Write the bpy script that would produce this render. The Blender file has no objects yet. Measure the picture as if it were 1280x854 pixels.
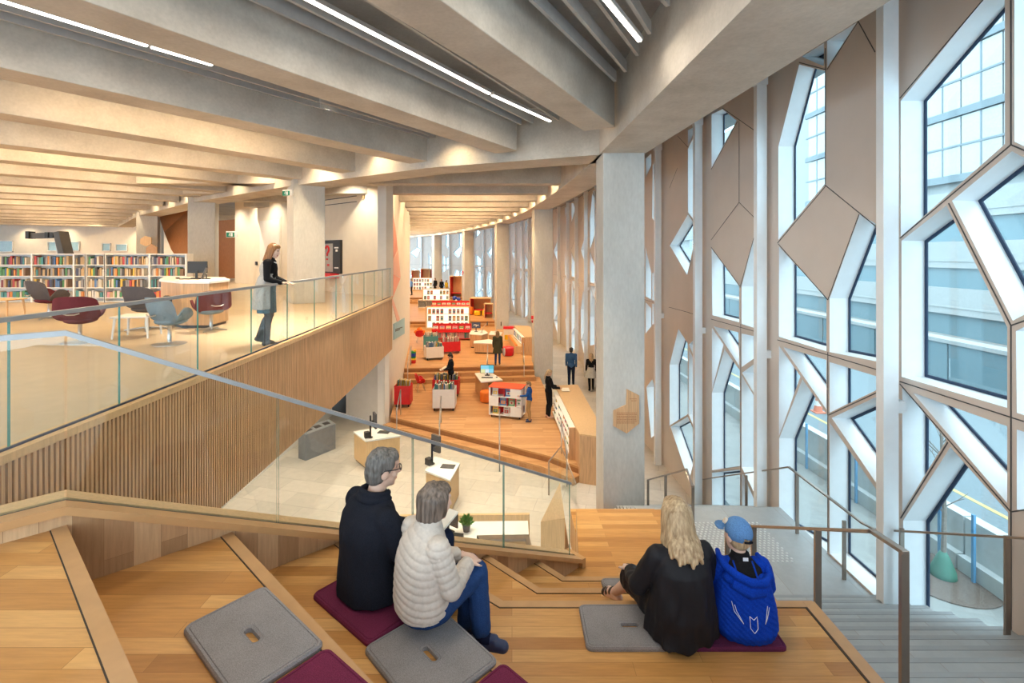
import bpy, bmesh, math, random
from mathutils import Vector, Matrix, Euler, noise
from mathutils.geometry import tessellate_polygon
random.seed(7)
SC = bpy.context.scene
COL = SC.collection
PI = math.pi
F = 612.0; CZ = 6.1; HY = 318.0
H0, RI = 1.45, 0.335
def TZ(k): return CZ - (H0 + RI * k)          # level of amphitheatre tier k
ZT = CZ - 1.5                                  # terrace floor level
ZR = CZ + 2.1                                  # ring beam soffit
ZJ = CZ + 2.26                                 # joist soffit
ZS = CZ + 3.25                                 # slab soffit
P1Z, P2Z, P3Z, P4Z = .36, .9, 1.26, 1.8        # stepped reading platforms
def G(px, py, z):
    d = F * (CZ - z) / (py - HY)
    return Vector(((px - 640) / F * d, d, z))
def DP(px, py, d):
    return Vector(((px - 640) / F * d, d, CZ + (HY - py) / F * d))
# ------------------------------------------------------------------ materials
MATS = {}
def newmat(name):
    m = bpy.data.materials.new(name); m.use_nodes = True
    nt = m.node_tree; nt.nodes.clear()
    out = nt.nodes.new('ShaderNodeOutputMaterial')
    MATS[name] = m
    return m, nt, out
def N(nt, typ, **kw):
    n = nt.nodes.new(typ)
    for k, v in kw.items():
        if k in n.inputs.keys(): n.inputs[k].default_value = v
        else: setattr(n, k, v)
    return n
def c4(c): return (c[0], c[1], c[2], 1)
def ramp(nt, fac, stops):
    r = nt.nodes.new('ShaderNodeValToRGB')
    e = r.color_ramp.elements
    e[0].position, e[0].color = stops[0][0], c4(stops[0][1])
    e[1].position, e[1].color = stops[-1][0], c4(stops[-1][1])
    for p, c in stops[1:-1]:
        x = e.new(p); x.color = c4(c)
    nt.links.new(fac, r.inputs[0])
    return r.outputs[0]
def coords(nt, scale=(1, 1, 1), rot=(0, 0, 0), kind='Object'):
    t = nt.nodes.new('ShaderNodeTexCoord'); mp = nt.nodes.new('ShaderNodeMapping')
    mp.inputs['Scale'].default_value = scale; mp.inputs['Rotation'].default_value = rot
    nt.links.new(t.outputs[kind], mp.inputs[0])
    return mp.outputs[0]
def pbr(nt, out, rough=.5, metal=0, spec=.5):
    b = nt.nodes.new('ShaderNodeBsdfPrincipled')
    b.inputs['Roughness'].default_value = rough; b.inputs['Metallic'].default_value = metal
    b.inputs['Specular IOR Level'].default_value = spec
    nt.links.new(b.outputs[0], out.inputs[0])
    return b
def mixc(nt, fac, a, b, mode='MIX'):
    m = nt.nodes.new('ShaderNodeMix'); m.data_type = 'RGBA'; m.blend_type = mode
    if isinstance(fac, (int, float)): m.inputs[0].default_value = fac
    else: nt.links.new(fac, m.inputs[0])
    for i, v in ((6, a), (7, b)):
        if isinstance(v, tuple): m.inputs[i].default_value = c4(v)
        else: nt.links.new(v, m.inputs[i])
    return m.outputs[2]
def plain(name, col, rough=.5, metal=0, spec=.5, var=.06, scale=8, bump=0, stretch=(1, 1, 1)):
    m, nt, out = newmat(name)
    b = pbr(nt, out, rough, metal, spec)
    nz = N(nt, 'ShaderNodeTexNoise', Scale=scale, Detail=4.0)
    nt.links.new(coords(nt, stretch), nz.inputs['Vector'])
    lo = tuple(max(0, c * (1 - var)) for c in col); hi = tuple(min(1, c * (1 + var)) for c in col)
    nt.links.new(ramp(nt, nz.outputs[0], [(.3, lo), (.7, hi)]), b.inputs['Base Color'])
    if bump:
        bp = N(nt, 'ShaderNodeBump', Strength=bump, Distance=.01)
        nt.links.new(nz.outputs[0], bp.inputs['Height']); nt.links.new(bp.outputs[0], b.inputs['Normal'])
    return m
def fabric(name, col, scale=220, rough=.9, var=.25, bump=.25):
    m, nt, out = newmat(name)
    b = pbr(nt, out, rough, 0, .15)
    v = coords(nt)
    nz = N(nt, 'ShaderNodeTexNoise', Scale=scale, Detail=3.0); nt.links.new(v, nz.inputs['Vector'])
    n2 = N(nt, 'ShaderNodeTexNoise', Scale=5.0, Detail=3.0); nt.links.new(v, n2.inputs['Vector'])
    lo = tuple(c * (1 - var) for c in col); hi = tuple(min(1, c * (1 + var)) for c in col)
    c1 = ramp(nt, nz.outputs[0], [(.3, lo), (.7, hi)])
    c2 = ramp(nt, n2.outputs[0], [(.3, (.88,) * 3), (.7, (1.05,) * 3)])
    nt.links.new(mixc(nt, 1.0, c1, c2, 'MULTIPLY'), b.inputs['Base Color'])
    bp = N(nt, 'ShaderNodeBump', Strength=bump, Distance=.004)
    nt.links.new(nz.outputs[0], bp.inputs['Height']); nt.links.new(bp.outputs[0], b.inputs['Normal'])
    return m
def planks(name, c_lo, c_mid, c_hi, length=1.1, width=.09, rot=0., rough=.35, vertical=False, spec=.4, seam=.25, axes=None):
    m, nt, out = newmat(name)
    b = pbr(nt, out, rough, 0, spec)
    rr = (0, 0, rot)
    if vertical: rr = (PI / 2, 0, 0)
    if axes:
        tcn = nt.nodes.new('ShaderNodeTexCoord'); cb = nt.nodes.new('ShaderNodeCombineXYZ')
        for i_, ax in enumerate(axes):
            dp = N(nt, 'ShaderNodeVectorMath', operation='DOT_PRODUCT'); dp.inputs[1].default_value = ax
            nt.links.new(tcn.outputs['Object'], dp.inputs[0]); nt.links.new(dp.outputs['Value'], cb.inputs[i_])
        v = cb.outputs[0]
    else: v = coords(nt, (1, 1, 1), rr)
    br = N(nt, 'ShaderNodeTexBrick', Scale=1.0)
    br.offset = .37; br.offset_frequency = 2; br.squash = 1
    br.inputs['Color1'].default_value = (0, 0, 0, 1); br.inputs['Color2'].default_value = (1, 1, 1, 1)
    br.inputs['Mortar'].default_value = (.5, .5, .5, 1)
    br.inputs['Mortar Size'].default_value = .0012; br.inputs['Brick Width'].default_value = length; br.inputs['Row Height'].default_value = width
    br.inputs['Bias'].default_value = 0
    nt.links.new(v, br.inputs['Vector'])
    g = N(nt, 'ShaderNodeTexNoise', Scale=4.0, Detail=6.0, Roughness=.65)
    if axes:
        mp_ = nt.nodes.new('ShaderNodeMapping'); mp_.inputs['Scale'].default_value = (1.2, 14, 14); nt.links.new(v, mp_.inputs[0]); v2 = mp_.outputs[0]
    else: v2 = coords(nt, (1.2, 14, 14), rr)
    nt.links.new(v2, g.inputs['Vector'])
    base = ramp(nt, br.outputs[0], [(0, c_lo), (.5, c_mid), (1, c_hi)])
    gr = ramp(nt, g.outputs[0], [(.25, (.80, .78, .76)), (.75, (1.1, 1.1, 1.1))])
    c = mixc(nt, 1.0, base, gr, 'MULTIPLY')
    dk = tuple(x * (1 - seam) for x in c_lo)
    nt.links.new(mixc(nt, br.outputs[1], c, dk), b.inputs['Base Color'])
    return m
def concrete(name, lo, hi, rough=.75, streak=(1, 1, 1)):
    m, nt, out = newmat(name)
    b = pbr(nt, out, rough, 0, .25)
    v = coords(nt, streak)
    a = N(nt, 'ShaderNodeTexNoise', Scale=1.1, Detail=8.0, Roughness=.62); nt.links.new(v, a.inputs['Vector'])
    d = N(nt, 'ShaderNodeTexNoise', Scale=22.0, Detail=4.0); nt.links.new(v, d.inputs['Vector'])
    c1 = ramp(nt, a.outputs[0], [(.3, lo), (.7, hi)])
    c2 = ramp(nt, d.outputs[0], [(.25, (.9, .9, .9)), (.75, (1.04, 1.04, 1.04))])
    nt.links.new(mixc(nt, 1.0, c1, c2, 'MULTIPLY'), b.inputs['Base Color'])
    bp = N(nt, 'ShaderNodeBump', Strength=.12, Distance=.02)
    nt.links.new(d.outputs[0], bp.inputs['Height']); nt.links.new(bp.outputs[0], b.inputs['Normal'])
    return m
def tiles(name, lo, hi, w=1.2, h=.6, rot=0, rough=.35, mortar=(.3, .28, .26), msize=.004):
    m, nt, out = newmat(name)
    b = pbr(nt, out, rough, 0, .4)
    v = coords(nt, (1, 1, 1), (0, 0, rot))
    br = N(nt, 'ShaderNodeTexBrick', Scale=1.0)
    br.inputs['Color1'].default_value = (0, 0, 0, 1); br.inputs['Color2'].default_value = (1, 1, 1, 1); br.inputs['Mortar'].default_value = (.5, .5, .5, 1)
    br.inputs['Mortar Size'].default_value = msize; br.inputs['Brick Width'].default_value = w; br.inputs['Row Height'].default_value = h
    nt.links.new(v, br.inputs['Vector'])
    g = N(nt, 'ShaderNodeTexNoise', Scale=6.0, Detail=8.0, Roughness=.7); nt.links.new(v, g.inputs['Vector'])
    base = ramp(nt, br.outputs[0], [(0, lo), (1, hi)])
    gr = ramp(nt, g.outputs[0], [(.3, (.9, .9, .9)), (.7, (1.06, 1.06, 1.06))])
    c = mixc(nt, 1.0, base, gr, 'MULTIPLY')
    nt.links.new(mixc(nt, br.outputs[1], c, mortar), b.inputs['Base Color'])
    return m
def glass(name, tint=(.93, .97, .96), f0=.05, f1=.75, gl=(1, 1, 1)):
    m, nt, out = newmat(name)
    t = N(nt, 'ShaderNodeBsdfTransparent', Color=c4(tint)); g = N(nt, 'ShaderNodeBsdfGlossy', Roughness=.0, Color=c4(gl))
    lw = N(nt, 'ShaderNodeLayerWeight', Blend=.5)
    p = N(nt, 'ShaderNodeMath', operation='POWER'); p.inputs[1].default_value = 5.0
    nt.links.new(lw.outputs['Facing'], p.inputs[0])
    mu = N(nt, 'ShaderNodeMath', operation='MULTIPLY_ADD'); mu.inputs[1].default_value = f1; mu.inputs[2].default_value = f0
    nt.links.new(p.outputs[0], mu.inputs[0])
    mx = nt.nodes.new('ShaderNodeMixShader')
    nt.links.new(mu.outputs[0], mx.inputs[0]); nt.links.new(t.outputs[0], mx.inputs[1]); nt.links.new(g.outputs[0], mx.inputs[2])
    nt.links.new(mx.outputs[0], out.inputs[0])
    return m
def emit(name, col, st):
    m, nt, out = newmat(name)
    e = N(nt, 'ShaderNodeEmission', Color=c4(col), Strength=st)
    nt.links.new(e.outputs[0], out.inputs[0])
    return m
M = MATS
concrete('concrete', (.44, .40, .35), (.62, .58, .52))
concrete('column_concrete', (.50, .50, .48), (.62, .62, .60), streak=(1, 1, .35))
planks('oak_floor', (.42, .19, .05), (.57, .285, .085), (.69, .395, .145), 1.15, .095)
planks('oak_stage', (.44, .23, .095), (.53, .295, .135), (.60, .355, .175), 1.6, .12)
planks('oak_wall', (.36, .21, .105), (.50, .315, .17), (.62, .42, .24), 2.2, .13, axes=((0, 0, 1), (.744, .668, 0)))
plain('oak_nosing', (.50, .285, .125), .35, var=.07, scale=9)
plain('oak_light', (.66, .44, .23), .4, var=.1, scale=7, stretch=(6, 6, .6))
plain('oak_slat', (.60, .375, .205), .45, var=.20, scale=5, stretch=(8, 8, .4))
plain('slat_back', (.10, .055, .03), .8)
plain('dark_seam', (.05, .035, .025), .8)
plain('brown_wood', (.42, .17, .06), .5, var=.12, scale=5, stretch=(6, 1, 1))
tiles('stone_floor', (.50, .46, .41), (.60, .55, .49), 1.2, .6, .25)
tiles('terrace_floor', (.50, .39, .275), (.55, .43, .305), 1.5, .5, .3, msize=.003, mortar=(.5, .4, .3))
tiles('stone_stair', (.33, .35, .365), (.41, .43, .445), .9, 5, 0, .45)
concrete('corridor_stone', (.50, .50, .49), (.60, .60, .58), .4)
plain('panel_beige', (.64, .565, .51), .5, var=.03, scale=2)
plain('frame_beige', (.56, .47, .40), .45, var=.03)
plain('white_metal', (.84, .86, .88), .35, var=.02)
plain('steel', (.55, .55, .56), .28, .9, var=.05)
plain('bronze_steel', (.36, .31, .27), .35, .8, var=.05)
plain('rail_steel', (.40, .43, .455), .5, .75, var=.04)
plain('gasket', (.012, .035, .085), .5)
plain('white_wall', (.80, .77, .72), .8, var=.03, scale=3)
plain('cream_wall', (.78, .70, .58), .8, var=.03, scale=3)
plain('white_paint', (.82, .81, .79), .4, var=.02)
plain('slat_grey', (.38, .38, .38), .6, var=.06)
plain('slab_dark', (.14, .12, .11), .9)
plain('black', (.015, .015, .017), .45)
plain('dark_grey', (.07, .07, .075), .5)
plain('grey_box', (.20, .21, .23), .5)
plain('red', (.62, .012, .02), .4)
plain('red_orange', (.80, .10, .035), .5)
plain('orange', (.85, .20, .02), .6)
plain('yellow', (.85, .55, .02), .5)
plain('blue_plastic', (.01, .05, .45), .4)
plain('green_plastic', (.02, .30, .06), .4)
plain('sign_green', (.0, .22, .12), .5)
plain('art_pink', (.86, .40, .32), .7, var=.10, scale=.8)
plain('art_pale', (.86, .52, .45), .7, var=.08, scale=.8)
plain('sign_blue', (.33, .56, .68), .6)
fabric('felt_grey', (.27, .255, .26), 260)
fabric('felt_purple', (.15, .022, .060), 260, bump=.15)
fabric('felt_violet', (.13, .025, .075), 260, bump=.15)
fabric('up_grey', (.10, .095, .105), 120)
fabric('up_burgundy', (.13, .03, .04), 120)
fabric('up_blue', (.20, .27, .33), 120)
glass('guard_glass', (.95, .975, .965), .035, .6)
glass('window_glass', (.87, .965, .985), .05, .6)
plain('glass_edge', (.05, .25, .22), .15)
emit('lamp_strip', (1, .93, .82), 9.0)
emit('lamp_case', (1, .88, .68), 1.5)
emit('lamp_spot', (1, .82, .55), 14.0)
# outdoors
plain('asphalt', (.17, .215, .24), .9, var=.12, scale=14)
tiles('paving', (.27, .27, .26), (.32, .32, .31), .4, .2, .3, .8)
plain('barrier_white', (.56, .59, .59), .8, var=.05)
plain('bldg_white', (.36, .38, .385), .8)
plain('bldg_band', (.13, .22, .26), .25, spec=.8)
plain('bldg_pane', (.42, .45, .47), .2, spec=.8)
plain('bldg_line', (.19, .24, .27), .6)
plain('mulch', (.16, .12, .10), 1.0, var=.3, scale=40)
plain('bark', (.25, .21, .18), .9, var=.2, scale=30)
plain('far_pane', (.25, .42, .52), .2, spec=.8)
plain('sign_blue_post', (.10, .30, .52), .6)
plain('leaf', (.06, .20, .035), .6, var=.4, scale=30)
# ------------------------------------------------------------------ mesh helpers
class MB:
    def __init__(s): s.v = []; s.f = []; s.mi = []; s.mats = []
    def mat(s, m):
        if m not in s.mats: s.mats.append(m)
        return s.mats.index(m)
    def add(s, vs, fs, m=None):
        o = len(s.v); s.v += [Vector(p) for p in vs]
        k = s.mat(m) if m else 0
        for f in fs: s.f.append([o + i for i in f]); s.mi.append(k)
    def box(s, c, size, m=None, rz=0., rot=None):
        hx, hy, hz = (x / 2 for x in size)
        R = rot if rot is not None else Matrix.Rotation(rz, 3, 'Z')
        vs = [Vector(c) + R @ Vector((sx * hx, sy * hy, sz * hz)) for sz in (-1, 1) for sy in (-1, 1) for sx in (-1, 1)]
        s.add(vs, [(0, 2, 3, 1), (4, 5, 7, 6), (0, 1, 5, 4), (1, 3, 7, 5), (3, 2, 6, 7), (2, 0, 4, 6)], m)
    def prism(s, poly, z0, z1, m=None, zt=None):
        """plan polygon extruded vertically; zt: optional list of top heights"""
        n = len(poly)
        p = list(poly)
        ar = sum(p[i][0] * p[(i + 1) % n][1] - p[(i + 1) % n][0] * p[i][1] for i in range(n))
        if ar < 0: p.reverse(); zt = list(reversed(zt)) if zt else None
        vs = [(q[0], q[1], z0) for q in p] + [(q[0], q[1], zt[i] if zt else z1) for i, q in enumerate(p)]
        tr = tessellate_polygon([[Vector((q[0], q[1], 0)) for q in p]])
        fs = [tuple(n + i for i in t) for t in tr] + [tuple(reversed(t)) for t in tr]
        fs = []
        for t in tr:
            a, b, c = (p[i] for i in t)
            cw = (b[0] - a[0]) * (c[1] - a[1]) - (b[1] - a[1]) * (c[0] - a[0])
            if cw < 0: t = tuple(reversed(t))
            fs.append(tuple(n + i for i in t)); fs.append(tuple(reversed(t)))
        fs += [(i, (i + 1) % n, n + (i + 1) % n, n + i) for i in range(n)]
        s.add(vs, fs, m)
    def slab(s, poly3, d, m=None):
        """planar 3D polygon extruded by vector d"""
        n = len(poly3); a = [Vector(p) for p in poly3]; b = [p + Vector(d) for p in a]
        tr = tessellate_polygon([a])
        fs = [tuple(t) for t in tr] + [tuple(n + i for i in reversed(t)) for t in tr]
        fs += [(i, n + i, n + (i + 1) % n, (i + 1) % n) for i in range(n)]
        s.add(a + b, fs, m)
    def tube(s, pts, r, m=None, n=8, cap=True):
        pts = [Vector(p) for p in pts]
        rs = r if isinstance(r, (list, tuple)) else [r] * len(pts)
        rings = []
        up = None
        for i, p in enumerate(pts):
            if i == 0: t = pts[1] - p
            elif i == len(pts) - 1: t = p - pts[i - 1]
            else: t = (pts[i + 1] - p).normalized() + (p - pts[i - 1]).normalized()
            t.normalize()
            if up is None: up = t.orthogonal().normalized()
            up = (up - t * up.dot(t)).normalized()
            sd = t.cross(up)
            rings.append([p + (up * math.cos(2 * PI * k / n) + sd * math.sin(2 * PI * k / n)) * rs[i] for k in range(n)])
        vs = [v for R in rings for v in R]
        fs = [(i * n + k, i * n + (k + 1) % n, (i + 1) * n + (k + 1) % n, (i + 1) * n + k) for i in range(len(pts) - 1) for k in range(n)]
        if cap: fs += [tuple(reversed(range(n))), tuple((len(pts) - 1) * n + k for k in range(n))]
        s.add(vs, fs, m)
    def lathe(s, prof, c=(0, 0, 0), m=None, n=20, sx=1, sy=1):
        vs = []; fs = []
        for r, z in prof:
            for k in range(n): vs.append((c[0] + sx * r * math.cos(2 * PI * k / n), c[1] + sy * r * math.sin(2 * PI * k / n), c[2] + z))
        for i in range(len(prof) - 1):
            for k in range(n): fs.append((i * n + k, i * n + (k + 1) % n, (i + 1) * n + (k + 1) % n, (i + 1) * n + k))
        fs += [tuple(reversed(range(n))), tuple((len(prof) - 1) * n + k for k in range(n))]
        s.add(vs, fs, m)
    def loft(s, rings, m=None):
        n = len(rings[0])
        vs = [v for R in rings for v in R]
        fs = [(i * n + k, i * n + (k + 1) % n, (i + 1) * n + (k + 1) % n, (i + 1) * n + k) for i in range(len(rings) - 1) for k in range(n)]
        fs += [tuple(reversed(range(n))), tuple((len(rings) - 1) * n + k for k in range(n))]
        s.add(vs, fs, m)
    def ell(s, c, r, m=None, rot=None, nu=14, nv=8):
        R = rot if rot is not None else Matrix.Identity(3)
        vs = []; fs = []
        c = Vector(c)
        for j in range(1, nv):
            a = PI * j / nv
            for k in range(nu):
                b = 2 * PI * k / nu
                vs.append(c + R @ Vector((r[0] * math.sin(a) * math.cos(b), r[1] * math.sin(a) * math.sin(b), -r[2] * math.cos(a))))
        b0 = len(vs); vs.append(c + R @ Vector((0, 0, -r[2]))); vs.append(c + R @ Vector((0, 0, r[2])))
        for j in range(nv - 2):
            for k in range(nu): fs.append((j * nu + k, j * nu + (k + 1) % nu, (j + 1) * nu + (k + 1) % nu, (j + 1) * nu + k))
        for k in range(nu):
            fs.append((b0, (k + 1) % nu, k)); fs.append((b0 + 1, (nv - 2) * nu + k, (nv - 2) * nu + (k + 1) % nu))
        s.add(vs, fs, m)
    def cone(s, p1, r1, p2, r2, m=None, n=12):
        """closed capsule with two radii"""
        p1 = Vector(p1); p2 = Vector(p2); d = (p2 - p1)
        if d.length < 1e-6: d = Vector((0, 0, 1e-4))
        t = d.normalized()
        pts, rs = [], []
        for a in (-80, -50, -22): pts.append(p1 + t * r1 * math.sin(math.radians(a))); rs.append(r1 * math.cos(math.radians(a)))
        pts += [p1, p2]; rs += [r1, r2]
        for a in (22, 50, 80): pts.append(p2 + t * r2 * math.sin(math.radians(a))); rs.append(r2 * math.cos(math.radians(a)))
        s.tube(pts, rs, m, n)
    def mesh(s, name):
        me = bpy.data.meshes.new(name)
        me.from_pydata([tuple(v) for v in s.v], [], s.f)
        me.update()
        return me
    def build(s, name, m=None, parent=None, smooth=False, bevel=0, loc=None, rz=None, angle=None):
        me = s.mesh(name)
        if s.mats:
            for x in s.mats: me.materials.append(M[x])
            me.polygons.foreach_set('material_index', s.mi)
        elif m: me.materials.append(M[m])
        if smooth: me.polygons.foreach_set('use_smooth', [True] * len(me.polygons))
        o = bpy.data.objects.new(name, me); COL.objects.link(o)
        if parent: o.parent = parent
        if loc is not None: o.location = loc
        if rz is not None: o.rotation_euler = (0, 0, rz)
        if bevel:
            b = o.modifiers.new('b', 'BEVEL'); b.width = bevel; b.segments = 2; b.limit_method = 'ANGLE'; b.angle_limit = .7
        return o
def tag(o, label=None, cat=None, group=None, kind=None):
    if label: o['label'] = label
    if cat: o['category'] = cat
    if group: o['group'] = group
    if kind: o['kind'] = kind
    return o
def thing(name, label, cat, loc=(0, 0, 0), rz=0, group=None):
    o = bpy.data.objects.new(name, None); COL.objects.link(o)
    o.empty_display_size = .1
    o.location = loc; o.rotation_euler = (0, 0, rz)
    return tag(o, label, cat, group)
def struct(o): o['kind'] = 'structure'; return o
def dup(root, loc, rz, label=None, group=None):
    r = root.copy(); COL.objects.link(r); r.location = loc; r.rotation_euler = (0, 0, rz)
    if label: r['label'] = label
    if group: r['group'] = group
    for ch in list(root.children):
        c = ch.copy(); COL.objects.link(c); c.parent = r
        for g in list(ch.children):
            d = g.copy(); COL.objects.link(d); d.parent = c
    return r
def setmat(o, name):
    """own mesh copy in another material"""
    o.data = o.data.copy(); o.data.materials.clear(); o.data.materials.append(M[name])
def rot_to(v):
    return Vector((0, 0, 1)).rotation_difference(Vector(v).normalized()).to_matrix()
def offset_poly(pts, w):
    """offset an open plan polyline to its left by w"""
    out = []
    n = len(pts)
    for i in range(n):
        p = Vector(pts[i][:2])
        d1 = (p - Vector(pts[i - 1][:2])).normalized() if i > 0 else None
        d2 = (Vector(pts[i + 1][:2]) - p).normalized() if i < n - 1 else None
        d1 = d1 or d2; d2 = d2 or d1
        n1 = Vector((-d1.y, d1.x)); n2 = Vector((-d2.y, d2.x))
        b = (n1 + n2).normalized()
        out.append(p + b * (w / max(.3, b.dot(n1))))
    return out
ORD = ['first', 'second', 'third', 'fourth', 'fifth', 'sixth', 'seventh', 'eighth', 'ninth', 'tenth', 'eleventh', 'twelfth'] + ['%dth' % i for i in range(13, 21)] + ['21st', '22nd', '23rd'] + ['%dth' % i for i in range(24, 31)] + ['31st', '32nd', '33rd'] + ['%dth' % i for i in range(34, 41)]
def area(loc, size, power, col=(1, .82, .58), rot=(0, 0, 0), sy=None, spread=PI):
    l = bpy.data.lights.new('lamp light', 'AREA'); l.energy = power; l.color = col
    l.shape = 'RECTANGLE'; l.size = size; l.size_y = sy or size; l.spread = spread
    o = bpy.data.objects.new('lamp light', l); COL.objects.link(o); o.location = loc; o.rotation_euler = rot
    return o
def spot(loc, power, col=(1, .74, .42), ang=2.0, blend=.7, r=.03):
    l = bpy.data.lights.new('downlight beam', 'SPOT'); l.energy = power; l.color = col; l.spot_size = ang; l.spot_blend = blend; l.shadow_soft_size = r
    o = bpy.data.objects.new('downlight beam', l); COL.objects.link(o); o.location = loc
    return o

BOOKC = {'navy': (.03, .05, .14), 'black': (.02, .02, .025), 'red': (.55, .03, .03), 'tan': (.62, .42, .20), 'cream': (.80, .72, .58), 'grey': (.33, .33, .35), 'teal': (.04, .30, .33),
         'blue': (.06, .20, .50), 'yellow': (.85, .58, .05), 'orange': (.80, .28, .04), 'green': (.07, .30, .10), 'maroon': (.25, .03, .05), 'white': (.85, .83, .80), 'brown': (.25, .13, .06), 'purple': (.20, .06, .28), 'pink': (.80, .35, .42)}
for k, c in BOOKC.items(): plain('book_' + k, tuple(x * .78 + .045 for x in c), .55, var=.05)
plain('paper', (.85, .82, .74), .8)
rp = random.Random(21)
KC = ['white', 'red', 'blue', 'yellow', 'green', 'orange', 'teal', 'cream', 'pink', 'grey']
def facebook(w, h, col, name='picture_book'):
    """picture book standing face out with a block of artwork and a title bar on the cover"""
    m = MB(); m.box((0, 0, h / 2), (w, .018, h), 'book_' + col); m.box((0, .003, h / 2), (w - .012, .014, h - .008), 'paper')
    c2 = rp.choice([c for c in KC if c != col]); c3 = rp.choice([c for c in KC if c not in (col, c2)])
    m.box((0, -.0095, h * .40), (w * .7, .002, h * .42), 'book_' + c2); m.box((0, -.0095, h * .82), (w * .6, .002, h * .12), 'book_' + c3)
    m.ell((0, -.0095, h * .40), (w * .18, .003, h * .14), 'book_' + c3, nu=10, nv=6)
    return m

plain('stair_nosing', (.285, .305, .32), .5)
plain('tactile', (.58, .60, .61), .5)
plain('bag_green', (.06, .22, .16), .7)
plain('cone_orange', (.75, .22, .12), .6)
plain('road_yellow', (.55, .46, .18), .8)
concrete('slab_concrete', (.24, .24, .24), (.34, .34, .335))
WORLD_ST = 5.0; BAYP = 130; BAYP2 = 190; NEARP = 12; DLP = 150; KIOP = 1500
# ================================================================== people
plain('skin', (.62, .40, .30), .55, var=.05, scale=20)
plain('skin_pale', (.70, .49, .39), .55, var=.05, scale=20)
plain('lip', (.45, .16, .14), .5); plain('eye', (.05, .035, .03), .3)
def hairmat(name, lo, hi):
    m, nt, out = newmat(name); b = pbr(nt, out, .5, 0, .4)
    nz = N(nt, 'ShaderNodeTexNoise', Scale=60.0, Detail=4.0); nt.links.new(coords(nt, (1, 1, .12)), nz.inputs['Vector'])
    nt.links.new(ramp(nt, nz.outputs[0], [(.3, lo), (.7, hi)]), b.inputs['Base Color'])
    bp = N(nt, 'ShaderNodeBump', Strength=.6, Distance=.006); nt.links.new(nz.outputs[0], bp.inputs['Height']); nt.links.new(bp.outputs[0], b.inputs['Normal'])
hairmat('hair_grey', (.055, .05, .045), (.20, .185, .17)); hairmat('hair_brown_grey', (.06, .045, .035), (.24, .185, .15)); hairmat('hair_blond', (.26, .165, .085), (.62, .47, .29))
hairmat('hair_auburn', (.17, .065, .02), (.36, .17, .06)); hairmat('hair_dark', (.012, .009, .008), (.05, .035, .025)); hairmat('hair_brown', (.12, .065, .03), (.28, .17, .08))
fabric('wool_navy', (.012, .014, .022), 180); fabric('puffer_white', (.62, .56, .50), 60, .55, .06, .08); fabric('denim', (.02, .055, .17), 240); fabric('denim_dark', (.012, .02, .05), 240)
fabric('cotton_black', (.008, .008, .010), 120, .75); fabric('hoodie_blue', (.003, .045, .42), 160); fabric('cap_blue', (.11, .25, .52), 200); fabric('khaki', (.38, .23, .10), 160)
fabric('cardigan_grey', (.46, .45, .43), 120); fabric('tights_grey', (.06, .05, .048), 200); fabric('coat_green', (.05, .05, .03), 100); fabric('tulle_grey', (.48, .50, .50), 60); fabric('shirt_denim', (.04, .11, .26), 160)
fabric('jacket_blue', (.015, .07, .27), 160); fabric('mustard', (.50, .32, .03), 120); fabric('skirt_reflect_teal', (.06, .13, .17), 160); fabric('sock_navy', (.008, .012, .04), 300); plain('shoe_blue', (.02, .035, .10), .45); plain('shoe_brown', (.06, .04, .03), .5)  # the skirt's teal is the glass reflection put into its cloth colour
plain('stitch', (.75, .78, .85), .6)
NS = []
plain('nylon_black', (.009, .009, .013), .62, spec=.3, var=.2)
def bake(mb, name, voxel, smooth=6, post=None):
    me = mb.mesh('tmp'); o = bpy.data.objects.new('tmp', me); COL.objects.link(o)
    r = o.modifiers.new('r', 'REMESH'); r.mode = 'VOXEL'; r.voxel_size = voxel; r.use_smooth_shade = True
    s = o.modifiers.new('s', 'SMOOTH'); s.factor = .5; s.iterations = smooth
    dg = bpy.context.evaluated_depsgraph_get(); ev = o.evaluated_get(dg)
    out = bpy.data.meshes.new_from_object(ev); out.name = name
    bpy.data.objects.remove(o); bpy.data.meshes.remove(me)
    out.materials.clear()
    if post:
        NS[:] = [v.normal.copy() for v in out.vertices]; post(out); out.update()
    out.polygons.foreach_set('use_smooth', [True] * len(out.polygons))
    return out
def part(name, mb, mat, parent, voxel, smooth=6, post=None, label=None):
    me = bake(mb, name, voxel, smooth, post)
    me.materials.append(M[mat])
    o = bpy.data.objects.new(name, me); COL.objects.link(o); o.parent = parent
    if label: o['label'] = label
    return o
V = Vector
def hand(m, wrist, d, nrm, side, curl=.35, s=1.0):
    """palm, four unequal bent fingers and a thumb from the side of the palm. nrm: direction the palm faces"""
    d = V(d).normalized(); nrm = (V(nrm) - d * V(nrm).dot(d)).normalized(); sd = d.cross(nrm) * side      # towards the thumb
    w = V(wrist)
    R = Matrix((sd, d, nrm)).transposed()
    m.ell(w + d * .05 * s, (.040 * s, .054 * s, .016 * s), rot=R, nu=10, nv=6)
    for i, L in enumerate((.068, .078, .072, .056)):
        b = w + d * (.092 - .004 * abs(i - 1)) * s + sd * (.028 - .0185 * i) * s
        d1 = (d + nrm * curl).normalized(); d2 = (d + nrm * curl * 2.6).normalized()
        k = b + d1 * L * .5 * s; e = k + d2 * L * .5 * s
        m.cone(b - d * .02 * s, .0095 * s, k, .0088 * s, n=8); m.cone(k, .0088 * s, e, .0072 * s, n=8)
    b = w + d * .025 * s + sd * .034 * s; k = b + (d * .7 + sd * .7 + nrm * .2).normalized() * .035 * s; e = k + (d * .95 + sd * .2 + nrm * .35).normalized() * .03 * s
    m.cone(b - sd * .012 * s, .013 * s, k, .0105 * s, n=8); m.cone(k, .0105 * s, e, .008 * s, n=8)
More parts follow.
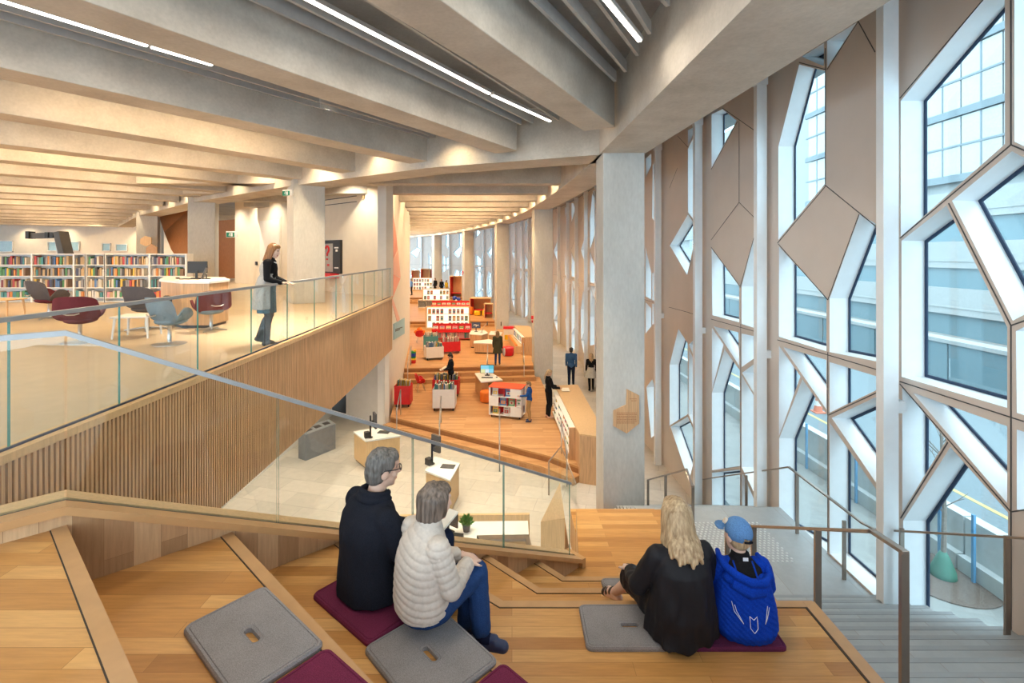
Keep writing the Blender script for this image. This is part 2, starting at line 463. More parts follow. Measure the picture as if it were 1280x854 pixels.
def head(m, c, R, s=1.0):
    c = V(c)
    def P(x, y, z): return c + R @ V((x * s, y * s, z * s))
    m.ell(P(0, -.008, .01), (.074 * s, .094 * s, .106 * s), rot=R)
    m.ell(P(0, .022, -.06), (.057 * s, .068 * s, .066 * s), rot=R)
    m.ell(P(0, .062, -.102), (.026 * s, .024 * s, .02 * s), rot=R)                    # chin
    m.cone(P(0, .088, .012), .009 * s, P(0, .108, -.028), .0135 * s, n=8)               # nose
    m.ell(P(0, .098, -.034), (.017 * s, .012 * s, .009 * s), rot=R)
    m.ell(P(0, .082, .036), (.052 * s, .014 * s, .010 * s), rot=R)                    # brow
    m.ell(P(0, .084, -.068), (.024 * s, .012 * s, .010 * s), rot=R)                   # lips
    for q in (-1, 1):
        m.ell(P(q * .077, -.006, -.02), (.010 * s, .024 * s, .036 * s), rot=R)
        m.ell(P(q * .036, .066, -.03), (.024 * s, .02 * s, .022 * s), rot=R)           # cheeks
    return P
def paint_face(P, s):
    eyes = [P(.031, .083, .012), P(-.031, .083, .012)]; lip = P(0, .094, -.068)
    def f(me):
        pass
    return eyes, lip
def hair_cap(m, P, R, s=1.0, low=.0, front=.0):
    m.ell(P(0, -.024, .022), (.085 * s, .096 * s, .108 * s), rot=R)
    m.ell(P(0, -.045, -.03), (.080 * s, .072 * s, .085 * s), rot=R)
    m.ell(P(0, .035, .075), (.070 * s, .055 * s, .042 * s), rot=R)
    for q in (-1, 1): m.ell(P(q * .066, .0, .045), (.022 * s, .055 * s, .05 * s), rot=R)
def face_detail(o, P, s):
    """iris and lip colour on the head's own faces"""
    eyes, lip = paint_face(P, s)
    me = o.data; me.materials.append(M['eye']); me.materials.append(M['lip'])
    for p in me.polygons:
        c = V(p.center)
        if min((c - e).length for e in eyes) < .0135 * s: p.material_index = 1
        elif abs((c - lip).z) < .012 * s and (c - lip).length < .026 * s: p.material_index = 2
def rotm(yaw=0, pitch=0, roll=0): return (Matrix.Rotation(yaw, 3, 'Z') @ Matrix.Rotation(pitch, 3, 'X') @ Matrix.Rotation(roll, 3, 'Y'))
def ring(c, rx, ry, n=24, rot=0., amp=0., k=9, ph=0.):
    out = []
    for i in range(n):
        a = 2 * PI * i / n; f = 1 + amp * math.sin(k * a + ph)
        out.append(V((c[0] + rx * f * math.cos(a + rot), c[1] + ry * f * math.sin(a + rot), c[2])))
    return out

def standing(label, pos, rz, H, top=None, sleeves='long', bottom=None, skirt=None, coat=None, hair=('hair_brown', 'short'), shoes='shoe_brown', stride=.0, arms=None, skin='skin', head_yaw=0., head_pitch=-.1, vest=None, voxel=.011, lean=0., group=None, male=False, collar=None):
    s = H / 1.72
    t = thing('person', label, 'person', pos, rz, group)
    sw = (.195 if male else .175)
    def S(x, y, z): return V((x * s, (y + lean * max(0, z - .9)) * s, z * s))
    J = {}
    for q, nm in ((-1, 'L'), (1, 'R')):
        st = stride * q
        J['hip' + nm] = S(q * .085, 0, .90)
        J['knee' + nm] = S(q * .088, st * .5 + (.05 if st < 0 else .03), .49 + (.01 if st else 0))
        J['ank' + nm] = S(q * .085, st - .03 - (.06 if st < 0 else 0), .085 + (.06 if st < 0 else 0))
        J['toe' + nm] = J['ank' + nm] + V((q * .02 * s, .15 * s, (-.055 - (.05 if st < 0 else 0)) * s))
        J['heel' + nm] = J['ank' + nm] + V((0, -.035 * s, -.045 * s))
        J['sho' + nm] = S(q * sw, -.01, 1.395)
        a = (arms or {}).get(nm)
        J['elb' + nm] = S(*(a[0] if a else (q * .215, -.03 - st * .25, 1.12)))
        J['wri' + nm] = S(*(a[1] if a else (q * .22, .06 - st * .6, .89)))
    b = MB()
    torso = [('e', (0, -.01, .96), (.155, .112, .12)), ('e', (0, -.005, 1.10), (.128 if not male else .145, .095, .15)), ('e', (0, -.005, 1.29), (.155 if not male else .175, .112, .17))]
    def tor(m, inf):
        for _, c, r in torso: m.ell(S(*c), tuple((x + inf) * s for x in r))
        m.cone(J['shoL'], (.05 + inf) * s, J['shoR'], (.05 + inf) * s)
        m.cone(S(0, -.01, 1.36), (.075 + inf) * s, S(0, -.01, 1.44), (.06 + inf) * s)
    def leg(m, nm, inf, taper=1.0):
        h, k, a = J['hip' + nm], J['knee' + nm], J['ank' + nm]
        m.cone(h, (.083 + inf) * s, k, (.054 + inf * taper) * s); cf = k.lerp(a, .3) + V((0, -.018 * s, 0))
        m.cone(k, (.052 + inf * taper) * s, cf, (.05 + inf * taper) * s); m.cone(cf, (.05 + inf * taper) * s, a, (.036 + inf * taper) * s)
    def arm(m, nm, inf, frac=1.0):
        a, e, w = J['sho' + nm], J['elb' + nm], J['wri' + nm]
        m.cone(a, (.049 + inf) * s, e, (.037 + inf) * s)
        if frac > .5: m.cone(e, (.038 + inf) * s, e.lerp(w, (frac - .5) * 2), (.027 + inf) * s)
    def foot(m, nm, inf):
        m.cone(J['heel' + nm], (.036 + inf) * s, J['toe' + nm], (.030 + inf) * s); m.cone(J['ank' + nm], (.036 + inf) * s, J['heel' + nm], (.036 + inf) * s)
        m.cone(J['ank' + nm], (.034 + inf) * s, J['ank' + nm].lerp(J['toe' + nm], .6), (.034 + inf) * s)
    tor(b, 0)
    hc = S(0, .025, 1.60); R = rotm(head_yaw, head_pitch)
    b.cone(S(0, -.012, 1.40), .055 * s, hc + R @ V((0, -.02, -.06)) * s, .05 * s)
    P = head(b, hc, R, s * 1.0)
    for nm, q in (('L', -1), ('R', 1)):
        leg(b, nm, 0); arm(b, nm, 0); foot(b, nm, -.006)
        d = (J['wri' + nm] - J['elb' + nm]).normalized()
        hand(b, J['wri' + nm], d if not (arms and nm in arms and len(arms[nm]) > 2) else arms[nm][2], V((-q, 0, 0)) if not (arms and nm in arms and len(arms[nm]) > 3) else arms[nm][3], q if abs(d.z) > .6 else -q, s=s)
    body = part('body', b, skin, t, min(voxel, .009), 3); face_detail(body, P, s)
    if bottom:
        m = MB(); m.ell(S(0, -.01, .96), ((.17) * s, .126 * s, .13 * s))
        for nm in 'LR': leg(m, nm, .014, 1.0)
        part('trousers', m, bottom, t, voxel, 4)
    if top:
        m = MB(); tor(m, .017)
        for nm in 'LR': arm(m, nm, .014, 1.0 if sleeves == 'long' else .8)
        part('top', m, top, t, voxel, 4)
    if vest:                                  # open sleeveless cardigan
        mat, hem = vest; m = MB()
        for c, r in (((0, -.02, 1.28), (.176, .135, .18)), ((0, -.022, 1.10), (.17, .13, .16))): m.ell(S(*c), tuple(x * s for x in r))
        m.loft([ring(S(0, -.03, 1.15), .175 * s, .13 * s), ring(S(0, -.04, .95), .20 * s, .155 * s, amp=.03), ring(S(0, -.05, hem), .225 * s, .17 * s, amp=.05)])
        m.cone(J['shoL'] * .8 + S(0, 0, 1.4) * .2, .06 * s, J['shoR'] * .8 + S(0, 0, 1.4) * .2, .06 * s)
        o = part('cardigan', m, mat, t, voxel, 4)
        # open at the front
        me = o.data; bm = bmesh.new(); bm.from_mesh(me)
        kill = [f for f in bm.faces if f.calc_center_median().y > .055 * s and abs(f.calc_center_median().x) < .085 * s]
        bmesh.ops.delete(bm, geom=kill, context='FACES'); bm.to_mesh(me); bm.free()
        sm = o.modifiers.new('thick', 'SOLIDIFY'); sm.thickness = .008; sm.offset = 0
    if skirt:
        mat, hem, fl = skirt; m = MB()
        m.loft([ring(S(0, 0, 1.10), .14 * s, .108 * s), ring(S(0, 0, 1.0), .165 * s, .13 * s), ring(S(0, 0, .9), (.175 + fl * .3) * s, (.14 + fl * .3) * s, amp=.02), ring(S(0, 0, hem), (.18 + fl) * s, (.15 + fl) * s, 24, amp=.05 if fl > .02 else .01)])
        part('skirt', m, mat, t, voxel, 3)
    if coat:
        mat, hem, fl = coat; m = MB(); tor(m, .028)
        for nm in 'LR': arm(m, nm, .022, 1.0)
        m.loft([ring(S(0, -.01, 1.2), .165 * s, .125 * s), ring(S(0, -.01, 1.0), .185 * s, .145 * s), ring(S(0, -.02, hem), (.20 + fl) * s, (.165 + fl) * s, amp=.03)])
        part('coat', m, mat, t, voxel, 4)
    if collar:
        m = MB(); m.tube([S(.07 * math.cos(a), .02 + .065 * math.sin(a), 1.42 - .03 * math.sin(a)) for a in [i * PI / 8 for i in range(17)]], .013 * s, None, 8); part('necklace', m, collar, t, .006, 2)
    for nm in 'LR':
        m = MB(); foot(m, nm, .006); part('shoe', m, shoes, t, voxel * .8, 3)
    hm, style = hair; m = MB(); hair_cap(m, P, R, s)
    if style in ('shoulder', 'long', 'ponytail'):
        zz = {'shoulder': -.20, 'long': -.30, 'ponytail': -.06}[style]
        if style != 'ponytail':
            for a in range(-5, 6):
                an = a / 5 * 1.9; x, y = math.sin(an), -math.cos(an)
                m.cone(P(.072 * x, .07 * y - .015, .03), .030 * s, P(.088 * x, .085 * y - .02, zz + .02 * abs(a) / 5), .022 * s, n=8)
        else:
            m.cone(P(0, -.10, .0), .035 * s, P(0, -.125, -.14), .032 * s); m.cone(P(0, -.125, -.14), .032 * s, P(.01, -.11, -.26), .016 * s)
    if style == 'bun': m.ell(P(0, -.07, .125), (.042 * s, .042 * s, .038 * s))
    part('hair', m, hm, t, .008, 3)
    return t

W_Z = ZT
# woman leaning on the terrace rail, facing across the atrium
pw = G(335, 431.5, ZT); rail = 1.0 / (1.68 / 1.72)
standing('woman in a long grey cardigan leaning on the terrace balustrade', (pw.x - .02, pw.y, ZT + .0), -1.35, 1.68, top='cotton_black', skirt=('skirt_reflect_teal', .55, .0), bottom='tights_grey', vest=('cardigan_grey', .62), hair=('hair_auburn', 'shoulder'), shoes='tights_grey', skin='skin_pale', head_yaw=-.1, head_pitch=-.28,
         arms={'L': ((-.21, .05, 1.13), (-.10, .25, 1.055), (.25, .9, -.05), (0, 0, -1)), 'R': ((.23, .03, 1.13), (.10, .22, 1.06), (-.2, .9, -.05), (0, 0, -1))}, voxel=.009, lean=.12, collar='stitch', stride=.05)
c = G(563.5, 494, P1Z)
standing('person in black with dark hair tied up, reading beside the wide red book bin', (c.x, c.y - .0, P1Z), 1.9, 1.70, top='wool_navy', bottom='cotton_black', hair=('hair_dark', 'bun'), shoes='cotton_black', head_pitch=-.4,
         arms={'L': ((-.22, .06, 1.13), (-.10, .30, 1.10)), 'R': ((.22, .06, 1.13), (.10, .30, 1.10))})
o = facebook(.24, .3, 'white').build('picture_book', loc=(c.x - .42, c.y - .16, P1Z + 1.05)); o.rotation_euler = (1.1, 0, 1.9); tag(o, 'white open picture book held by the person in black', 'book')
c = G(622, 456.5, P2Z)
standing('woman in a dark green coat and jeans walking off across the middle platform', (c.x, c.y, P2Z), -.05, 1.60, coat=('coat_green', .62, .05), bottom='denim', hair=('hair_brown', 'long'), stride=.16)
bag = MB(); bag.ell((0, 0, 0), (.07, .14, .2)); o = bag.build('tote_bag', 'tulle_grey', smooth=True, loc=(c.x + .30, c.y, P2Z + .62)); tag(o, 'pale tote bag carried by the woman in the green coat', 'bag')
c = G(661.5, 527, P1Z)
standing('boy in a blue jacket and khaki trousers reaching into the shelf cube', (c.x, c.y, P1Z), 1.45, 1.38, top='jacket_blue', bottom='khaki', hair=('hair_brown', 'short'), shoes='shoe_blue', head_pitch=-.3,
         arms={'L': ((-.20, .10, 1.15), (-.16, .36, 1.12)), 'R': ((.22, -.03, 1.12), (.21, .06, .90))})
c = G(686, 522, P1Z)
standing('woman in black with a blond ponytail reading at the long oak counter', (c.x, c.y, P1Z), -1.25, 1.69, top='cotton_black', bottom='cotton_black', hair=('hair_blond', 'ponytail'), shoes='skin', head_pitch=-.35,
         arms={'L': ((-.22, .08, 1.12), (-.15, .34, 1.06)), 'R': ((.22, .08, 1.12), (.15, .34, 1.06))})
m = MB(); m.box((-.11, 0, .006), (.21, .28, .012), rot=Euler((0, .1, 0)).to_matrix()); m.box((.11, 0, .006), (.21, .28, .012), rot=Euler((0, -.1, 0)).to_matrix()); o = m.build('open_book', 'paper', loc=(1.88, 17.25, 1.32), rz=1.57); tag(o, 'open white book on the long counter before the ponytailed woman', 'book')
c = G(714, 483, 0)
standing('man in a denim shirt and dark jeans walking down the corridor', (c.x, c.y, 0), -.15, 1.80, top='shirt_denim', bottom='denim_dark', hair=('hair_dark', 'short'), stride=.17, male=True)
c = G(739, 488, 0)
standing('woman in a pale tulle skirt and black tights walking in the corridor', (c.x, c.y, 0), -.1, 1.66, top='cotton_black', skirt=('tulle_grey', .62, .14), bottom='cotton_black', hair=('hair_blond', 'long'), shoes='cotton_black', stride=.16)
for lab, px, D, z, rz, H, kw in (('long haired person in black standing at the topmost platform beside the lit bookcase', 544, 52.8, P4Z, 2.6, 1.75, dict(top='cotton_black', bottom='cotton_black', hair=('hair_brown', 'long'))),
        ('dark dressed person beside the one in mustard yellow', 552, 52.0, P4Z, 0.4, 1.65, dict(top='cotton_black', bottom='wool_navy', hair=('hair_auburn', 'short'))),
        ('person in a mustard yellow top near the tall oak nook', 558, 51.2, P4Z, -.6, 1.6, dict(top='mustard', bottom='khaki', hair=('hair_brown', 'short'))),
        ('person in a pale blue top half hidden by the white wall on the topmost platform', 514.5, 51.5, P4Z, 1.6, 1.7, dict(top='cap_blue', bottom='cotton_black', hair=('hair_brown', 'short')))):
    standing(lab, ((px - 640) / F * D, D, z), rz, H, voxel=.016, **kw)
# ------------------------------------------------------------------ seated figures
def hands_on_lap(b, J, s):
    for nm, q in (('L', -1), ('R', 1)):
        d = V((-q * .35, 1, -.25)); hand(b, J['wri' + nm], d, (0, 0, -1), -q, .25, s)
def seated_body(t, J, s, skin, head_yaw, head_pitch, head_roll=0, hw=1.0):
    b = MB()
    b.ell(J['pel'], (.165 * s, .135 * s, .12 * s)); b.ell(J['waist'], (.14 * s, .105 * s, .15 * s)); b.ell(J['chest'], (.165 * s, .115 * s, .16 * s))
    b.cone(J['shoL'], .05 * s, J['shoR'], .05 * s)
    R = rotm(head_yaw, head_pitch, head_roll)
    b.cone(J['neck'], .06 * s, J['head'] + R @ V((0, -.02, -.07)) * s, .052 * s)
    P = head(b, J['head'], R, s * hw)
    for nm in 'LR':
        b.cone(J['sho' + nm], .05 * s, J['elb' + nm], .04 * s); b.cone(J['elb' + nm], .04 * s, J['wri' + nm], .027 * s)
        b.cone(J['hip' + nm], .085 * s, J['knee' + nm], .056 * s); b.cone(J['knee' + nm], .054 * s, J['ank' + nm], .036 * s)
        b.cone(J['ank' + nm], .034 * s, J['toe' + nm], .028 * s)
    hands_on_lap(b, J, s)
    o = part('body', b, skin, t, .008, 3); face_detail(o, P, s * hw)
    return P, R
def sj(s, d):
    return {k: V(v) * s for k, v in d.items()}
SEAT = dict(pel=(0, 0, .12), waist=(0, -.035, .28), chest=(0, -.02, .44), neck=(0, .02, .57), head=(0, .075, .735), shoL=(-.18, 0, .50), shoR=(.18, 0, .50), elbL=(-.255, .07, .29), elbR=(.255, .07, .29), wriL=(-.12, .30, .23), wriR=(.12, .30, .23),
            hipL=(-.09, .02, .11), hipR=(.09, .02, .11), kneeL=(-.12, .46, .17), kneeR=(.12, .46, .17), ankL=(-.12, .48, -.25), ankR=(.12, .48, -.25), toeL=(-.14, .62, -.305), toeR=(.14, .62, -.305))
def shoe(t, J, nm, s, mat, inf=.008, name='shoe'):
    m = MB(); a, e = J['ank' + nm], J['toe' + nm]; d = (e - a); d.z = 0; d.normalize()
    h = a - d * .03 * s + V((0, 0, -.035 * s)); m.cone(h, (.036 + inf) * s, e, (.032 + inf) * s); m.cone(a + V((0, 0, -.015 * s)), (.036 + inf * .6) * s, a.lerp(e, .55) + V((0, 0, .01 * s)), (.034 + inf * .6) * s)
    return part(name, m, mat, t, .007, 3)
CU = .028
# --- man in the navy coat
A_ = -math.radians(46)
pm = G(466, 735, TZ(2) + CU); t = thing('person', 'grey haired man with glasses in a dark navy coat, sitting on a purple cushion', 'person', pm, A_)
s = 1.0; J = sj(s, SEAT); P, R = seated_body(t, J, s, 'skin', -.30, -.12, .05)
m = MB()
m.loft([ring((0, -.02, .012), .235, .185, 24, amp=.02), ring((0, -.025, .10), .225, .18, 24, amp=.02), ring((0, -.035, .24), .212, .158, amp=.015), ring((0, -.035, .38), .222, .158), ring((0, -.025, .47), .222, .145), ring((0, -.01, .54), .19, .115), ring((0, .005, .58), .12, .085), ring((0, .015, .605), .08, .075)])
m.cone(J['shoL'] + V((-.012, -.015, 0)), .072, J['shoR'] + V((.012, -.015, 0)), .072)
for nm in 'LR':
    m.cone(J['sho' + nm] + V((0, -.01, -.01)), .078, J['elb' + nm], .070); m.cone(J['elb' + nm], .066, J['wri' + nm].lerp(J['elb' + nm], .05), .050)
    m.cone(J['hip' + nm], .11, J['hip' + nm].lerp(J['knee' + nm], .75), .095)
def coat_folds(me):
    for v in me.vertices:
        x, y, z = v.co
        f = noise.noise(V((x * 9, y * 9, z * 4))) * .007 + noise.noise(V((x * 22, y * 22, z * 10))) * .003
        v.co += NS[v.index] * f
coat_o = part('coat', m, 'wool_navy', t, .008, 5, coat_folds)
m = MB()
m.tube([V((.086 * math.sin(a), .018 - .080 * math.cos(a), .607 + .012 * math.cos(a))) for a in [-2.4 + i * .3 for i in range(17)]], .020, None, 8)
m.tube([V((.104 * math.sin(a), .014 - .098 * math.cos(a), .578 + .010 * math.cos(a))) for a in [-2.2 + i * .275 for i in range(17)]], .019, None, 8)
part('collar', m, 'wool_navy', t, .007, 3)
m = MB()
for nm in 'LR': m.cone(J['hip' + nm], .096, J['knee' + nm], .072); m.cone(J['knee' + nm], .070, J['ank' + nm], .055)
part('trousers', m, 'denim_dark', t, .009, 4)
shoe(t, J, 'L', s, 'shoe_brown'); shoe(t, J, 'R', s, 'shoe_brown')
m = MB(); hair_cap(m, P, R, 1.0)
m.ell(P(0, -.062, -.055), (.058, .042, .055), rot=R)
part('hair', m, 'hair_grey', t, .007, 2, lambda me: [setattr(v, 'co', v.co + NS[v.index] * noise.noise(V((v.co.x * 60, v.co.y * 60, v.co.z * 30))) * .0035) for v in me.vertices])
m = MB()
for q in (-1, 1):
    m.tube([P(q * .034 + .024 * math.cos(a), .100, .010 + .018 * math.sin(a)) for a in [i * PI / 6 for i in range(13)]], .0025, None, 6)
    m.tube([P(q * .058, .100, .014), P(q * .082, .06, .014), P(q * .084, -.012, .01), P(q * .082, -.03, -.012)], .003, None, 6)
m.tube([P(-.010, .103, .014), P(.010, .103, .014)], .0025, None, 6)
m.build('glasses', 'black', t, smooth=True)
m = MB(); m.box((0, 0, 0), (.15, .22, .012)); o = m.build('brochure', 'paper', loc=(0, 0, 0)); 
bl = Matrix.Rotation(A_, 3, 'Z') @ V((.10, .44, .29)); o.location = V(pm) + bl; o.rotation_euler = (.35, 0, A_ + .2); tag(o, 'white brochure held by the seated man in the navy coat', 'brochure')

# --- woman in the white quilted jacket
pm = G(533, 772, TZ(2) + CU); A2_ = -math.radians(50)
t = thing('person', 'woman in a cream quilted jacket and jeans, sitting on the grey cushion with crossed legs', 'person', pm, A2_)
s = .90; D_ = dict(SEAT); D_.update(head=(0, .07, .725), kneeR=(.05, .36, .17), ankR=(.15, .33, -.20), toeR=(.26, .42, -.245), kneeL=(-.09, .40, .13), ankL=(-.05, .34, -.27), toeL=(-.03, .48, -.325), wriL=(-.06, .28, .26), wriR=(.07, .27, .27), elbR=(.215, .05, .27), elbL=(-.215, .05, .27), shoL=(-.16, -.01, .515), shoR=(.16, -.01, .515))
J = sj(s, D_); P, R = seated_body(t, J, s, 'skin_pale', -.15, -.15)
m = MB()
m.loft([ring((0, -.025, .075), .172, .146), ring((0, -.03, .14), .180, .152), ring((0, -.04, .24), .172, .138), ring((0, -.035, .36), .172, .132), ring((0, -.015, .45), .165, .115), ring((0, .0, .50), .12, .088), ring((0, .012, .535), .080, .074), ring((0, .022, .572), .070, .068)])
m.cone(J['shoL'] + V((0, 0, -.005)), .060, J['shoR'] + V((0, 0, -.005)), .060)
for nm in 'LR': m.cone(J['sho' + nm], .066, J['elb' + nm], .058); m.cone(J['elb' + nm], .058, J['wri' + nm].lerp(J['elb' + nm], .08), .044)
SL = [(J['sho' + nm], J['elb' + nm], J['wri' + nm]) for nm in 'LR']
def quilt(me):
    for v in me.vertices:
        co = v.co.copy(); best = None
        for a, e, w in SL:                       # along each sleeve
            for p, q, o0 in ((a, e, 0), (e, w, (e - a).length)):
                d = q - p; k = max(0, min(1, (co - p).dot(d) / d.length_squared)); r = (co - (p + d * k)).length
                if r < .072 and k > .12 and abs(co.x) > .135: best = o0 + d.length * k
        if best is None: u = co.z + .10 * abs(co.x) + .02 * math.sin(co.x * 9)
        else: u = best
        ph = (u / .040) % 1.0
        v.co += NS[v.index] * (.0075 * math.sqrt(max(0, math.sin(PI * ph))) - .003 + .003 * noise.noise(V((co.x * 30, co.y * 30, co.z * 14))))
part('jacket', m, 'puffer_white', t, .0062, 4, quilt)
m = MB(); m.ell(J['pel'] + V((0, -.01, -.02)), (.178, .160, .095))
for nm in 'LR': m.cone(J['hip' + nm], .092, J['knee' + nm], .068); m.cone(J['knee' + nm], .068, J['knee' + nm].lerp(J['ank' + nm], .86), .060)
part('jeans', m, 'denim', t, .008, 3, lambda me: [setattr(v, 'co', v.co + NS[v.index] * noise.noise(v.co * 24) * .004) for v in me.vertices])
m = MB()
for nm in 'LR': m.cone(J['knee' + nm].lerp(J['ank' + nm], .8), .044, J['ank' + nm], .040); m.cone(J['ank' + nm], .040, J['ank' + nm].lerp(J['toe' + nm], .4), .036)
part('socks', m, 'sock_navy', t, .007, 2)
for nm in 'LR':
    so_ = shoe(t, J, nm, s, 'shoe_blue')
    d = (J['toe' + nm] - J['ank' + nm]); m = MB(); c = J['ank' + nm].lerp(J['toe' + nm], .55) + V((0, 0, .028)); m.ell(c, (.03, .03, .008)); m.build('buckle_strap', 'shoe_blue', so_)
m = MB(); hair_cap(m, P, R, s)
for k in range(13):
    a = -2.0 + k * .333; m.cone(P(.078 * math.sin(a), -.080 * math.cos(a) - .016, .03), .034 * s, P(.082 * math.sin(a), -.082 * math.cos(a) - .012, -.10 + .02 * abs(a)), .026 * s, n=8)
part('hair', m, 'hair_brown_grey', t, .007, 3, lambda me: [setattr(v, 'co', v.co + NS[v.index] * noise.noise(V((v.co.x * 45, v.co.y * 45, v.co.z * 16))) * .006) for v in me.vertices])

# --- woman in the black dress
pm = G(850, 786, TZ(3) + CU); t = thing('person', 'blond woman in a loose black coat dress sitting beside the boy', 'person', pm, .12)
s = .97; D_ = dict(SEAT); D_.update(kneeL=(-.17, .40, .08), ankL=(-.19, .74, -.24), toeL=(-.25, .85, -.31), shoL=(-.165, 0, .50), shoR=(.165, 0, .50), kneeR=(.06, .46, .16), ankR=(.02, .55, -.25), toeR=(.02, .69, -.305), wriL=(-.24, .33, .20), elbL=(-.265, .06, .28), head=(0, .06, .725))
J = sj(s, D_); P, R = seated_body(t, J, s, 'skin_pale', .05, -.12)
m = MB()
m.loft([ring((.0, -.02, .006), .240, .175, 28, amp=.04, k=7), ring((.0, -.025, .06), .235, .172, 28, amp=.045, k=7), ring((0, -.035, .16), .222, .168, 28, amp=.03, k=7), ring((0, -.04, .30), .195, .148, 28, amp=.015), ring((0, -.03, .42), .188, .138, 28), ring((0, -.015, .48), .175, .118, 28), ring((0, .0, .545), .11, .085, 28), ring((0, .012, .58), .07, .066, 28)])
m.cone(J['shoL'], .068, J['shoR'], .068)
for nm in 'LR':
    m.cone(J['sho' + nm], .070, J['elb' + nm], .060); m.cone(J['elb' + nm], .058, J['elb' + nm].lerp(J['wri' + nm], .8), .048)
    m.cone(J['hip' + nm], .12, J['knee' + nm], .10)
m.loft([ring((-.06, -.13, .004), .15, .08, 16), ring((-.06, -.12, .05), .14, .075, 16), ring((-.05, -.10, .12), .15, .075, 16)])
def dress_folds(me):
    for v in me.vertices:
        x, y, z = v.co; lo = max(0, 1 - z / .5)
        v.co += NS[v.index] * (noise.noise(V((x * 11 + z * 3, y * 11, z * 2.5))) * (.008 + .014 * lo) + noise.noise(V((x * 24, y * 24, z * 7))) * .006)
part('dress', m, 'nylon_black', t, .0075, 4, dress_folds)
for nm in 'LR': shoe(t, J, nm, s, 'skin_pale' if nm == 'L' else 'shoe_brown', -.002, 'sandal')
sd_ = [o for o in t.children if o.name.startswith('sandal')]
m = MB(); a, e = J['ankL'], J['toeL']
for k in (.25, .55, .85): c = a.lerp(e, k) + V((0, 0, -.0)); m.ell(c, (.042, .016, .040))
m.build('sandal_strap', 'shoe_brown', t, smooth=True)
m = MB(); hair_cap(m, P, R, s)
for k in range(17):
    a = -1.95 + k * .244; L = -.225 + .02 * math.sin(k * 2.1) + .03 * abs(a) / 2
    bk = .02 * (math.cos(a) > .2)
    p0, p1, p2 = P(.070 * math.sin(a), -.076 * math.cos(a) - .012, .04), P(.084 * math.sin(a), -.088 * math.cos(a) - .022, -.09), P(.100 * math.sin(a), -.105 * math.cos(a) - .030 - bk, -.15)
    p3 = P(.112 * math.sin(a), -.115 * math.cos(a) - .050 - bk * 1.6, L)
    m.cone(p0, .032 * s, p1, .030 * s, n=8); m.cone(p1, .030 * s, p2, .026 * s, n=8); m.cone(p2, .026 * s, p3, .012 * s, n=8)
part('hair', m, 'hair_blond', t, .0065, 2, lambda me: [setattr(v, 'co', v.co + NS[v.index] * noise.noise(V((v.co.x * 60, v.co.y * 60, v.co.z * 9))) * .005) for v in me.vertices])

# --- boy in the blue hoodie
pm = G(925, 779, TZ(3) + CU); t = thing('person', 'boy in a bright blue hooded top and light blue cap sitting on the purple cushion', 'person', pm, -.05)
s = .76; D_ = dict(SEAT); D_.update(head=(-.005, .05, .735), neck=(0, .01, .575), kneeL=(-.17, .42, .20), kneeR=(.17, .42, .20), ankL=(-.10, .48, -.30), ankR=(.10, .48, -.30), toeL=(-.1, .62, -.38), toeR=(.1, .62, -.38))
J = sj(s, D_); P, R = seated_body(t, J, s, 'skin_pale', .35, -.05, .12, 1.14)
m = MB()
m.loft([ring((0, -.03, .008), .20, .175, amp=.02, k=5), ring((0, -.035, .06), .222, .19, amp=.015, k=5), ring((0, -.04, .15), .205, .165), ring((0, -.035, .26), .185, .14), ring((0, -.02, .34), .165, .115), ring((0, -.005, .40), .12, .085), ring((0, .0, .425), .07, .06)])
m.cone(J['shoL'], .058, J['shoR'], .058)
for nm in 'LR': m.cone(J['sho' + nm], .064, J['elb' + nm], .056); m.cone(J['elb' + nm], .056, J['wri' + nm].lerp(J['elb' + nm], .05), .042)
def hood_quilt(me):
    for v in me.vertices:
        x, y, z = v.co; v.co += NS[v.index] * (.0016 * math.sin((x * .8 + z) * 190) * (1 if abs(x) < .17 else .4) + noise.noise(V((x * 14, y * 14, z * 8))) * .006)
top_o = part('hooded_top', m, 'hoodie_blue', t, .0055, 3, hood_quilt)
# hood lying open on the back: a thick folded rim with the dark shirt showing inside
m = MB()
rim = [V((-.125, .06, .445)), V((-.145, -.02, .455)), V((-.135, -.09, .435)), V((-.08, -.140, .405)), V((0, -.165, .375)), V((.09, -.150, .365)), V((.150, -.09, .375)), V((.155, -.02, .41)), V((.130, .06, .425))]
m.tube(rim, [.016, .020, .024, .026, .027, .026, .024, .020, .016], None, 10)
m.tube([V((-.10, -.120, .345)), V((0, -.145, .31)), V((.10, -.130, .305))], [.035, .05, .035], None, 10); m.cone(V((-.10, -.085, .36)), .045, V((.10, -.085, .34)), .045)
part('hood', m, 'hoodie_blue', t, .006, 4)
m = MB(); m.loft([ring((0, -.035, .35), .135, .115), ring((0, -.02, .40), .12, .09), ring((0, -.005, .445), .062, .06), ring((0, .0, .475), .055, .055)]); part('shirt', m, 'cotton_black', t, .007, 3)
m = MB(); m.box((.01, -.064, .458), (.032, .004, .020), rot=Euler((-.1, 0, 0)).to_matrix()); m.build('shirt_label', 'stitch', t)
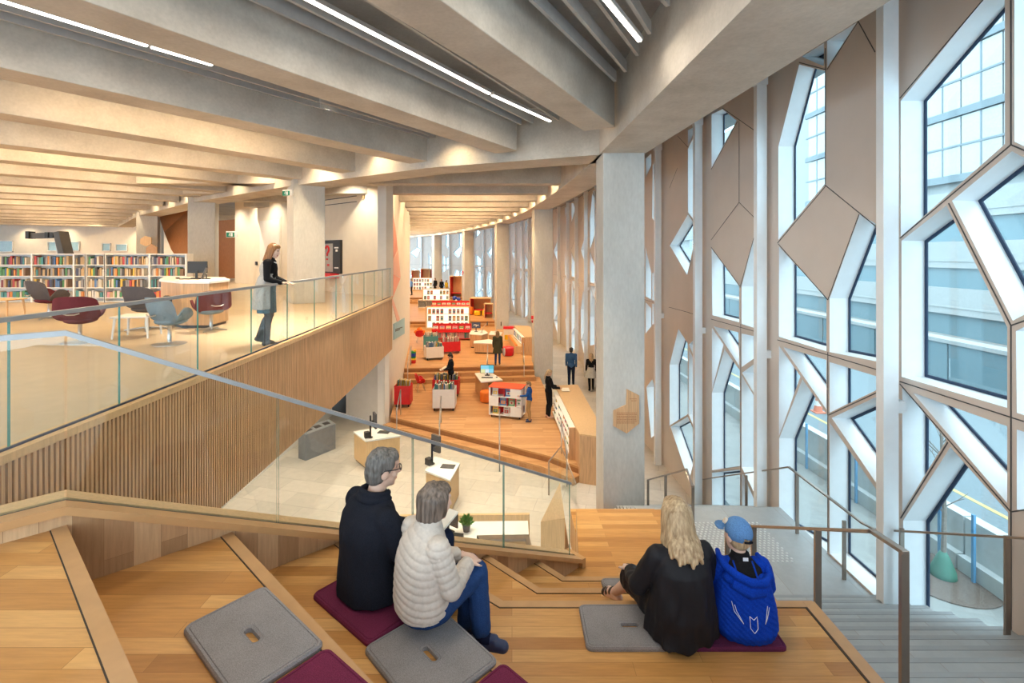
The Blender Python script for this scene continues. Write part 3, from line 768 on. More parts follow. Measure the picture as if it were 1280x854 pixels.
# drawstrings and the pale stitched emblem on the back, laid on the cloth
m = MB()
for x in (-.075, .045): m.tube([V((x, -.075, .455)), V((x - .002, -.11, .44)), V((x, -.165, .39))], .006, None, 6)
m.build('drawstrings', 'hoodie_blue', t, smooth=True)
def onback(x, z):
    best = None
    for v in top_o.data.vertices:
        if v.co.y < 0 and abs(v.co.x - x) < .012 and abs(v.co.z - z) < .012 and (best is None or v.co.y < best): best = v.co.y
    return V((x, (best if best is not None else -.2) - .002, z))
def line(m, pts, r=.0019):
    out = []
    for (a, b_), (c, d) in zip(pts[:-1], pts[1:]):
        n = max(2, int(math.hypot(c - a, d - b_) / .02))
        for i in range(n): out.append(onback(a + (c - a) * i / n, b_ + (d - b_) * i / n))
    out.append(onback(*pts[-1])); m.tube(out, r, None, 6)
m = MB()
for pts in ([(-.115, .25), (-.105, .20), (-.060, .145)], [(-.100, .235), (-.093, .205), (-.060, .145)], [(-.022, .19), (0, .172), (.022, .19), (.022, .125), (0, .10), (-.022, .125), (-.022, .19)], [(.10, .235), (.085, .19), (.072, .145)], [(.112, .225), (.098, .19), (.072, .145)]): line(m, pts)
m.build('stitched_emblem', 'stitch', t, smooth=True)
m = MB()
for nm in 'LR': m.cone(J['hip' + nm], .085, J['knee' + nm], .060); m.cone(J['knee' + nm], .058, J['ank' + nm], .045)
part('trousers', m, 'hoodie_blue', t, .009, 3); shoe(t, J, 'L', s, 'shoe_blue'); shoe(t, J, 'R', s, 'shoe_blue')
hs = s * 1.14
m = MB(); m.ell(P(0, -.02, -.015), (.078 * hs, .09 * hs, .085 * hs), rot=R); part('hair', m, 'hair_blond', t, .007, 2)
cp = MB(); cp.ell(P(0, -.012, .035), (.090 * hs, .108 * hs, .098 * hs), rot=R, nu=20, nv=12); cap_o = MB()
me = bake(cp, 'cap', .006, 2)
bm = bmesh.new(); bm.from_mesh(me); Ri = R.inverted()
cc = V(J['head'])
kill = []
for f in bm.faces:
    q = Ri @ (f.calc_center_median() - cc) / hs
    if q.z < .012 - .12 * q.y * 0 - (.03 if q.y < 0 else 0) or (abs(q.x) < .032 and q.y < -.08 and q.z < .02): kill.append(f)
bmesh.ops.delete(bm, geom=kill, context='FACES'); bm.to_mesh(me); bm.free()
me.materials.append(M['cap_blue']); o = bpy.data.objects.new('cap', me); COL.objects.link(o); o.parent = t
sm = o.modifiers.new('thick', 'SOLIDIFY'); sm.thickness = .006; sm.offset = 0
m = MB(); n_ = 9
bill = []
for j in range(4):
    row = []
    for i in range(n_):
        a = -1.0 + 2.0 * i / (n_ - 1); r = .092 + .020 * j * math.cos(a * 1.2); row.append(P(.95 * r * math.sin(a), .012 + r * math.cos(a) * 1.02 + .014 * j * math.cos(a), .030 - .004 * j - .012 * abs(math.sin(a)) ))
    bill.append(row)
o0 = len(m.v); m.v += [p for r in bill for p in r]
for j in range(3):
    for i in range(n_ - 1): m.f.append([o0 + j * n_ + i, o0 + j * n_ + i + 1, o0 + (j + 1) * n_ + i + 1, o0 + (j + 1) * n_ + i]); m.mi.append(0)
ob = m.build('cap_bill', 'cap_blue', t, smooth=True); sm = ob.modifiers.new('thick', 'SOLIDIFY'); sm.thickness = .006
m = MB(); m.tube([P(-.034, -.118, .0), P(0, -.124, -.002), P(.034, -.118, .0)], .007 * 1.0, None, 6); m.build('cap_strap', 'wool_navy', t, smooth=True)
em = P(-.070, .055, .085); nrm_ = (em - P(0, 0, .03)).normalized()
m = MB(); Rm = rot_to(nrm_); m.add([em + nrm_ * .008 + Rm @ V((.020 * math.cos(a), .020 * math.sin(a), 0)) for a in [i * PI / 8 for i in range(16)]] + [em - nrm_ * .008 + Rm @ V((.020 * math.cos(a), .020 * math.sin(a), 0)) for a in [i * PI / 8 for i in range(16)]], [tuple(range(16))] + [(i, 16 + i, 16 + (i + 1) % 16, (i + 1) % 16) for i in range(16)])
m.build('cap_badge', 'book_cream', t)

# ================================================================== felt seat cushions
def cushion(label, pix, k, mat, hole=True, th=.026, group='felt cushions on the seating steps'):
    z = TZ(k)
    P4 = [V(G(x, y, z + th)[:2]) for x, y in pix]          # order: far-left, far-right, near-right, near-left
    c = sum(P4, V((0, 0))) / 4
    ux = ((P4[1] - P4[0]) + (P4[2] - P4[3])); ux.normalize(); rz = math.atan2(ux.y, ux.x)
    R = Matrix.Rotation(-rz, 2); L = [R @ (p - c) for p in P4]
    w_ = (L[1].x + L[2].x - L[0].x - L[3].x) / 2; d_ = (L[0].y + L[1].y - L[2].y - L[3].y) / 2
    r = .035
    def rr(w, d, r, z_):
        out = []
        for cx, cy, a0 in ((w / 2 - r, d / 2 - r, 0), (-w / 2 + r, d / 2 - r, 90), (-w / 2 + r, -d / 2 + r, 180), (w / 2 - r, -d / 2 + r, 270)):
            for i in range(5): a = math.radians(a0 + i * 22.5); out.append(V((cx + r * math.cos(a), cy + r * math.sin(a), z_)))
        return out
    hw, hd = .115, .036
    levels = [(w_, d_, r, 0), (w_, d_, r, th * .6), (w_ - .012, d_ - .012, r, th), (w_ - .030, d_ - .030, r * .8, th), (w_ - .036, d_ - .036, r * .8, th - .004), (w_ - .042, d_ - .042, r * .8, th)]
    t = None
    m = MB(); rings = [rr(*l) for l in levels]; n = 20
    m.v = [p for R_ in rings for p in R_]
    for i in range(len(rings) - 1):
        for q in range(n): m.f.append([i * n + q, i * n + (q + 1) % n, (i + 1) * n + (q + 1) % n, (i + 1) * n + q]); m.mi.append(0)
    if hole:
        hr = [rr(hw + .03, hd + .03, .025, th), rr(hw + .024, hd + .024, .025, th - .003), rr(hw + .012, hd + .012, .02, th - .001), rr(hw, hd, .018, th - .004), rr(hw, hd, .018, 0)]
        o = len(m.v); m.v += [p for R_ in hr for p in R_]
        for i in range(4):
            for q in range(n): m.f.append([o + i * n + q, o + i * n + (q + 1) % n, o + (i + 1) * n + (q + 1) % n, o + (i + 1) * n + q]); m.mi.append(0)
        for q in range(n): m.f.append([5 * n + q, 5 * n + (q + 1) % n, o + (q + 1) % n, o + q]); m.mi.append(0)
    else: m.f.append([5 * n + q for q in range(n)]); m.mi.append(0)
    o = m.build('seat_cushion', mat, loc=(c.x, c.y, z + .001), rz=rz); tag(o, label, 'cushion', group)
    return o
cushion('grey felt cushion with a slot on the second oak tier, before the purple one', [(330, 731), (409, 803), (290, 878), (229, 783)], 1, 'felt_grey')
cushion('purple felt cushion beside the slotted grey cushion on the second oak tier', [(413, 809), (496, 884), (375, 975), (297, 880)], 1, 'felt_purple')
cushion('purple felt cushion under the man in the navy coat', [(458, 704), (540, 757), (454, 803), (391, 741)], 2, 'felt_purple')
cushion('grey felt cushion with a slot under the woman in the cream jacket', [(545, 757), (628, 824), (520, 900), (456, 806)], 2, 'felt_grey')
cushion('purple felt cushion beside the cream jacketed woman\'s grey cushion', [(632, 828), (705, 890), (600, 985), (528, 905)], 2, 'felt_purple')
cushion('grey felt cushion with a slot left of the woman in black', [(724, 755), (842, 755), (851, 810), (732, 810)], 3, 'felt_grey')
cushion('purple felt cushion under the boy in the blue hooded top', [(846, 755), (958, 755), (974, 810), (855, 810)], 3, 'felt_violet')
cushion('flat grey felt cushion on the low tier ahead of the woman in black', [(752, 722.5), (838, 722.5), (842, 733), (752, 733)], 5, 'felt_grey', False)
cushion('purple felt cushion on the low tier between woman and boy', [(846, 722.5), (914, 722.5), (918, 733), (850, 733)], 5, 'felt_violet', False)
# ================================================================== camera, world
cam = bpy.data.cameras.new('camera'); cam.sensor_width = 36; cam.lens = F / 1280 * 36
cam.shift_y = -(427 - HY) / 1280; cam.clip_end = 500; cam.clip_start = .05
co = bpy.data.objects.new('camera', cam); COL.objects.link(co)
co.location = (0, 0, CZ); co.rotation_euler = (PI / 2, 0, 0); SC.camera = co
w = bpy.data.worlds.new('overcast sky'); SC.world = w; w.use_nodes = True
nt = w.node_tree; nt.nodes.clear()
wo = nt.nodes.new('ShaderNodeOutputWorld'); bg = nt.nodes.new('ShaderNodeBackground')
tc = nt.nodes.new('ShaderNodeTexCoord'); sx = nt.nodes.new('ShaderNodeSeparateXYZ')
nt.links.new(tc.outputs['Generated'], sx.inputs[0])
nt.links.new(ramp(nt, sx.outputs[2], [(.0, (.62, .80, .92)), (.25, (.78, .90, .98)), (.8, (.88, .95, 1.0))]), bg.inputs[0])
bg.inputs[1].default_value = WORLD_ST if 'WORLD_ST' in globals() else 1.6
nt.links.new(bg.outputs[0], wo.inputs[0])
SC.view_settings.view_transform = 'Standard'; SC.view_settings.look = 'None'
SC.view_settings.gamma = 1; SC.view_settings.use_curve_mapping = False
SC.view_settings.exposure = 0.0
SC.cycles.transparent_max_bounces = 24; SC.cycles.max_bounces = 9; SC.cycles.diffuse_bounces = 5
SC.cycles.sample_clamp_indirect = 6; SC.cycles.caustics_reflective = False; SC.cycles.caustics_refractive = False

# ================================================================== floors
b = MB(); b.prism([(-9, -4), (4.85, -4), (4.85, 9), (4.65, 14), (4.4, 18), (4.2, 25), (3.98, 30), (3.55, 34), (2.75, 39.5), (1.6, 46.4), (-.05, 53.2), (-2.65, 59.9), (-6.85, 65.8), (-12.9, 70.3), (-16, 73), (-16, 45), (-9, 40)], -.3, 0)
struct(b.build('floor', 'stone_floor'))
# terrace slab
TE = [(-3.78, -3), (-3.78, 3), (-3.80, 5), (-3.83, 7), (-3.86, 9), (-3.92, 11), (-4.02, 13.5), (-4.20, 16.9)]
WA = (-4.47, 17.4)
b = MB(); b.prism(TE + [(-4.47, 17.3), (-14.4, 26), (-14.4, 45), (-60, 45), (-60, -3)], 2.83, ZT)
struct(b.build('floor_terrace', 'terrace_floor'))
# slatted fascia hung along the terrace edge
def resample(pts, step):
    out = []; acc = 0; nxt = 0
    for i in range(len(pts) - 1):
        a = Vector(pts[i][:2]); c = Vector(pts[i + 1][:2]); L = (c - a).length
        while nxt <= acc + L:
            out.append((a.lerp(c, (nxt - acc) / L), (c - a).normalized())); nxt += step
        acc += L
    return out
b = MB()
eo = offset_poly(TE, -.03)
for i in range(len(TE) - 1):
    b.prism([TE[i], TE[i + 1], eo[i + 1], eo[i]], 2.83, ZT - .02, 'slat_back')
so = offset_poly(TE, -.05)
for p, t in resample(so, .048):
    if p.y < 1.0: continue
    b.box((p.x, p.y, (2.83 + ZT) / 2), (.04, .027, ZT - 2.83), 'oak_slat', rz=math.atan2(t.y, t.x) - PI / 2)
struct(b.build('wall_terrace_fascia'))
b = MB(); e1 = offset_poly(TE, -.085); e2 = offset_poly(TE, .10)
for i in range(len(TE) - 1): b.prism([e1[i], e1[i + 1], e2[i + 1], e2[i]], ZT - .03, ZT + .035)
struct(b.build('trim_1', 'oak_light'))

def guard(name, label, path, zb, zt, joints, rail_mat, edge_off=0., rail=(.045, .03)):
    """glass balustrade: separate panes, a slim top rail and a base channel. path: list of plan points with zb/zt heights per point"""
    t = thing(name, label, 'glass balustrade', (0, 0, 0))
    P = [Vector(p[:2]) for p in path]
    S = [0]
    for i in range(1, len(P)): S.append(S[-1] + (P[i] - P[i - 1]).length)
    def at(s):
        for i in range(1, len(P)):
            if s <= S[i] + 1e-6:
                k = (s - S[i - 1]) / (S[i] - S[i - 1])
                return P[i - 1].lerp(P[i], k), zb[i - 1] + (zb[i] - zb[i - 1]) * k, zt[i - 1] + (zt[i] - zt[i - 1]) * k, (P[i] - P[i - 1]).normalized()
        return P[-1], zb[-1], zt[-1], (P[-1] - P[-2]).normalized()
    js = [0] + joints + [S[-1]]
    for a, c in zip(js[:-1], js[1:]):
        br = [a + .006] + [x for x in S if a + .01 < x < c - .01] + [c - .006]
        m = MB()
        for u, v in zip(br[:-1], br[1:]):
            p, b0, t0, d = at(u); q, b1, t1, d2 = at(v)
            nrm = Vector((-d2.y, d2.x)) * .006
            pts = [(p + nrm), (q + nrm), (q - nrm), (p - nrm)]
            vs = [(x.x, x.y, z) for x, z in zip(pts, (b0, b1, b1, b0))] + [(x.x, x.y, z) for x, z in zip(pts, (t0, t1, t1, t0))]
            m.add(vs, [(4, 5, 6, 7), (3, 2, 1, 0), (0, 1, 5, 4), (2, 3, 7, 6)], 'guard_glass')
            if u == br[0]: m.add(vs, [(3, 0, 4, 7)], 'glass_edge')
            if v == br[-1]: m.add(vs, [(1, 2, 6, 5)], 'glass_edge')
        m.build('glass_panel', None, t)
    m = MB(); m2 = MB()
    for i in range(len(P) - 1):
        d = (P[i + 1] - P[i]).normalized(); nn = Vector((-d.y, d.x))
        for mm, w_, z0a, z0b, h_ in ((m, rail[0], zt[i] - .005, zt[i + 1] - .005, rail[1]), (m2, .022, zb[i] - .015, zb[i + 1] - .015, .022)):
            q = nn * (w_ / 2)
            vs = [((P[i] + q).x, (P[i] + q).y, z0a), ((P[i + 1] + q).x, (P[i + 1] + q).y, z0b), ((P[i + 1] - q).x, (P[i + 1] - q).y, z0b), ((P[i] - q).x, (P[i] - q).y, z0a)]
            vs += [(x, y, z + h_) for x, y, z in vs]
            mm.add(vs, [(4, 5, 6, 7), (3, 2, 1, 0), (0, 1, 5, 4), (2, 3, 7, 6), (3, 0, 4, 7), (1, 2, 6, 5)])
    m.build('handrail', rail_mat, t); m2.build('base_channel', 'gasket', t)
    return t
gp = [p for p in TE if p[1] > 0] ; gp = [(-3.78, 1.0)] + gp
zb = [ZT + .045] * len(gp); zt = [ZT + 1.0] * len(gp)
def terr_joint(px):           # arc length along terrace edge where the sight line px crosses
    k = (px - 640) / F
    s = 0
    for i in range(len(gp) - 1):
        a = Vector(gp[i]); c = Vector(gp[i + 1]); L = (c - a).length
        fa = a.x - k * a.y; fc = c.x - k * c.y
        if fa * fc <= 0: return s + L * fa / (fa - fc)
        s += L
    return s
guard('terrace_balustrade', 'long glass balustrade along the edge of the lounge terrace above the oak slats', gp, zb, zt,
      [terr_joint(x) for x in (11, 149, 247, 314, 359, 393, 420, 440, 455, 468, 478)], 'rail_steel', rail=(.05, .035))

# ================================================================== amphitheatre
N_ = {}
XR = 2.12
def nos(k, pix, extra):
    N_[k] = [Vector(G(px, py, TZ(k))[:2]) for px, py in pix] + [Vector(e) for e in extra]
nos(0, [(80, 643), (165, 854)], [(-.52, .97), (XR, .97)])
nos(1, [(285, 663), (460, 854)], [(-.22, 1.70), (XR, 1.70)])
nos(2, [(425, 676), (562, 781), (650, 854)], [(.06, 2.37), (XR, 2.37)])
y3 = G(640, 753.5, TZ(3)).y
nos(3, [(512, 678), (590, 731), (628, 753.5)], [(XR, y3)])
y4 = G(640, 737, TZ(4)).y
nos(4, [(608, 695), (674, 737)], [(XR, y4)])
y5 = G(640, 722.5, TZ(5)).y
nos(5, [(672.5, 702), (705, 722.5)], [(XR, y5)])
wd = Vector((2.55, 2.29)).normalized(); wn = Vector((-wd.y, wd.x))      # guard wall direction, outward normal
WP = Vector((-2.28, 2.70)) * (TZ(0) and 1.0)
def onwall(px):
    k = (px - 640) / F
    t = (k * WP.y - WP.x) / (wd.x - k * wd.y)
    return WP + wd * t
for k in range(6):                                     # start every nosing on the wall line
    p = N_[k][0]; N_[k][0] = WP + wd * (p - WP).dot(wd)
wend = onwall(724)
y6 = G(640, 637, TZ(6)).y
xl6 = G(720, 637, TZ(6)).x
N_[6] = [wend, Vector((xl6, y6)), Vector((XR, y6))]
wfar = WP - wd * 4.5
for k in range(7):
    if k == 0: poly = [wfar, Vector((-6, -3)), Vector((XR, -3))] + list(reversed(N_[0]))
    else: poly = list(N_[k - 1]) + list(reversed(N_[k]))
    b = MB(); b.prism(poly, TZ(k) - .5, TZ(k))
    struct(b.build('floor_tier_%d' % (k + 1), 'oak_floor'))
# hidden flights under the sight line, down to the ground floor
z = TZ(6); y = y6; k = 0
while z > .36:
    z -= RI; b = MB(); b.prism([(xl6 + .1 * k, y - .05), (xl6 + .1 * k, y + .66), (XR, y + .66), (XR, y - .05)], max(0, z - .5), z); struct(b.build('floor_tier_%d' % (8 + k), 'oak_floor')); y += .64; k += 1
b = MB()
for k in range(6):
    L = N_[k]
    i1 = offset_poly(L, -.05); i2 = offset_poly(L, -.055); o1 = offset_poly(L, .012)
    for i in range(len(L) - 1):
        b.prism([o1[i], o1[i + 1], i1[i + 1], i1[i]], TZ(k) - .04, TZ(k) + .006, 'oak_nosing')
        b.prism([i1[i], i1[i + 1], i2[i + 1], i2[i]], TZ(k) - .01, TZ(k) + .003, 'dark_seam')
        o2 = offset_poly(L, .004)
        b.prism([o2[i], o2[i + 1], L[i + 1], L[i]], TZ(k + 1), TZ(k + 1) + .02, 'dark_seam')
struct(b.build('trim_2'))
b = MB()                                               # side edge of the seating steps
for k in range(7):
    y0 = N_[k - 1][-1].y if k else -3
    b.prism([(XR - .07, y0), (XR + .012, y0), (XR + .012, N_[k][-1].y), (XR - .07, N_[k][-1].y)], TZ(k) - .05, TZ(k) + .007, 'oak_nosing')
    b.prism([(XR - .085, y0), (XR - .07, y0), (XR - .07, N_[k][-1].y), (XR - .085, N_[k][-1].y)], TZ(k) - .01, TZ(k) + .004, 'dark_seam')
    b.prism([(XR, y0), (XR + .02, y0), (XR + .02, N_[k][-1].y + .01), (XR, N_[k][-1].y + .01)], 1.0, TZ(k) - .04, 'oak_light')
struct(b.build('trim_3'))
# guard wall with wood cladding, cap and glass
corner = onwall(82); hc = 1.34
ze = CZ - (697 - HY) * wend.y / F
zc = CZ - (629 - HY) * corner.y / F
def capz(p):
    t = (p - corner).dot(wd); L = (wend - corner).dot(wd)
    return zc if t < 0 else zc + (ze - zc) * t / L
b = MB()
prof = [wfar, corner, wend]
b.slab([(p.x, p.y, capz(p) - .03) for p in prof] + [(p.x, p.y, 2.0) for p in reversed(prof)], (wn.x * .17, wn.y * .17, 0))
wallg = b.build('wall_guard', 'oak_wall'); struct(wallg)
b = MB()
for a, c in ((wfar, corner), (corner, wend)):
    for o0, o1, mt, dz in ((-.05, .045, 'oak_nosing', 0), (.045, .085, 'gasket', -.012), (.085, .20, 'oak_light', 0)):
        q = [a + wn * o0, c + wn * o0, c + wn * o1, a + wn * o1]
        vs = [(x.x, x.y, capz(y_) + dz - .045) for x, y_ in zip(q, (a, c, c, a))]
        vs += [(x, y_, z_ + .045) for x, y_, z_ in vs]
        b.add(vs, [(4, 5, 6, 7), (3, 2, 1, 0), (0, 1, 5, 4), (2, 3, 7, 6), (3, 0, 4, 7), (1, 2, 6, 5)], mt)
e = wend + wd * .05
b.prism([wend - wn * .05, e - wn * .05, e + wn * .20, wend + wn * .20], ze - .5, ze, 'oak_nosing')
struct(b.build('trim_4'))
go = wn * .065
gpth = [wfar + go, corner + go, onwall(718) + go]
def rz_(px, py):
    p = onwall(px) + go; return CZ - (py - HY) * p.y / F
zl = rz_(78, 418.5); zr = rz_(718, 605)
L0 = (gpth[1] - gpth[0]).length
jn = [L0] + [L0 + (onwall(x) - corner).length for x in (351, 521, 635)]
guard('stair_balustrade', 'frameless glass balustrade on the sloping oak wall beside the seating steps', gpth,
      [capz(wfar) - .03, capz(corner) - .03, capz(onwall(718)) - .03], [zl, zl, zr], jn, 'rail_steel', rail=(.05, .028))

# ================================================================== stone stair and landing by the windows
LZ = CZ - 4.36
b = MB(); b.prism([(XR, 6.05), (4.62, 6.05), (4.62, 8.45), (XR, 8.45)], LZ - .5, LZ, 'stone_stair')
y = 6.05; z = LZ
while y > -1:
    z += .15; b.prism([(XR, y - .31), (4.62, y - .31), (4.62, y), (XR, y)], z - .6, z, 'stone_stair'); b.prism([(XR, y - .045), (4.62, y - .045), (4.62, y + .001), (XR, y + .001)], z - .02, z + .002, 'stair_nosing'); y -= .30
y = 8.45; z = LZ
while z > .15:
    z -= .15; b.prism([(XR, y), (4.62, y), (4.6, y + .31), (XR, y + .31)], max(0, z - .6), z, 'stone_stair'); y += .30
struct(b.build('floor_stair'))
b = MB()
for i in range(18):
    for j in range(17): b.lathe([(.019, 0), (.014, .007), (.001, .008)], (2.85 + i * .066 + (j % 2) * .033, 6.95 + j * .062, LZ), 'tactile', 8)
struct(b.build('trim_5'))
def railing(name, label, rail_pts, posts, mat='bronze_steel', r=.022, pr=(.045, .018)):
    t = thing(name, label, 'railing')
    m = MB()
    for a, c in zip(rail_pts[:-1], rail_pts[1:]):
        a = Vector(a); c = Vector(c); d = c - a; R = d.to_track_quat('Y', 'Z').to_matrix()
        m.box((a + c) / 2, (.042, d.length + .03, .022), rot=R)
    m.build('handrail', mat, t, bevel=.004)
    for x, y, z0, z1 in posts:
        m = MB(); m.box((x, y, (z0 + z1) / 2), (.045, .022, z1 - z0)); m.build('post', mat, t)
    return t
def stz(y):           # stair surface height
    if y < 6.05: return LZ + .15 * (math.floor((6.05 - y) / .30) + 1)
    if y < 8.45: return LZ
    return max(0, LZ - .15 * (math.floor((y - 8.45) / .30) + 1))
X1 = XR + .09
p = [(X1, F * (X1) / (px - 640), None) for px in (1130, 1091, 1022, 942, 909)]
ya, yb, yc, yd, ye = (F * X1 / (px - 640) for px in (1130, 1091, 1022, 942, 909))
hz = lambda py, y: CZ - (py - HY) * y / F
zb_, ze_ = hz(664.5, yb), hz(656.5, ye)
zz = lambda y: zb_ + (ze_ - zb_) * (y - yb) / (ye - yb)
railing('stair_railing', 'bronze handrail on flat posts along the edge of the oak seating beside the boy',
        [(X1, ya, hz(690, ya)), (X1, yb, zb_), (X1, ye, ze_)], [(X1, ya, stz(ya) - .05, hz(690, ya))] + [(X1, q, stz(q) - .05, zz(q)) for q in (yc, yd, ye)])
X2 = 4.45
q1, q2, q3, q4 = (F * X2 / (px - 640) for px in (1300, 1078, 986, 874))
zs2 = hz(657, 4.4) + (4.4 - q1) * .5
railing('window_railing', 'slim handrail along the tall windows following the stone stair down',
        [(X2, 1.2, stz(1.2) + .93), (X2, 6.0, hz(654, q2) + .04), (X2, q2, hz(654, q2)), (X2, q3, hz(584, q3)), (X2, q4, hz(600, q4)), (X2 - .0, q4 + .05, .85)],
        [(X2, q, stz(q), a) for q, a in ((4.40, stz(4.4) + .93), (5.59, stz(5.59) + .93), (6.56, hz(654, 6.5)), (7.64, hz(590, 7.7)), (q4, hz(600, q4)), (9.3, 1.9))])
X3 = 2.8
r1, r2, r3 = (F * X3 / (px - 640) for px in (866, 858, 810))
railing('landing_railing', 'short bent handrail at the head of the lower stair beside the concrete column',
        [(X3, r1, LZ + .75), (X3, r2, hz(587, r2)), (X3, r3, hz(600, r3))], [(X3, r1, LZ, LZ + .78), (X3, F * X3 / 192, stz(F * X3 / 192), hz(593, F * X3 / 192)), (X3, r3, stz(r3), hz(600, r3))])

# ================================================================== columns, ring beams, joists
def column(i, cx, cy, w, rz, z0=0, nm=None):
    b = MB(); b.box((cx, cy, (z0 + ZR) / 2 + .1), (w, w, ZR - z0 + .2), rz=rz); return struct(b.build('column', 'column_concrete', bevel=.015))
column(0, 2.32, 10.58, .86, .0)
column(1, 1.44, 23.4, .88, .09); column(2, -.72, 34.5, .88, .2); column(3, -4.05, 45, .88, .35); column(4, -8.45, 55, .88, .5)
column(5, -6.46, 15.35, .92, .62, ZT); column(6, -12.72, 20.2, .95, .40, ZT); column(7, -20.2, 27.2, .95, .5, ZT); column(8, -22.3, 30.5, .9, .5, ZT)
def ribbon(name, left, right, z0, z1, mat):
    n = len(left); vs = []; fs = []
    for p, q in zip(left, right):
        for a, z in ((p, z0), (q, z0), (q, z1), (p, z1)): vs.append((a[0], a[1], z))
    for i in range(n - 1):
        for k in range(4): fs.append((i * 4 + k, i * 4 + (k + 1) % 4, i * 4 + 4 + (k + 1) % 4, i * 4 + 4 + k))
    fs += [(3, 2, 1, 0), tuple((n - 1) * 4 + k for k in range(4))]
    b = MB(); b.add(vs, fs); return struct(b.build(name, mat))
ribbon('beam', [(2.15, -3), (1.98, 4.04), (1.84, 9.9), (1.84, 11.05)], [(3.45, -3), (3.12, 4.24), (2.78, 10.04), (2.75, 11.05)], ZR, ZS, 'concrete')
RC = [(2.32, 10.4), (2.20, 13.1), (2.0, 16), (1.72, 19), (1.24, 23.4), (.40, 28.6), (-.82, 34.6), (-2.3, 39.7), (-4.05, 45), (-6.1, 50), (-8.45, 55), (-14, 63), (-22, 71)]
ribbon('beam', offset_poly(RC, .47), offset_poly(RC, -.47), ZR, ZS, 'concrete')
LC = [(2.4, 10.6), (-1.9, 12.35), (-6.46, 15.35), (-12.72, 20.2), (-20.2, 27.2), (-30, 38)]
LL = offset_poly(LC, .47)
ribbon('beam', LL, offset_poly(LC, -.47), ZR, ZS, 'concrete')
JB = [((551, 0), (763, 155)), ((103, 0), (639, 186)), ((0, 84), (526, 200)), ((0, 141), (436, 213)), ((0, 180), (367.5, 222.5)), ((0, 200), (314, 231)), ((0, 217), (273, 239)), ((0, 230), (242, 244.6)),
      ((0, 240), (215, 251)), ((0, 248), (196, 256)), ((0, 255), (180, 262)), ((0, 261), (172, 266.5)), ((0, 266), (168, 270.5)), ((0, 270.5), (166, 274.5)), ((0, 274), (164, 278)), ((0, 277.5), (162, 281)), ((0, 280.5), (160, 284))]
JE = []
for a, c in JB:
    A = Vector(G(*a, ZJ)[:2]); C_ = Vector(G(*c, ZJ)[:2]); d = (C_ - A).normalized(); nl = Vector((-d.y, d.x))
    E = C_ + d * .25; S = A - d * (14 if A.y > 5.5 else 8)
    JE.append((C_, d, nl, A))
    b = MB(); b.prism([S, E, E + nl * .58, S + nl * .58], ZJ, ZS); struct(b.build('beam', 'concrete', bevel=.012))
JR = []
Yj = 15.6; k = 0
def ring_at(Y):
    for i in range(len(RC) - 1):
        if RC[i][1] <= Y <= RC[i + 1][1]:
            t = (Y - RC[i][1]) / (RC[i + 1][1] - RC[i][1]); p = Vector(RC[i]).lerp(Vector(RC[i + 1]), t)
            d = (Vector(RC[i + 1]) - Vector(RC[i])).normalized(); return p, d
    return Vector(RC[-1]), Vector((-.7, .7))
while Yj < 62:
    p, d = ring_at(Yj); n_ = Vector((-1, 0)) if Yj < 24 else (Vector((-1, 0)) * .5 + Vector((-d.y, d.x)) * .5).normalized()
    d2 = Vector((n_.y, -n_.x))
    b = MB(); q = p + n_ * 14; b.prism([p, q, q + d2 * .55, p + d2 * .55], ZJ, ZS); struct(b.build('beam', 'concrete'))
    JR.append((p, n_, d)); Yj += 2.55
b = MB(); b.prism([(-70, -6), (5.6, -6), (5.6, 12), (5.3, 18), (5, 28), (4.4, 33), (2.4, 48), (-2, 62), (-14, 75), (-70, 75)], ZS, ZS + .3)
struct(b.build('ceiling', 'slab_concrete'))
# slats (baffles) and linear lamps in the near bays
ZB = CZ + 2.75
def strip(a, c, ext=0, za=ZB):
    A = G(*a, za); C_ = G(*c, za); d = (C_ - A).normalized(); return A - d * ext, C_
SLAT = [((663, 0), (769, 102)), ((705, 0), (782, 90)), ((745, 0), (797, 70)), ((785, 0), (812, 43)), ((827, 0), (835, 8)), ((400, 40), (651, 156)), ((400, 20), (666, 154.5)), ((457, 0), (698, 151)),
        ((400, 127), (544, 172)), ((400, 135), (536, 173)), ((0, 12), (430, 137)), ((0, 24), (430, 144))]
SLL = ['ceiling baffle in the bay beside the concrete ring beam, %s from the big joist' % o for o in ('first', 'second', 'third', 'fourth', 'fifth')] + \
      ['lower ceiling baffle left of the long linear lamp between the two large joists', 'ceiling baffle just left of the long linear lamp between the two large joists', 'ceiling baffle right of the long linear lamp between the two large joists',
       'short ceiling baffle ending at the ring beam in the second joist bay', 'second short ceiling baffle ending at the ring beam in the second joist bay', 'long ceiling baffle right below the linear lamp at the upper left', 'long ceiling baffle farther below the linear lamp at the upper left']
for i, (a, c) in enumerate(SLAT):
    A, C_ = strip(a, c, 5 if i not in (8, 9) else 0); d = C_ - A
    b = MB(); R = d.to_track_quat('Y', 'Z').to_matrix(); b.box((A + C_) / 2 + Vector((0, 0, .08)), (.045, d.length, .16), rot=R)
    tag(b.build('ceiling_baffle', 'slat_grey'), SLL[i], 'ceiling baffle', 'grey baffles between the ceiling joists')
def linlamp(a, c, label, ext=0, za=ZB - .10):
    A, C_ = strip(a, c, ext, za); d = C_ - A; R = d.to_track_quat('Y', 'Z').to_matrix(); mid = (A + C_) / 2
    t = thing('linear_lamp', label, 'ceiling lamp', mid, 0, 'linear ceiling lamps'); t.rotation_euler = R.to_euler()
    m = MB(); m.box((0, 0, .035), (.08, d.length, .05)); m.build('housing', 'slat_grey', t)
    m = MB(); m.box((0, 0, .002), (.045, d.length - .02, .02)); m.build('diffuser', 'lamp_strip', t)
    area(mid - Vector((0, 0, .02)), .1, NEARP * d.length, rot=R.to_euler(), sy=d.length, col=(1, .86, .68))
    return t
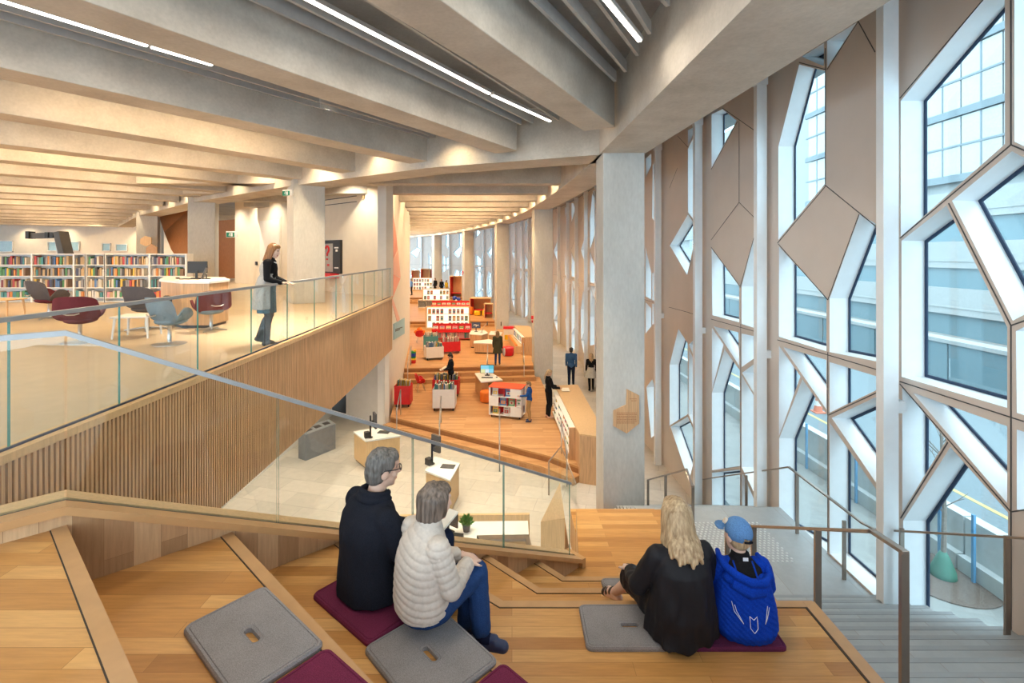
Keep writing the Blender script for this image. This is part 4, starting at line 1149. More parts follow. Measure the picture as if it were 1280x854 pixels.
linlamp((385, 0), (612, 117.5), 'longer piece of the bright linear lamp between the two large joists', 4)
linlamp((615, 119), (688, 152), 'short end piece of the bright linear lamp between the two large joists')
linlamp((757, 0), (800, 52), 'linear lamp in the bay beside the concrete ring beam', 4)
linlamp((0, 1), (185, 58), 'longer piece of the linear lamp in the upper left corner', 6)
linlamp((188, 59), (266, 82), 'short end piece of the linear lamp in the upper left corner')
DLN = [0]
def downlight(x, y, label, power, group, z=ZS - .25):
    t = thing('downlight', label, 'downlight', (x, y, z), 0, group)
    m = MB(); m.lathe([(.05, .0), (.06, .02), (.06, .25), (.04, .25)], n=12); m.build('can', 'slat_grey', t)
    m = MB(); m.lathe([(.045, -.004), (.045, .0)], n=12); m.build('lens', 'lamp_spot', t)
    spot((x, y, z - .02), power)
for i in range(len(JE) - 1):
    C_ = (JE[i][0] + JE[i][2] * .58 + JE[i + 1][0]) / 2 - (JE[i][1] + JE[i + 1][1]) * .10
    # stay just inside the ring face
    downlight(C_.x, C_.y, 'warm downlight on the terrace ring beam, %s bay left of the big column' % ORD[i], DLP, 'downlights along the terrace ring beam')
for i in range(len(JR) - 1):
    p = JR[i][0].lerp(JR[i + 1][0], .42); n_ = JR[i][1]; q = p + n_ * .68
    downlight(q.x, q.y, 'warm downlight over the reading platforms, %s bay beyond the big column' % ORD[i], DLP * 2.2, 'downlights over the reading platforms')
# linear lamps above the terrace and the platforms (the room's general light)
def baylamp(x, y, rz, L, label, power, group, z=None):
    z = z or ZS - .2
    t = thing('linear_lamp', label, 'ceiling lamp', (x, y, z), rz, group)
    m = MB(); m.box((0, 0, .04), (.10, L, .06)); m.build('housing', 'slat_grey', t)
    m = MB(); m.box((0, 0, 0), (.065, L - .02, .02)); m.build('diffuser', 'lamp_strip', t)
    area((x, y, z - .04), .1, power, rot=(0, 0, rz), sy=L, col=LAMP_COL)
LAMP_COL = (1, .66, .32)
for i in range(len(JE) - 1):
    a, d, nl, A = JE[i]; a2 = JE[i + 1][0]
    mid = (a + nl * .58 + a2) / 2
    for k, (s, L) in enumerate(((4.2, 4.5), (11, 5))):
        if i < 2: continue
        c = mid - d * s
        baylamp(c.x, c.y, math.atan2(d.y, d.x) - PI / 2, L, 'linear lamp in the %s joist bay from the big column, %s' % (ORD[i], ('beside the ring beam', 'deeper in')[k]), BAYP, 'linear lamps between the terrace joists')
for i in range(1, len(JR) - 1, 1):
    p = JR[i][0].lerp(JR[i + 1][0], .42) + JR[i][1] * 3.6
    baylamp(p.x, p.y, math.atan2(JR[i][1].y, JR[i][1].x) - PI / 2, 4.5, 'linear lamp over the reading platforms, %s joist bay beyond the big column' % ORD[i], BAYP2, 'linear lamps over the reading platforms')

for i, (x, y) in enumerate(((-5.2, 10.5), (-3.4, 9.2), (-1.6, 8.4), (-4.6, 13.2), (-2.6, 11.6), (-.6, 10.6), (.4, 8.6), (-2.2, 14.4), (.2, 13.2))):  # added fill: invented downlights that brighten the ground floor around the kiosks
    t = thing('downlight', 'added narrow downlight hidden in the joists, brightening the kiosk floor, %s of nine' % ORD[i], 'downlight', (x, y, ZS - .25), 0, 'added fill downlights over the kiosks')
    m = MB(); m.lathe([(.05, .0), (.06, .02), (.06, .25), (.04, .25)], n=12); m.build('can', 'slat_grey', t)
    m = MB(); m.lathe([(.045, -.004), (.045, .0)], n=12); m.build('lens', 'lamp_spot', t)
    spot((x, y, ZS - .27), KIOP, (1, .86, .66), 1.15, .8)

for i, (px, off) in enumerate(((322, .9), (345, .9), (430, .8), (460, .8), (300, 1.0))):
    k_ = (px - 640) / F; A_ = Vector((-4.47, 17.4)); B_ = Vector((-14.6, 25.8)); s_ = (k_ * A_.y - A_.x) / ((B_.x - A_.x) - k_ * (B_.y - A_.y)); c_ = A_.lerp(B_, s_) + Vector((-.638, -.77)) * off
    t = thing('downlight', 'downlight washing the cream terrace wall, %s of five' % ORD[i], 'downlight', (c_.x, c_.y, ZS - .25), 0, 'downlights along the cream wall')
    m = MB(); m.lathe([(.05, .0), (.06, .02), (.06, .25), (.04, .25)], n=12); m.build('can', 'slat_grey', t)
    m = MB(); m.lathe([(.045, -.004), (.045, .0)], n=12); m.build('lens', 'lamp_spot', t)
    spot((c_.x, c_.y, ZS - .27), 420, (1, .84, .62), 2.1, .8)
for i, (x, y) in enumerate(((-5.6, 13.4), (-8.2, 13.2), (-11.2, 17.2), (-14.2, 17.6))):  # extra downlights put in to brighten the faces of the terrace columns
    t = thing('downlight', 'added downlight over the lounge brightening the terrace columns, %s of four' % ORD[i], 'downlight', (x, y, ZS - .25), 0, 'added fill downlights before the terrace columns')
    m = MB(); m.lathe([(.05, .0), (.06, .02), (.06, .25), (.04, .25)], n=12); m.build('can', 'slat_grey', t)
    m = MB(); m.lathe([(.045, -.004), (.045, .0)], n=12); m.build('lens', 'lamp_spot', t)
    spot((x, y, ZS - .27), 480, (1, .78, .5), 1.9, .8)

for i in range(9):
    downlight(-14.5 - i * 3.2, 39.6, 'warm downlight washing the far terrace wall, %s of nine' % ORD[i], 420, 'downlights along the far wall')


for i, (x, y) in enumerate(((-4.9, 8.5), (-5.0, 10.7), (-5.1, 12.9), (-5.2, 15.1), (-6.2, 11.8), (-6.2, 14.2))):  # added downlights, invented to lift the dim floor near the return bin
    t = thing('downlight', 'added downlight under the terrace slab brightening the floor, %s of six' % ORD[i], 'downlight', (x, y, 2.815), 0, 'added fill downlights under the terrace')
    m = MB(); m.lathe([(.09, 0), (.09, .016), (.06, .016)], n=16); m.build('trim_ring', 'white_paint', t)
    m = MB(); m.lathe([(.07, -.003), (.07, .0)], n=16); m.build('lens', 'lamp_spot', t)
    spot((x, y, 2.79), 110, (1, .86, .66), 2.3, .8)
# ================================================================== faceted facade
FP = [(4.6, .5), (4.6, 3.23), (4.6, 5.99), (4.6, 8.74), (4.51, 11.45), (4.39, 14.2), (4.22, 16.95)]
CUR = [(4.22, 16.95), (4.12, 20), (3.98, 25), (3.75, 30), (3.3, 34), (2.5, 39.5), (1.36, 46.4), (-.3, 53), (-2.9, 59.5), (-7, 65.5), (-13, 70), (-20, 73)]
rs_ = resample(CUR, 2.76)
FP += [(p.x, p.y) for p, t in rs_[1:]]
def trace(px, py, A, B):
    k = (px - 640) / F
    fa = A[0] - k * A[1]; fb = B[0] - k * B[1]
    s = fa / (fa - fb); d = A[1] + (B[1] - A[1]) * s
    return (s, CZ + (HY - py) / F * d)
MOD = {
 1: [[(1126, 126), (1229, 0), (1256, -32), (1256, 180), (1126, 296)], [(1127, 301), (1183, 257), (1259, 409), (1259, 510), (1127, 471)],
     [(1190, 251), (1265, 189), (1400, 262), (1400, 330), (1266, 401)], [(1268, -70), (1268, 177), (1400, 240), (1400, -150)], [(1270, 414), (1400, 345), (1400, 560), (1271, 516)], [(1271, 537), (1400, 578), (1400, 660), (1271, 637)],
     [(1141, 491), (1259, 533), (1259, 629)], [(1128, 484), (1183, 550), (1128, 640)], [(1188, 559), (1260, 641), (1260, 830), (1129, 790), (1129, 651)]],
 2: [[(1002, 71), (1030, 53.7), (1030, 83)], [(1034, 51), (1071, 28), (1034, 84.7)], [(999, 80.6), (1031, 88.7), (1031, 230), (973, 300), (973, 183)], [(973.7, 308), (1033, 373), (1033, 439), (973.7, 421)],
     [(1074.8, 267.7), (1095, 280), (1096, 452), (1037, 440), (1037, 373)], [(979, 434), (1033, 450), (1033, 512)], [(973.7, 432), (1000.6, 470.6), (973.7, 545.6)], [(1003, 474), (1034, 518.6), (1034, 691), (974, 655), (974, 548)],
     [(1037, 452.6), (1096, 470.6), (1096, 487.6), (1037, 516)], [(1039.7, 522.6), (1096, 495.7), (1096, 605)], [(1037, 528), (1096, 613), (1096, 747), (1037, 692)]],
 3: [[(889.5, 143), (903, 136.5), (921, 150.6), (889.5, 209.6)], [(889.5, 310.6), (924, 358), (924, 403), (890.5, 394)], [(946.4, 281), (952.5, 289.5), (952.5, 413), (927, 405), (927, 358)], [(892, 408), (923, 415.5), (924, 457.6)],
     [(890, 410), (904.4, 431), (890, 488.6)], [(905.5, 436.5), (924.7, 463), (925, 583), (890, 588), (890, 491)], [(927, 417), (952.8, 422.5), (952.8, 441), (927, 459)], [(927.5, 466), (952.8, 448), (952.8, 509.6)],
     [(927, 469), (952.8, 512.5), (952.8, 636), (927, 584)], [(890, 591), (925, 587), (925, 668), (890, 650)], [(927.5, 590), (952.8, 648), (952.8, 695), (927.5, 670)]],
 4: [[(860, 163), (871.7, 156), (860, 183)], [(860, 186), (873.5, 158), (873.5, 283), (860, 265.5)], [(837.3, 307), (860, 268), (871.7, 285), (859, 343.7)], [(848, 411), (859.6, 429.5), (859.6, 518), (837, 532), (837, 456)],
     [(861, 431), (873.8, 418), (873.8, 460)], [(861, 436.5), (873.8, 463), (873.8, 549), (860.5, 518)], [(838, 533.5), (859.6, 521), (873.8, 553), (861, 601)]],
 5: [[(816, 206.7), (823, 190), (823, 285), (815, 272)], [(807.5, 198), (814, 192), (814, 206.7), (807.5, 221.6)], [(807, 308), (814, 340.7), (814, 374.5), (807, 370.6)], [(815.3, 341.7), (823, 331.7), (823, 376.5), (815.5, 375.5)],
     [(815.3, 379.5), (823, 380.5), (823, 397.5), (815.3, 407)], [(807, 377.5), (814, 385.5), (814, 408), (807, 417)], [(808, 484), (815.4, 474), (823.5, 501), (823, 540.4), (814, 547.5)]],
}
SEAM = {1: [((1229, 0), (1125, 123)), ((1125, 298), (1264, 181)), ((1186, 254), (1264, 407)), ((1125, 477), (1280, 527)), ((1125, 480), (1264, 640)), ((1185, 553), (1126, 648)), ((1264, 181), (1290, 192)), ((1264, 407), (1290, 398)), ((1264, 0), (1264, 181)), ((1264, 407), (1264, 800)), ((1264, 640), (1300, 635))],
        2: [((1072, 25), (1094, 65)), ((1031, 231), (1095, 283)), ((999, 78), (1032, 87)), ((1034, 87), (1073, 27)), ((1032, 60), (1032, 230)), ((972, 304), (1032, 233)), ((972, 425), (1096, 462)), ((1035, 375), (1074, 268)), ((1035, 375), (973, 305)), ((1035, 440), (1035, 690)), ((1036, 519), (1096, 491))],
        3: [((903, 135), (953, 170)), ((924, 151), (924, 253)), ((924, 253), (953, 282)), ((924, 253), (889, 300)), ((889, 212), (922, 152)), ((889, 399), (953, 417)), ((925, 358), (889, 309)), ((925, 360), (947, 281)), ((926, 405), (926, 670))],
        4: [((847, 170), (860, 184)), ((847, 210), (837, 235)), ((836, 384), (862, 391)), ((861, 391), (875, 395))], 5: [((800, 373), (824, 380))]}
LOC = {}
for k in MOD:
    A, B = FP[k + 1], FP[k]            # far end -> near end
    LOC[k] = ([[trace(x, y, A, B) for x, y in w_] for w_ in MOD[k]], [[trace(x, y, A, B) for x, y in s_] for s_ in SEAM[k]])
def shrink(poly, dx, dz):
    c = (sum(p[0] for p in poly) / len(poly), sum(p[1] for p in poly) / len(poly))
    return poly
def inset2(poly, w):
    ar = sum(poly[i][0] * poly[(i + 1) % len(poly)][1] - poly[(i + 1) % len(poly)][0] * poly[i][1] for i in range(len(poly)))
    q = poly if ar > 0 else list(reversed(poly))
    n = len(q); out = []
    for i in range(n):
        a = Vector(q[i - 1]); p = Vector(q[i]); c = Vector(q[(i + 1) % n])
        d1 = (p - a).normalized(); d2 = (c - p).normalized()
        n1 = Vector((-d1.y, d1.x)); n2 = Vector((-d2.y, d2.x)); bb = (n1 + n2)
        bb = bb.normalized() if bb.length > 1e-6 else n1
        out.append(tuple(p + bb * min(w / max(.25, bb.dot(n1)), w * 3)))
    return out
WN = [0]
DEP = .30
def ccw(q):
    ar = sum(q[i][0] * q[(i + 1) % len(q)][1] - q[(i + 1) % len(q)][0] * q[i][1] for i in range(len(q)))
    return list(q) if ar > 0 else list(reversed(q))
CACHE = {}
def module(k, A, B, idx):
    """A far end, B near end (plan). local x along A->B, local z up, local -y (room side) ... placed by an Empty-free transform"""
    A = Vector(A); B = Vector(B); L = (B - A).length; u = (B - A) / L
    ang = math.atan2(u.y, u.x)               # local +x = A->B ; room lies to the right of A->B (local -y)
    key = (k, round(L, 2))
    if key not in CACHE:
        wins, seams = LOC[k]
        W_ = [ccw([(s * L, z) for s, z in w_]) for w_ in wins]
        top = ZS + .02
        far = 2.75 if k == 1 else L
        xs = [p[0] for w_ in W_ for p in w_]
        x1 = max(L, max(xs) + .1)
        outer = [(0, 0.), (x1, 0.), (x1, top), (0, top)]
        W_ = [[(min(max(x, .025), x1 - .025), min(z, top - .03)) for x, z in w_] for w_ in W_]
        b = MB()
        flat = outer + [p for w_ in W_ for p in w_]
        tr = tessellate_polygon([[Vector((x, z, 0)) for x, z in outer]] + [[Vector((x, z, 0)) for x, z in w_] for w_ in W_])
        b.add([(x, 0, z) for x, z in flat], [t for t in tr], 'panel_beige')
        b.add([(x, DEP, z) for x, z in flat], [t for t in tr], 'bldg_white')
        for s_ in seams:
            (s0, z0), (s1, z1) = s_
            p = Vector((s0 * L, -.003, z0)); q = Vector((s1 * L, -.003, z1)); d = q - p
            if d.length > .05:
                R = Matrix((d.normalized(), Vector((0, 1, 0)), d.normalized().cross(Vector((0, 1, 0))))).transposed()
                b.box((p + q) / 2, (d.length, .004, .012), 'dark_grey', rot=R)
        pm = b.mesh('wall_facade')
        for x in b.mats: pm.materials.append(M[x])
        pm.polygons.foreach_set('material_index', b.mi)
        parts = []
        for w_ in W_:
            n = len(w_)
            r = MB()
            g = inset2(w_, .035)
            vs = [(x, 0, z) for x, z in w_] + [(x, DEP - .02, z) for x, z in w_]
            r.add(vs, [(i, n + i, n + (i + 1) % n, (i + 1) % n) for i in range(n)], 'white_metal')
            rm = r.mesh('window'); 
            for x in r.mats: rm.materials.append(M[x])
            rm.polygons.foreach_set('material_index', r.mi)
            gk = MB()
            gv = [(x, DEP - .03, z) for x, z in w_] + [(x, DEP - .03, z) for x, z in g] + [(x, DEP - .015, z) for x, z in g]
            gk.add(gv, [(i, (i + 1) % n, n + (i + 1) % n, n + i) for i in range(n)] + [(n + i, n + (i + 1) % n, 2 * n + (i + 1) % n, 2 * n + i) for i in range(n)])
            gm = gk.mesh('window_gasket'); gm.materials.append(M['gasket'])
            pn = MB(); pn.slab([(x, DEP - .02, z) for x, z in inset2(w_, .02)], (0, .012, 0)); pp = pn.mesh('window_pane'); pp.materials.append(M['window_glass'])
            parts.append((rm, gm, pp))
        CACHE[key] = (pm, parts)
    pm, parts = CACHE[key]
    o = bpy.data.objects.new('wall_facade_%d' % idx, pm); COL.objects.link(o); o.location = (A.x, A.y, 0); o.rotation_euler = (0, 0, ang); struct(o)
    for rm, gm, pp in parts:
        WN[0] += 1
        r = bpy.data.objects.new('window_%d' % WN[0], rm); COL.objects.link(r); r.location = (A.x, A.y, 0); r.rotation_euler = (0, 0, ang); struct(r)
        for nm, me in (('window_gasket', gm), ('window_pane', pp)):
            c = bpy.data.objects.new(nm, me); COL.objects.link(c); c.parent = r
seq = {i: i for i in range(1, 6)}
pat = [4, 5, 2, 4, 3, 5, 4, 2, 5, 4, 3, 4, 5, 2, 4, 3, 5, 2, 4, 5, 3]
for i in range(1, len(FP) - 1):
    k = seq.get(i, pat[(i - 6) % len(pat)]) if i < 14 else (4, 5, 5, 4, 3, 5)[i % 6]
    module(k, FP[i + 1], FP[i], i)
# white steel mullions standing just inside the facade
for i in range(2, len(FP)):
    p = Vector(FP[i]); d = (Vector(FP[min(i + 1, len(FP) - 1)]) - Vector(FP[i - 1])).normalized(); nrm = Vector((-d.y, d.x))
    c = p + nrm * .17
    if i == 2: c = Vector((4.40, 5.74))
    b = MB(); b.box((c.x, c.y, (ZS) / 2), (.18, .12, ZS), rz=math.atan2(d.y, d.x) - PI / 2)
    b.box((c.x, c.y, ZS - .12), (.21, .15, .24), rz=math.atan2(d.y, d.x) - PI / 2)
    for zq in (CZ - 1.78,):
        q = c - nrm * .10; b.box((q.x, q.y, zq), (.16, .10, .14), rz=math.atan2(d.y, d.x) - PI / 2)
        for s in (-1, 1): b.box((q.x, q.y, zq + s * .045), (.18, .11, .02), rz=math.atan2(d.y, d.x) - PI / 2)
    struct(b.build('trim_%d' % (10 + i), 'white_metal', bevel=.006))
# low bench-like plinth where the facade meets the corridor
b = MB(); b.box((4.75, 1.0, ZS / 2), (.3, 4.0, ZS)); struct(b.build('wall_facade_end', 'panel_beige'))

# ================================================================== interior walls
def wallseg(name, pts, z0, z1, th, mat):
    b = MB(); o = offset_poly(pts, th)
    for i in range(len(pts) - 1): b.prism([pts[i], pts[i + 1], o[i + 1], o[i]], z0, z1)
    return struct(b.build(name, mat))
WB = [WA, (-4.95, 22.5), (-6.05, 29), (-7.65, 36.6), (-12, 46)]
wallseg('wall_art', WB, 0, ZS, .3, 'white_wall')
wallseg('wall_terrace_back', [WA, (-14.6, 25.8)][::-1], ZT, ZS, .3, 'cream_wall')
wallseg('wall_lower', [(-4.5, 17.35), (-6.2, 18.3)][::-1], 0, 2.83, .2, 'white_wall')
wallseg('wall_lower_left', [(-6.8, 18.5), (-6.95, 14.5), (-7.0, 6)], 0, 2.83, -.2, 'white_wall')
b = MB(); b.box((-6.5, 18.9, 1.4), (1.4, .2, 2.8), rz=-.35); struct(b.build('wall_opening_shade', 'black'))  # black box behind the gap, shade of the opening put into its colour
wallseg('wall_far', [(-60, 41), (-22, 41), (-14.5, 41)], ZT, ZS, -.3, 'white_wall')
# ---- windows in the far wall
def flat_at(px0, py0, px1, py1, Y): a = DP(px0, py0, Y); c = DP(px1, py1, Y); return a, c
for i, (x0, y0, x1, y1) in enumerate([(-6, 301, 16, 315), (59, 302, 99, 314), (127, 304, 138, 314), (144, 305, 159, 314), (-40, 301, -14, 315)]):
    a, c = flat_at(x0, y0, x1, y1, 40.6)
    WN[0] += 1
    m = MB(); t_ = .05
    for (u0, v0, u1, v1) in ((a.x, c.z, a.x + t_, a.z), (c.x - t_, c.z, c.x, a.z), (a.x, c.z, c.x, c.z + t_), (a.x, a.z - t_, c.x, a.z)):
        m.box(((u0 + u1) / 2, 40.62, (v0 + v1) / 2), (u1 - u0, .08, v1 - v0))
    w_ = struct(m.build('window_%d' % WN[0], 'white_metal'))
    m = MB(); m.box(((a.x + c.x) / 2, 40.67, (a.z + c.z) / 2), (c.x - a.x - .06, .02, a.z - c.z - .06)); m.build('window_pane', 'far_pane', w_)
# ---- curved timber ramp seen between the terrace columns
b = MB()
Yr = 28
b.slab([DP(198, 268, Yr), DP(240, 258, Yr), DP(240, 350, Yr - 2), DP(232, 340, Yr - 2), DP(214, 312, Yr - 1), DP(205, 290, Yr)], (0, 1.2, 0), 'brown_wood')
b.slab([DP(272, 276, Yr), DP(297, 274, Yr), DP(297, 348, Yr), DP(272, 348, Yr)], (0, .3, 0), 'brown_wood')
struct(b.build('wall_timber_ramp'))
# door and slots in the cream wall
def wallA(px, py):            # point on the cream wall plane
    A = Vector(WA); B = Vector((-14.6, 25.8)); k = (px - 640) / F
    s = (k * A.y - A.x) / ((B.x - A.x) - k * (B.y - A.y)); d = A.y + (B.y - A.y) * s
    return Vector((A.x + (B.x - A.x) * s, d, CZ + (HY - py) / F * d))
nA = Vector((-8.4, -10.13, 0)).normalized()
dA = Vector((-10.13, 8.4, 0)).normalized()
if (nA.dot(Vector((0, -1, 0)))) < 0: nA = -nA
def onA(name, px0, py0, px1, py1, mat, th=.04, parent=None, lift=0.0):
    a = wallA(px0, py0); c = wallA(px1, py1); c.z = wallA(px0, py1).z
    m = MB(); m.slab([a, Vector((c.x, c.y, a.z)), c, Vector((a.x, a.y, c.z))], nA * th)
    for i in range(len(m.v)): m.v[i] = m.v[i] + nA * lift
    return m.build(name, mat, parent)
d_ = onA('door_1', 323, 274, 352, 354, 'cream_wall', .02); struct(d_)
onA('door_panel', 325.5, 276.5, 350, 354, 'white_wall', .012, d_, .02)
onA('door_handle', 320.5, 327, 322.5, 331.5, 'black', .05, d_, .02)
for i, (y0, y1) in enumerate(((249.5, 252), (256, 258.5))):
    tag(onA('air_slot', 404, y0 + .8, 446, y1 - 1.0, 'black', .02), '%s dark air slot high on the cream wall right of the column' % ('upper', 'lower')[i], 'air vent', 'air slots in the cream wall')
tag(onA('wall_sensor', 453, 244.5, 456, 249, 'oak_light', .04), 'small tan sensor high on the cream wall right of the air slots', 'sensor')
# notice case beside the column
nc = thing('display_case', 'black framed notice case with grey poster on the cream wall beside the column', 'display case')
onA('case_body', 398, 301, 428, 341, 'black', .10, nc)
onA('poster', 401, 305, 419, 339, 'slat_grey', .01, nc, .10)
pq = onA('question_mark', 409.5, 309, 411, 313, 'red', .01, nc, .115)
m = MB(); a = wallA(412.5, 312) + nA * .12
pts = [a + dA * (.13 * math.cos(t)) * -1 + Vector((0, 0, .13 * math.sin(t))) for t in [2.9 - .45 * i for i in range(9)]] + [a + Vector((0, 0, -.16)), a + Vector((0, 0, -.26))]
m.tube(pts, .045, None, 6); m.tube([a + Vector((0, 0, -.36)), a + Vector((0, 0, -.42))], .05, None, 6)
pq.data = m.mesh('question_mark'); pq.data.materials.append(M['red'])
for k_, (px, py) in enumerate(((421, 309), (421, 334))): onA('case_label', px, py, px + 5, py + 1.6, 'white_paint', .01, nc, .102)
for k_, (px, py) in enumerate(((423, 312), (412.5, 330))): onA('red_dot' if k_ else 'white_dot', px, py, px + 2.4, py + 2.6, 'red' if k_ else 'white_paint', .01, nc, .115)
rb = onA('book_tray', 407, 341, 424, 347, 'red', .4); tag(rb, 'red tray below the black notice case behind the glass', 'tray')
# ---- exit signs
def exit_sign(c, rz, wdt, label, arrow):
    t = thing('exit_sign', label, 'exit sign', c, rz, 'green exit signs')
    m = MB(); m.box((0, 0, 0), (wdt * 1.25, .08, wdt * .62)); m.build('housing', 'white_paint', t, bevel=.01)
    m = MB(); m.box((-wdt * .1, -.045, -.02), (wdt * .9, .02, wdt * .46)); m.build('sign_face', 'sign_green', t)
    m = MB(); s = wdt
    y = -.057
    m.box((s * .06, y, -.02), (s * .2, .006, s * .34))                             # doorway
    m.cone((-s * .16, y, s * .10), s * .035, (-s * .16, y, s * .101), s * .035)     # running figure
    m.tube([(-s * .17, y, s * .06), (-s * .2, y, -s * .05), (-s * .13, y, -s * .12), (-s * .19, y, -s * .2)], s * .022, None, 6)
    m.tube([(-s * .2, y, -s * .05), (-s * .29, y, -s * .12)], s * .022, None, 6)
    m.tube([(-s * .08, y, s * .0), (-s * .17, y, s * .03), (-s * .27, y, s * .0)], s * .018, None, 6)
    m.build('pictogram', 'white_paint', t)
    return t
c = DP(360, 241, 14.72); exit_sign(c, -.35, .3, 'green running figure exit sign on the concrete column behind the woman', 1)
c = DP(290, 293, 24.5); exit_sign(c, -.2, .5, 'green exit sign hung at the edge of the cream wall beside the timber stair', 0)

# ---- pink artwork and blue sign on the white wall
def wallB(px, py, lift=.0):
    k = (px - 640) / F
    for i in range(len(WB) - 1):
        A = Vector(WB[i]); B = Vector(WB[i + 1]); fa = A.x - k * A.y; fb = B.x - k * B.y
        if fa * fb <= 0 or i == 0 and abs(fa) < .02:
            s = max(0, fa / (fa - fb)); d = A.y + (B.y - A.y) * s
            return Vector((A.x + (B.x - A.x) * s + lift, d, CZ + (HY - py) / F * d))
    return None
def onB(name, pix, mat, th=.02, lift=0, parent=None):
    m = MB(); m.slab([wallB(x, y, lift) for x, y in pix], (th, 0, 0)); return m.build(name, mat, parent)
art = thing('wall_artwork', 'tall coral faceted wall graphic at the corner of the white wall', 'wall graphic')
onB('upper_facet', [(483.2, 242), (487, 242.5), (493, 280), (497, 312), (485, 335), (483.2, 335)], 'art_pink', .015, .002, art)
onB('middle_facet', [(485, 336), (497.2, 313), (500.3, 347), (486.5, 340)], 'art_pale', .015, .002, art)
onB('lower_facet', [(483.2, 338), (500, 348), (490, 374), (486, 358)], 'art_pink', .015, .002, art)
onB('tail_facet', [(488.5, 368), (491.5, 376), (499.5, 399), (496.5, 404), (489, 376)], 'art_pale', .015, .002, art)
sg = thing('wall_sign', 'light blue slanted sign on the white wall near the red book cart', 'sign')
onB('sign_panel', [(491.5, 405), (505, 397.5), (505, 417), (491.5, 425)], 'sign_blue', .03, .0, sg)
m = MB()
for i, (x0, x1, yy) in enumerate(((493, 502, 411.6), (493, 499, 413.4))):
    a = wallB(x0, yy, .032); c = wallB(x1, yy - (x1 - x0) * .35, .032)
    m.slab([a, c, c + Vector((0, 0, -.04)), a + Vector((0, 0, -.04))], (.004, 0, 0))
m.build('lettering', 'dark_grey', sg)
# plywood plaque on the big column
pl = thing('column_plaque', 'angular plywood plaque with lines of small text on the big concrete column', 'plaque')
Yp = 10.15
PX = [(783, 486), (798.5, 494), (798.5, 529), (783, 541.5), (766.5, 532), (766.5, 513), (782.5, 505.5)]
m = MB(); m.slab([DP(x, y, Yp) for x, y in PX], (0, -.03, 0)); m.build('plywood_panel', 'oak_slat', pl)
m = MB()
for (x0, x1, y) in [(787, 796, 498.4), (789, 796, 500.8)] + [(771 + (i % 2) * .3, 796 - (3 if i == 6 else 0), 516 + i * 2.1) for i in range(7)]:
    xx = x0
    while xx < x1 - .5:
        e_ = min(x1, xx + random.uniform(1.2, 3.2)); a = DP(xx, y, Yp - .033); c_ = DP(e_, y + .7, Yp - .033)
        m.box(((a.x + c_.x) / 2, Yp - .032, (a.z + c_.z) / 2), (c_.x - a.x, .003, a.z - c_.z)); xx = e_ + .5
m.build('lettering', 'brown_wood', pl)

# ================================================================== outdoors
GZ = .4
b = MB(); b.prism([(4.95, -8), (60, -8), (60, 120), (-30, 120), (-30, 78), (-10, 73), (-1, 62), (2, 50), (4.4, 30), (4.95, 14)], GZ - .2, GZ); struct(b.build('ground_paving', 'paving'))
b = MB(); b.prism([(8.6, -8), (17, -8), (17, 120), (7.5, 120), (7.8, 30)], GZ - .1, GZ + .02); struct(b.build('road', 'asphalt'))
b = MB(); b.prism([(10.75, 0), (10.87, 0), (10.0, 60), (9.88, 60)], GZ + .0, GZ + .026); struct(b.build('road_marking', 'road_yellow'))
bx = thing('barrier', 'long white concrete barrier with blue posts along the road outside', 'barrier')
pA, pB = Vector((8.35, 6.0)), Vector((7.3, 40)); dv = (pB - pA).normalized(); nv = Vector((-dv.y, dv.x))
n_ = 12
for i in range(n_):
    a = pA.lerp(pB, i / n_) + dv * .02; c = pA.lerp(pB, (i + 1) / n_) - dv * .02; mdl = (a + c) / 2
    m = MB(); L = (c - a).length; rz = math.atan2(dv.y, dv.x)
    m.box((mdl.x, mdl.y, GZ + .15), (L, .5, .3), rz=rz); m.box((mdl.x, mdl.y, GZ + .62), (L, .22, .7), rz=rz)
    m.build('barrier_block', 'barrier_white', bx)
for px, pos in ((1238, None), (1086, None), (1022, None), (953, None)):
    k = (px - 640) / F; t = (k * pA.y - pA.x) / (dv.x - k * dv.y); p = pA + dv * t + nv * .3
    m = MB(); m.box((p.x, p.y, GZ + .60), (.045, .045, 1.2)); m.build('barrier_post', 'sign_blue_post', bx)
tr = thing('sapling', 'bare young street tree with green watering bag outside the window', 'tree', (7.6, 8.63, GZ))
m = MB(); m.tube([(0, 0, 0), (.02, 0, 1.2), (-.02, .02, 2.6)], [.045, .035, .02]); m.build('trunk', 'bark', tr)
m = MB(); random.seed(3)
for i in range(16):
    a = random.uniform(0, 6.28); z0 = random.uniform(1.1, 2.5); r = random.uniform(.3, .8)
    p0 = Vector((0, 0, z0)); p1 = p0 + Vector((math.cos(a) * r * .5, math.sin(a) * r * .5, r * .5)); p2 = p1 + Vector((math.cos(a + .4) * r * .4, math.sin(a + .4) * r * .4, r * .4))
    m.tube([p0, p1, p2], [.012, .008, .004], None, 5)
    m.tube([p1, p1 + Vector((math.cos(a - .7) * r * .35, math.sin(a - .7) * r * .35, r * .25))], [.006, .003], None, 5)
m.build('branches', 'bark', tr)
m = MB(); m.lathe([(.20, 0), (.19, .12), (.10, .36), (.05, .46)], n=14); m.build('watering_bag', 'bag_green', tr, smooth=True)
m = MB(); m.lathe([(.78, 0), (.78, .02), (.0, .05)], n=32); m.build('mulch_disc', 'mulch', tr)
m = MB(); m.box((.05, .12, .9), (.05, .05, 1.8)); m.build('stake', 'sign_blue_post', tr)
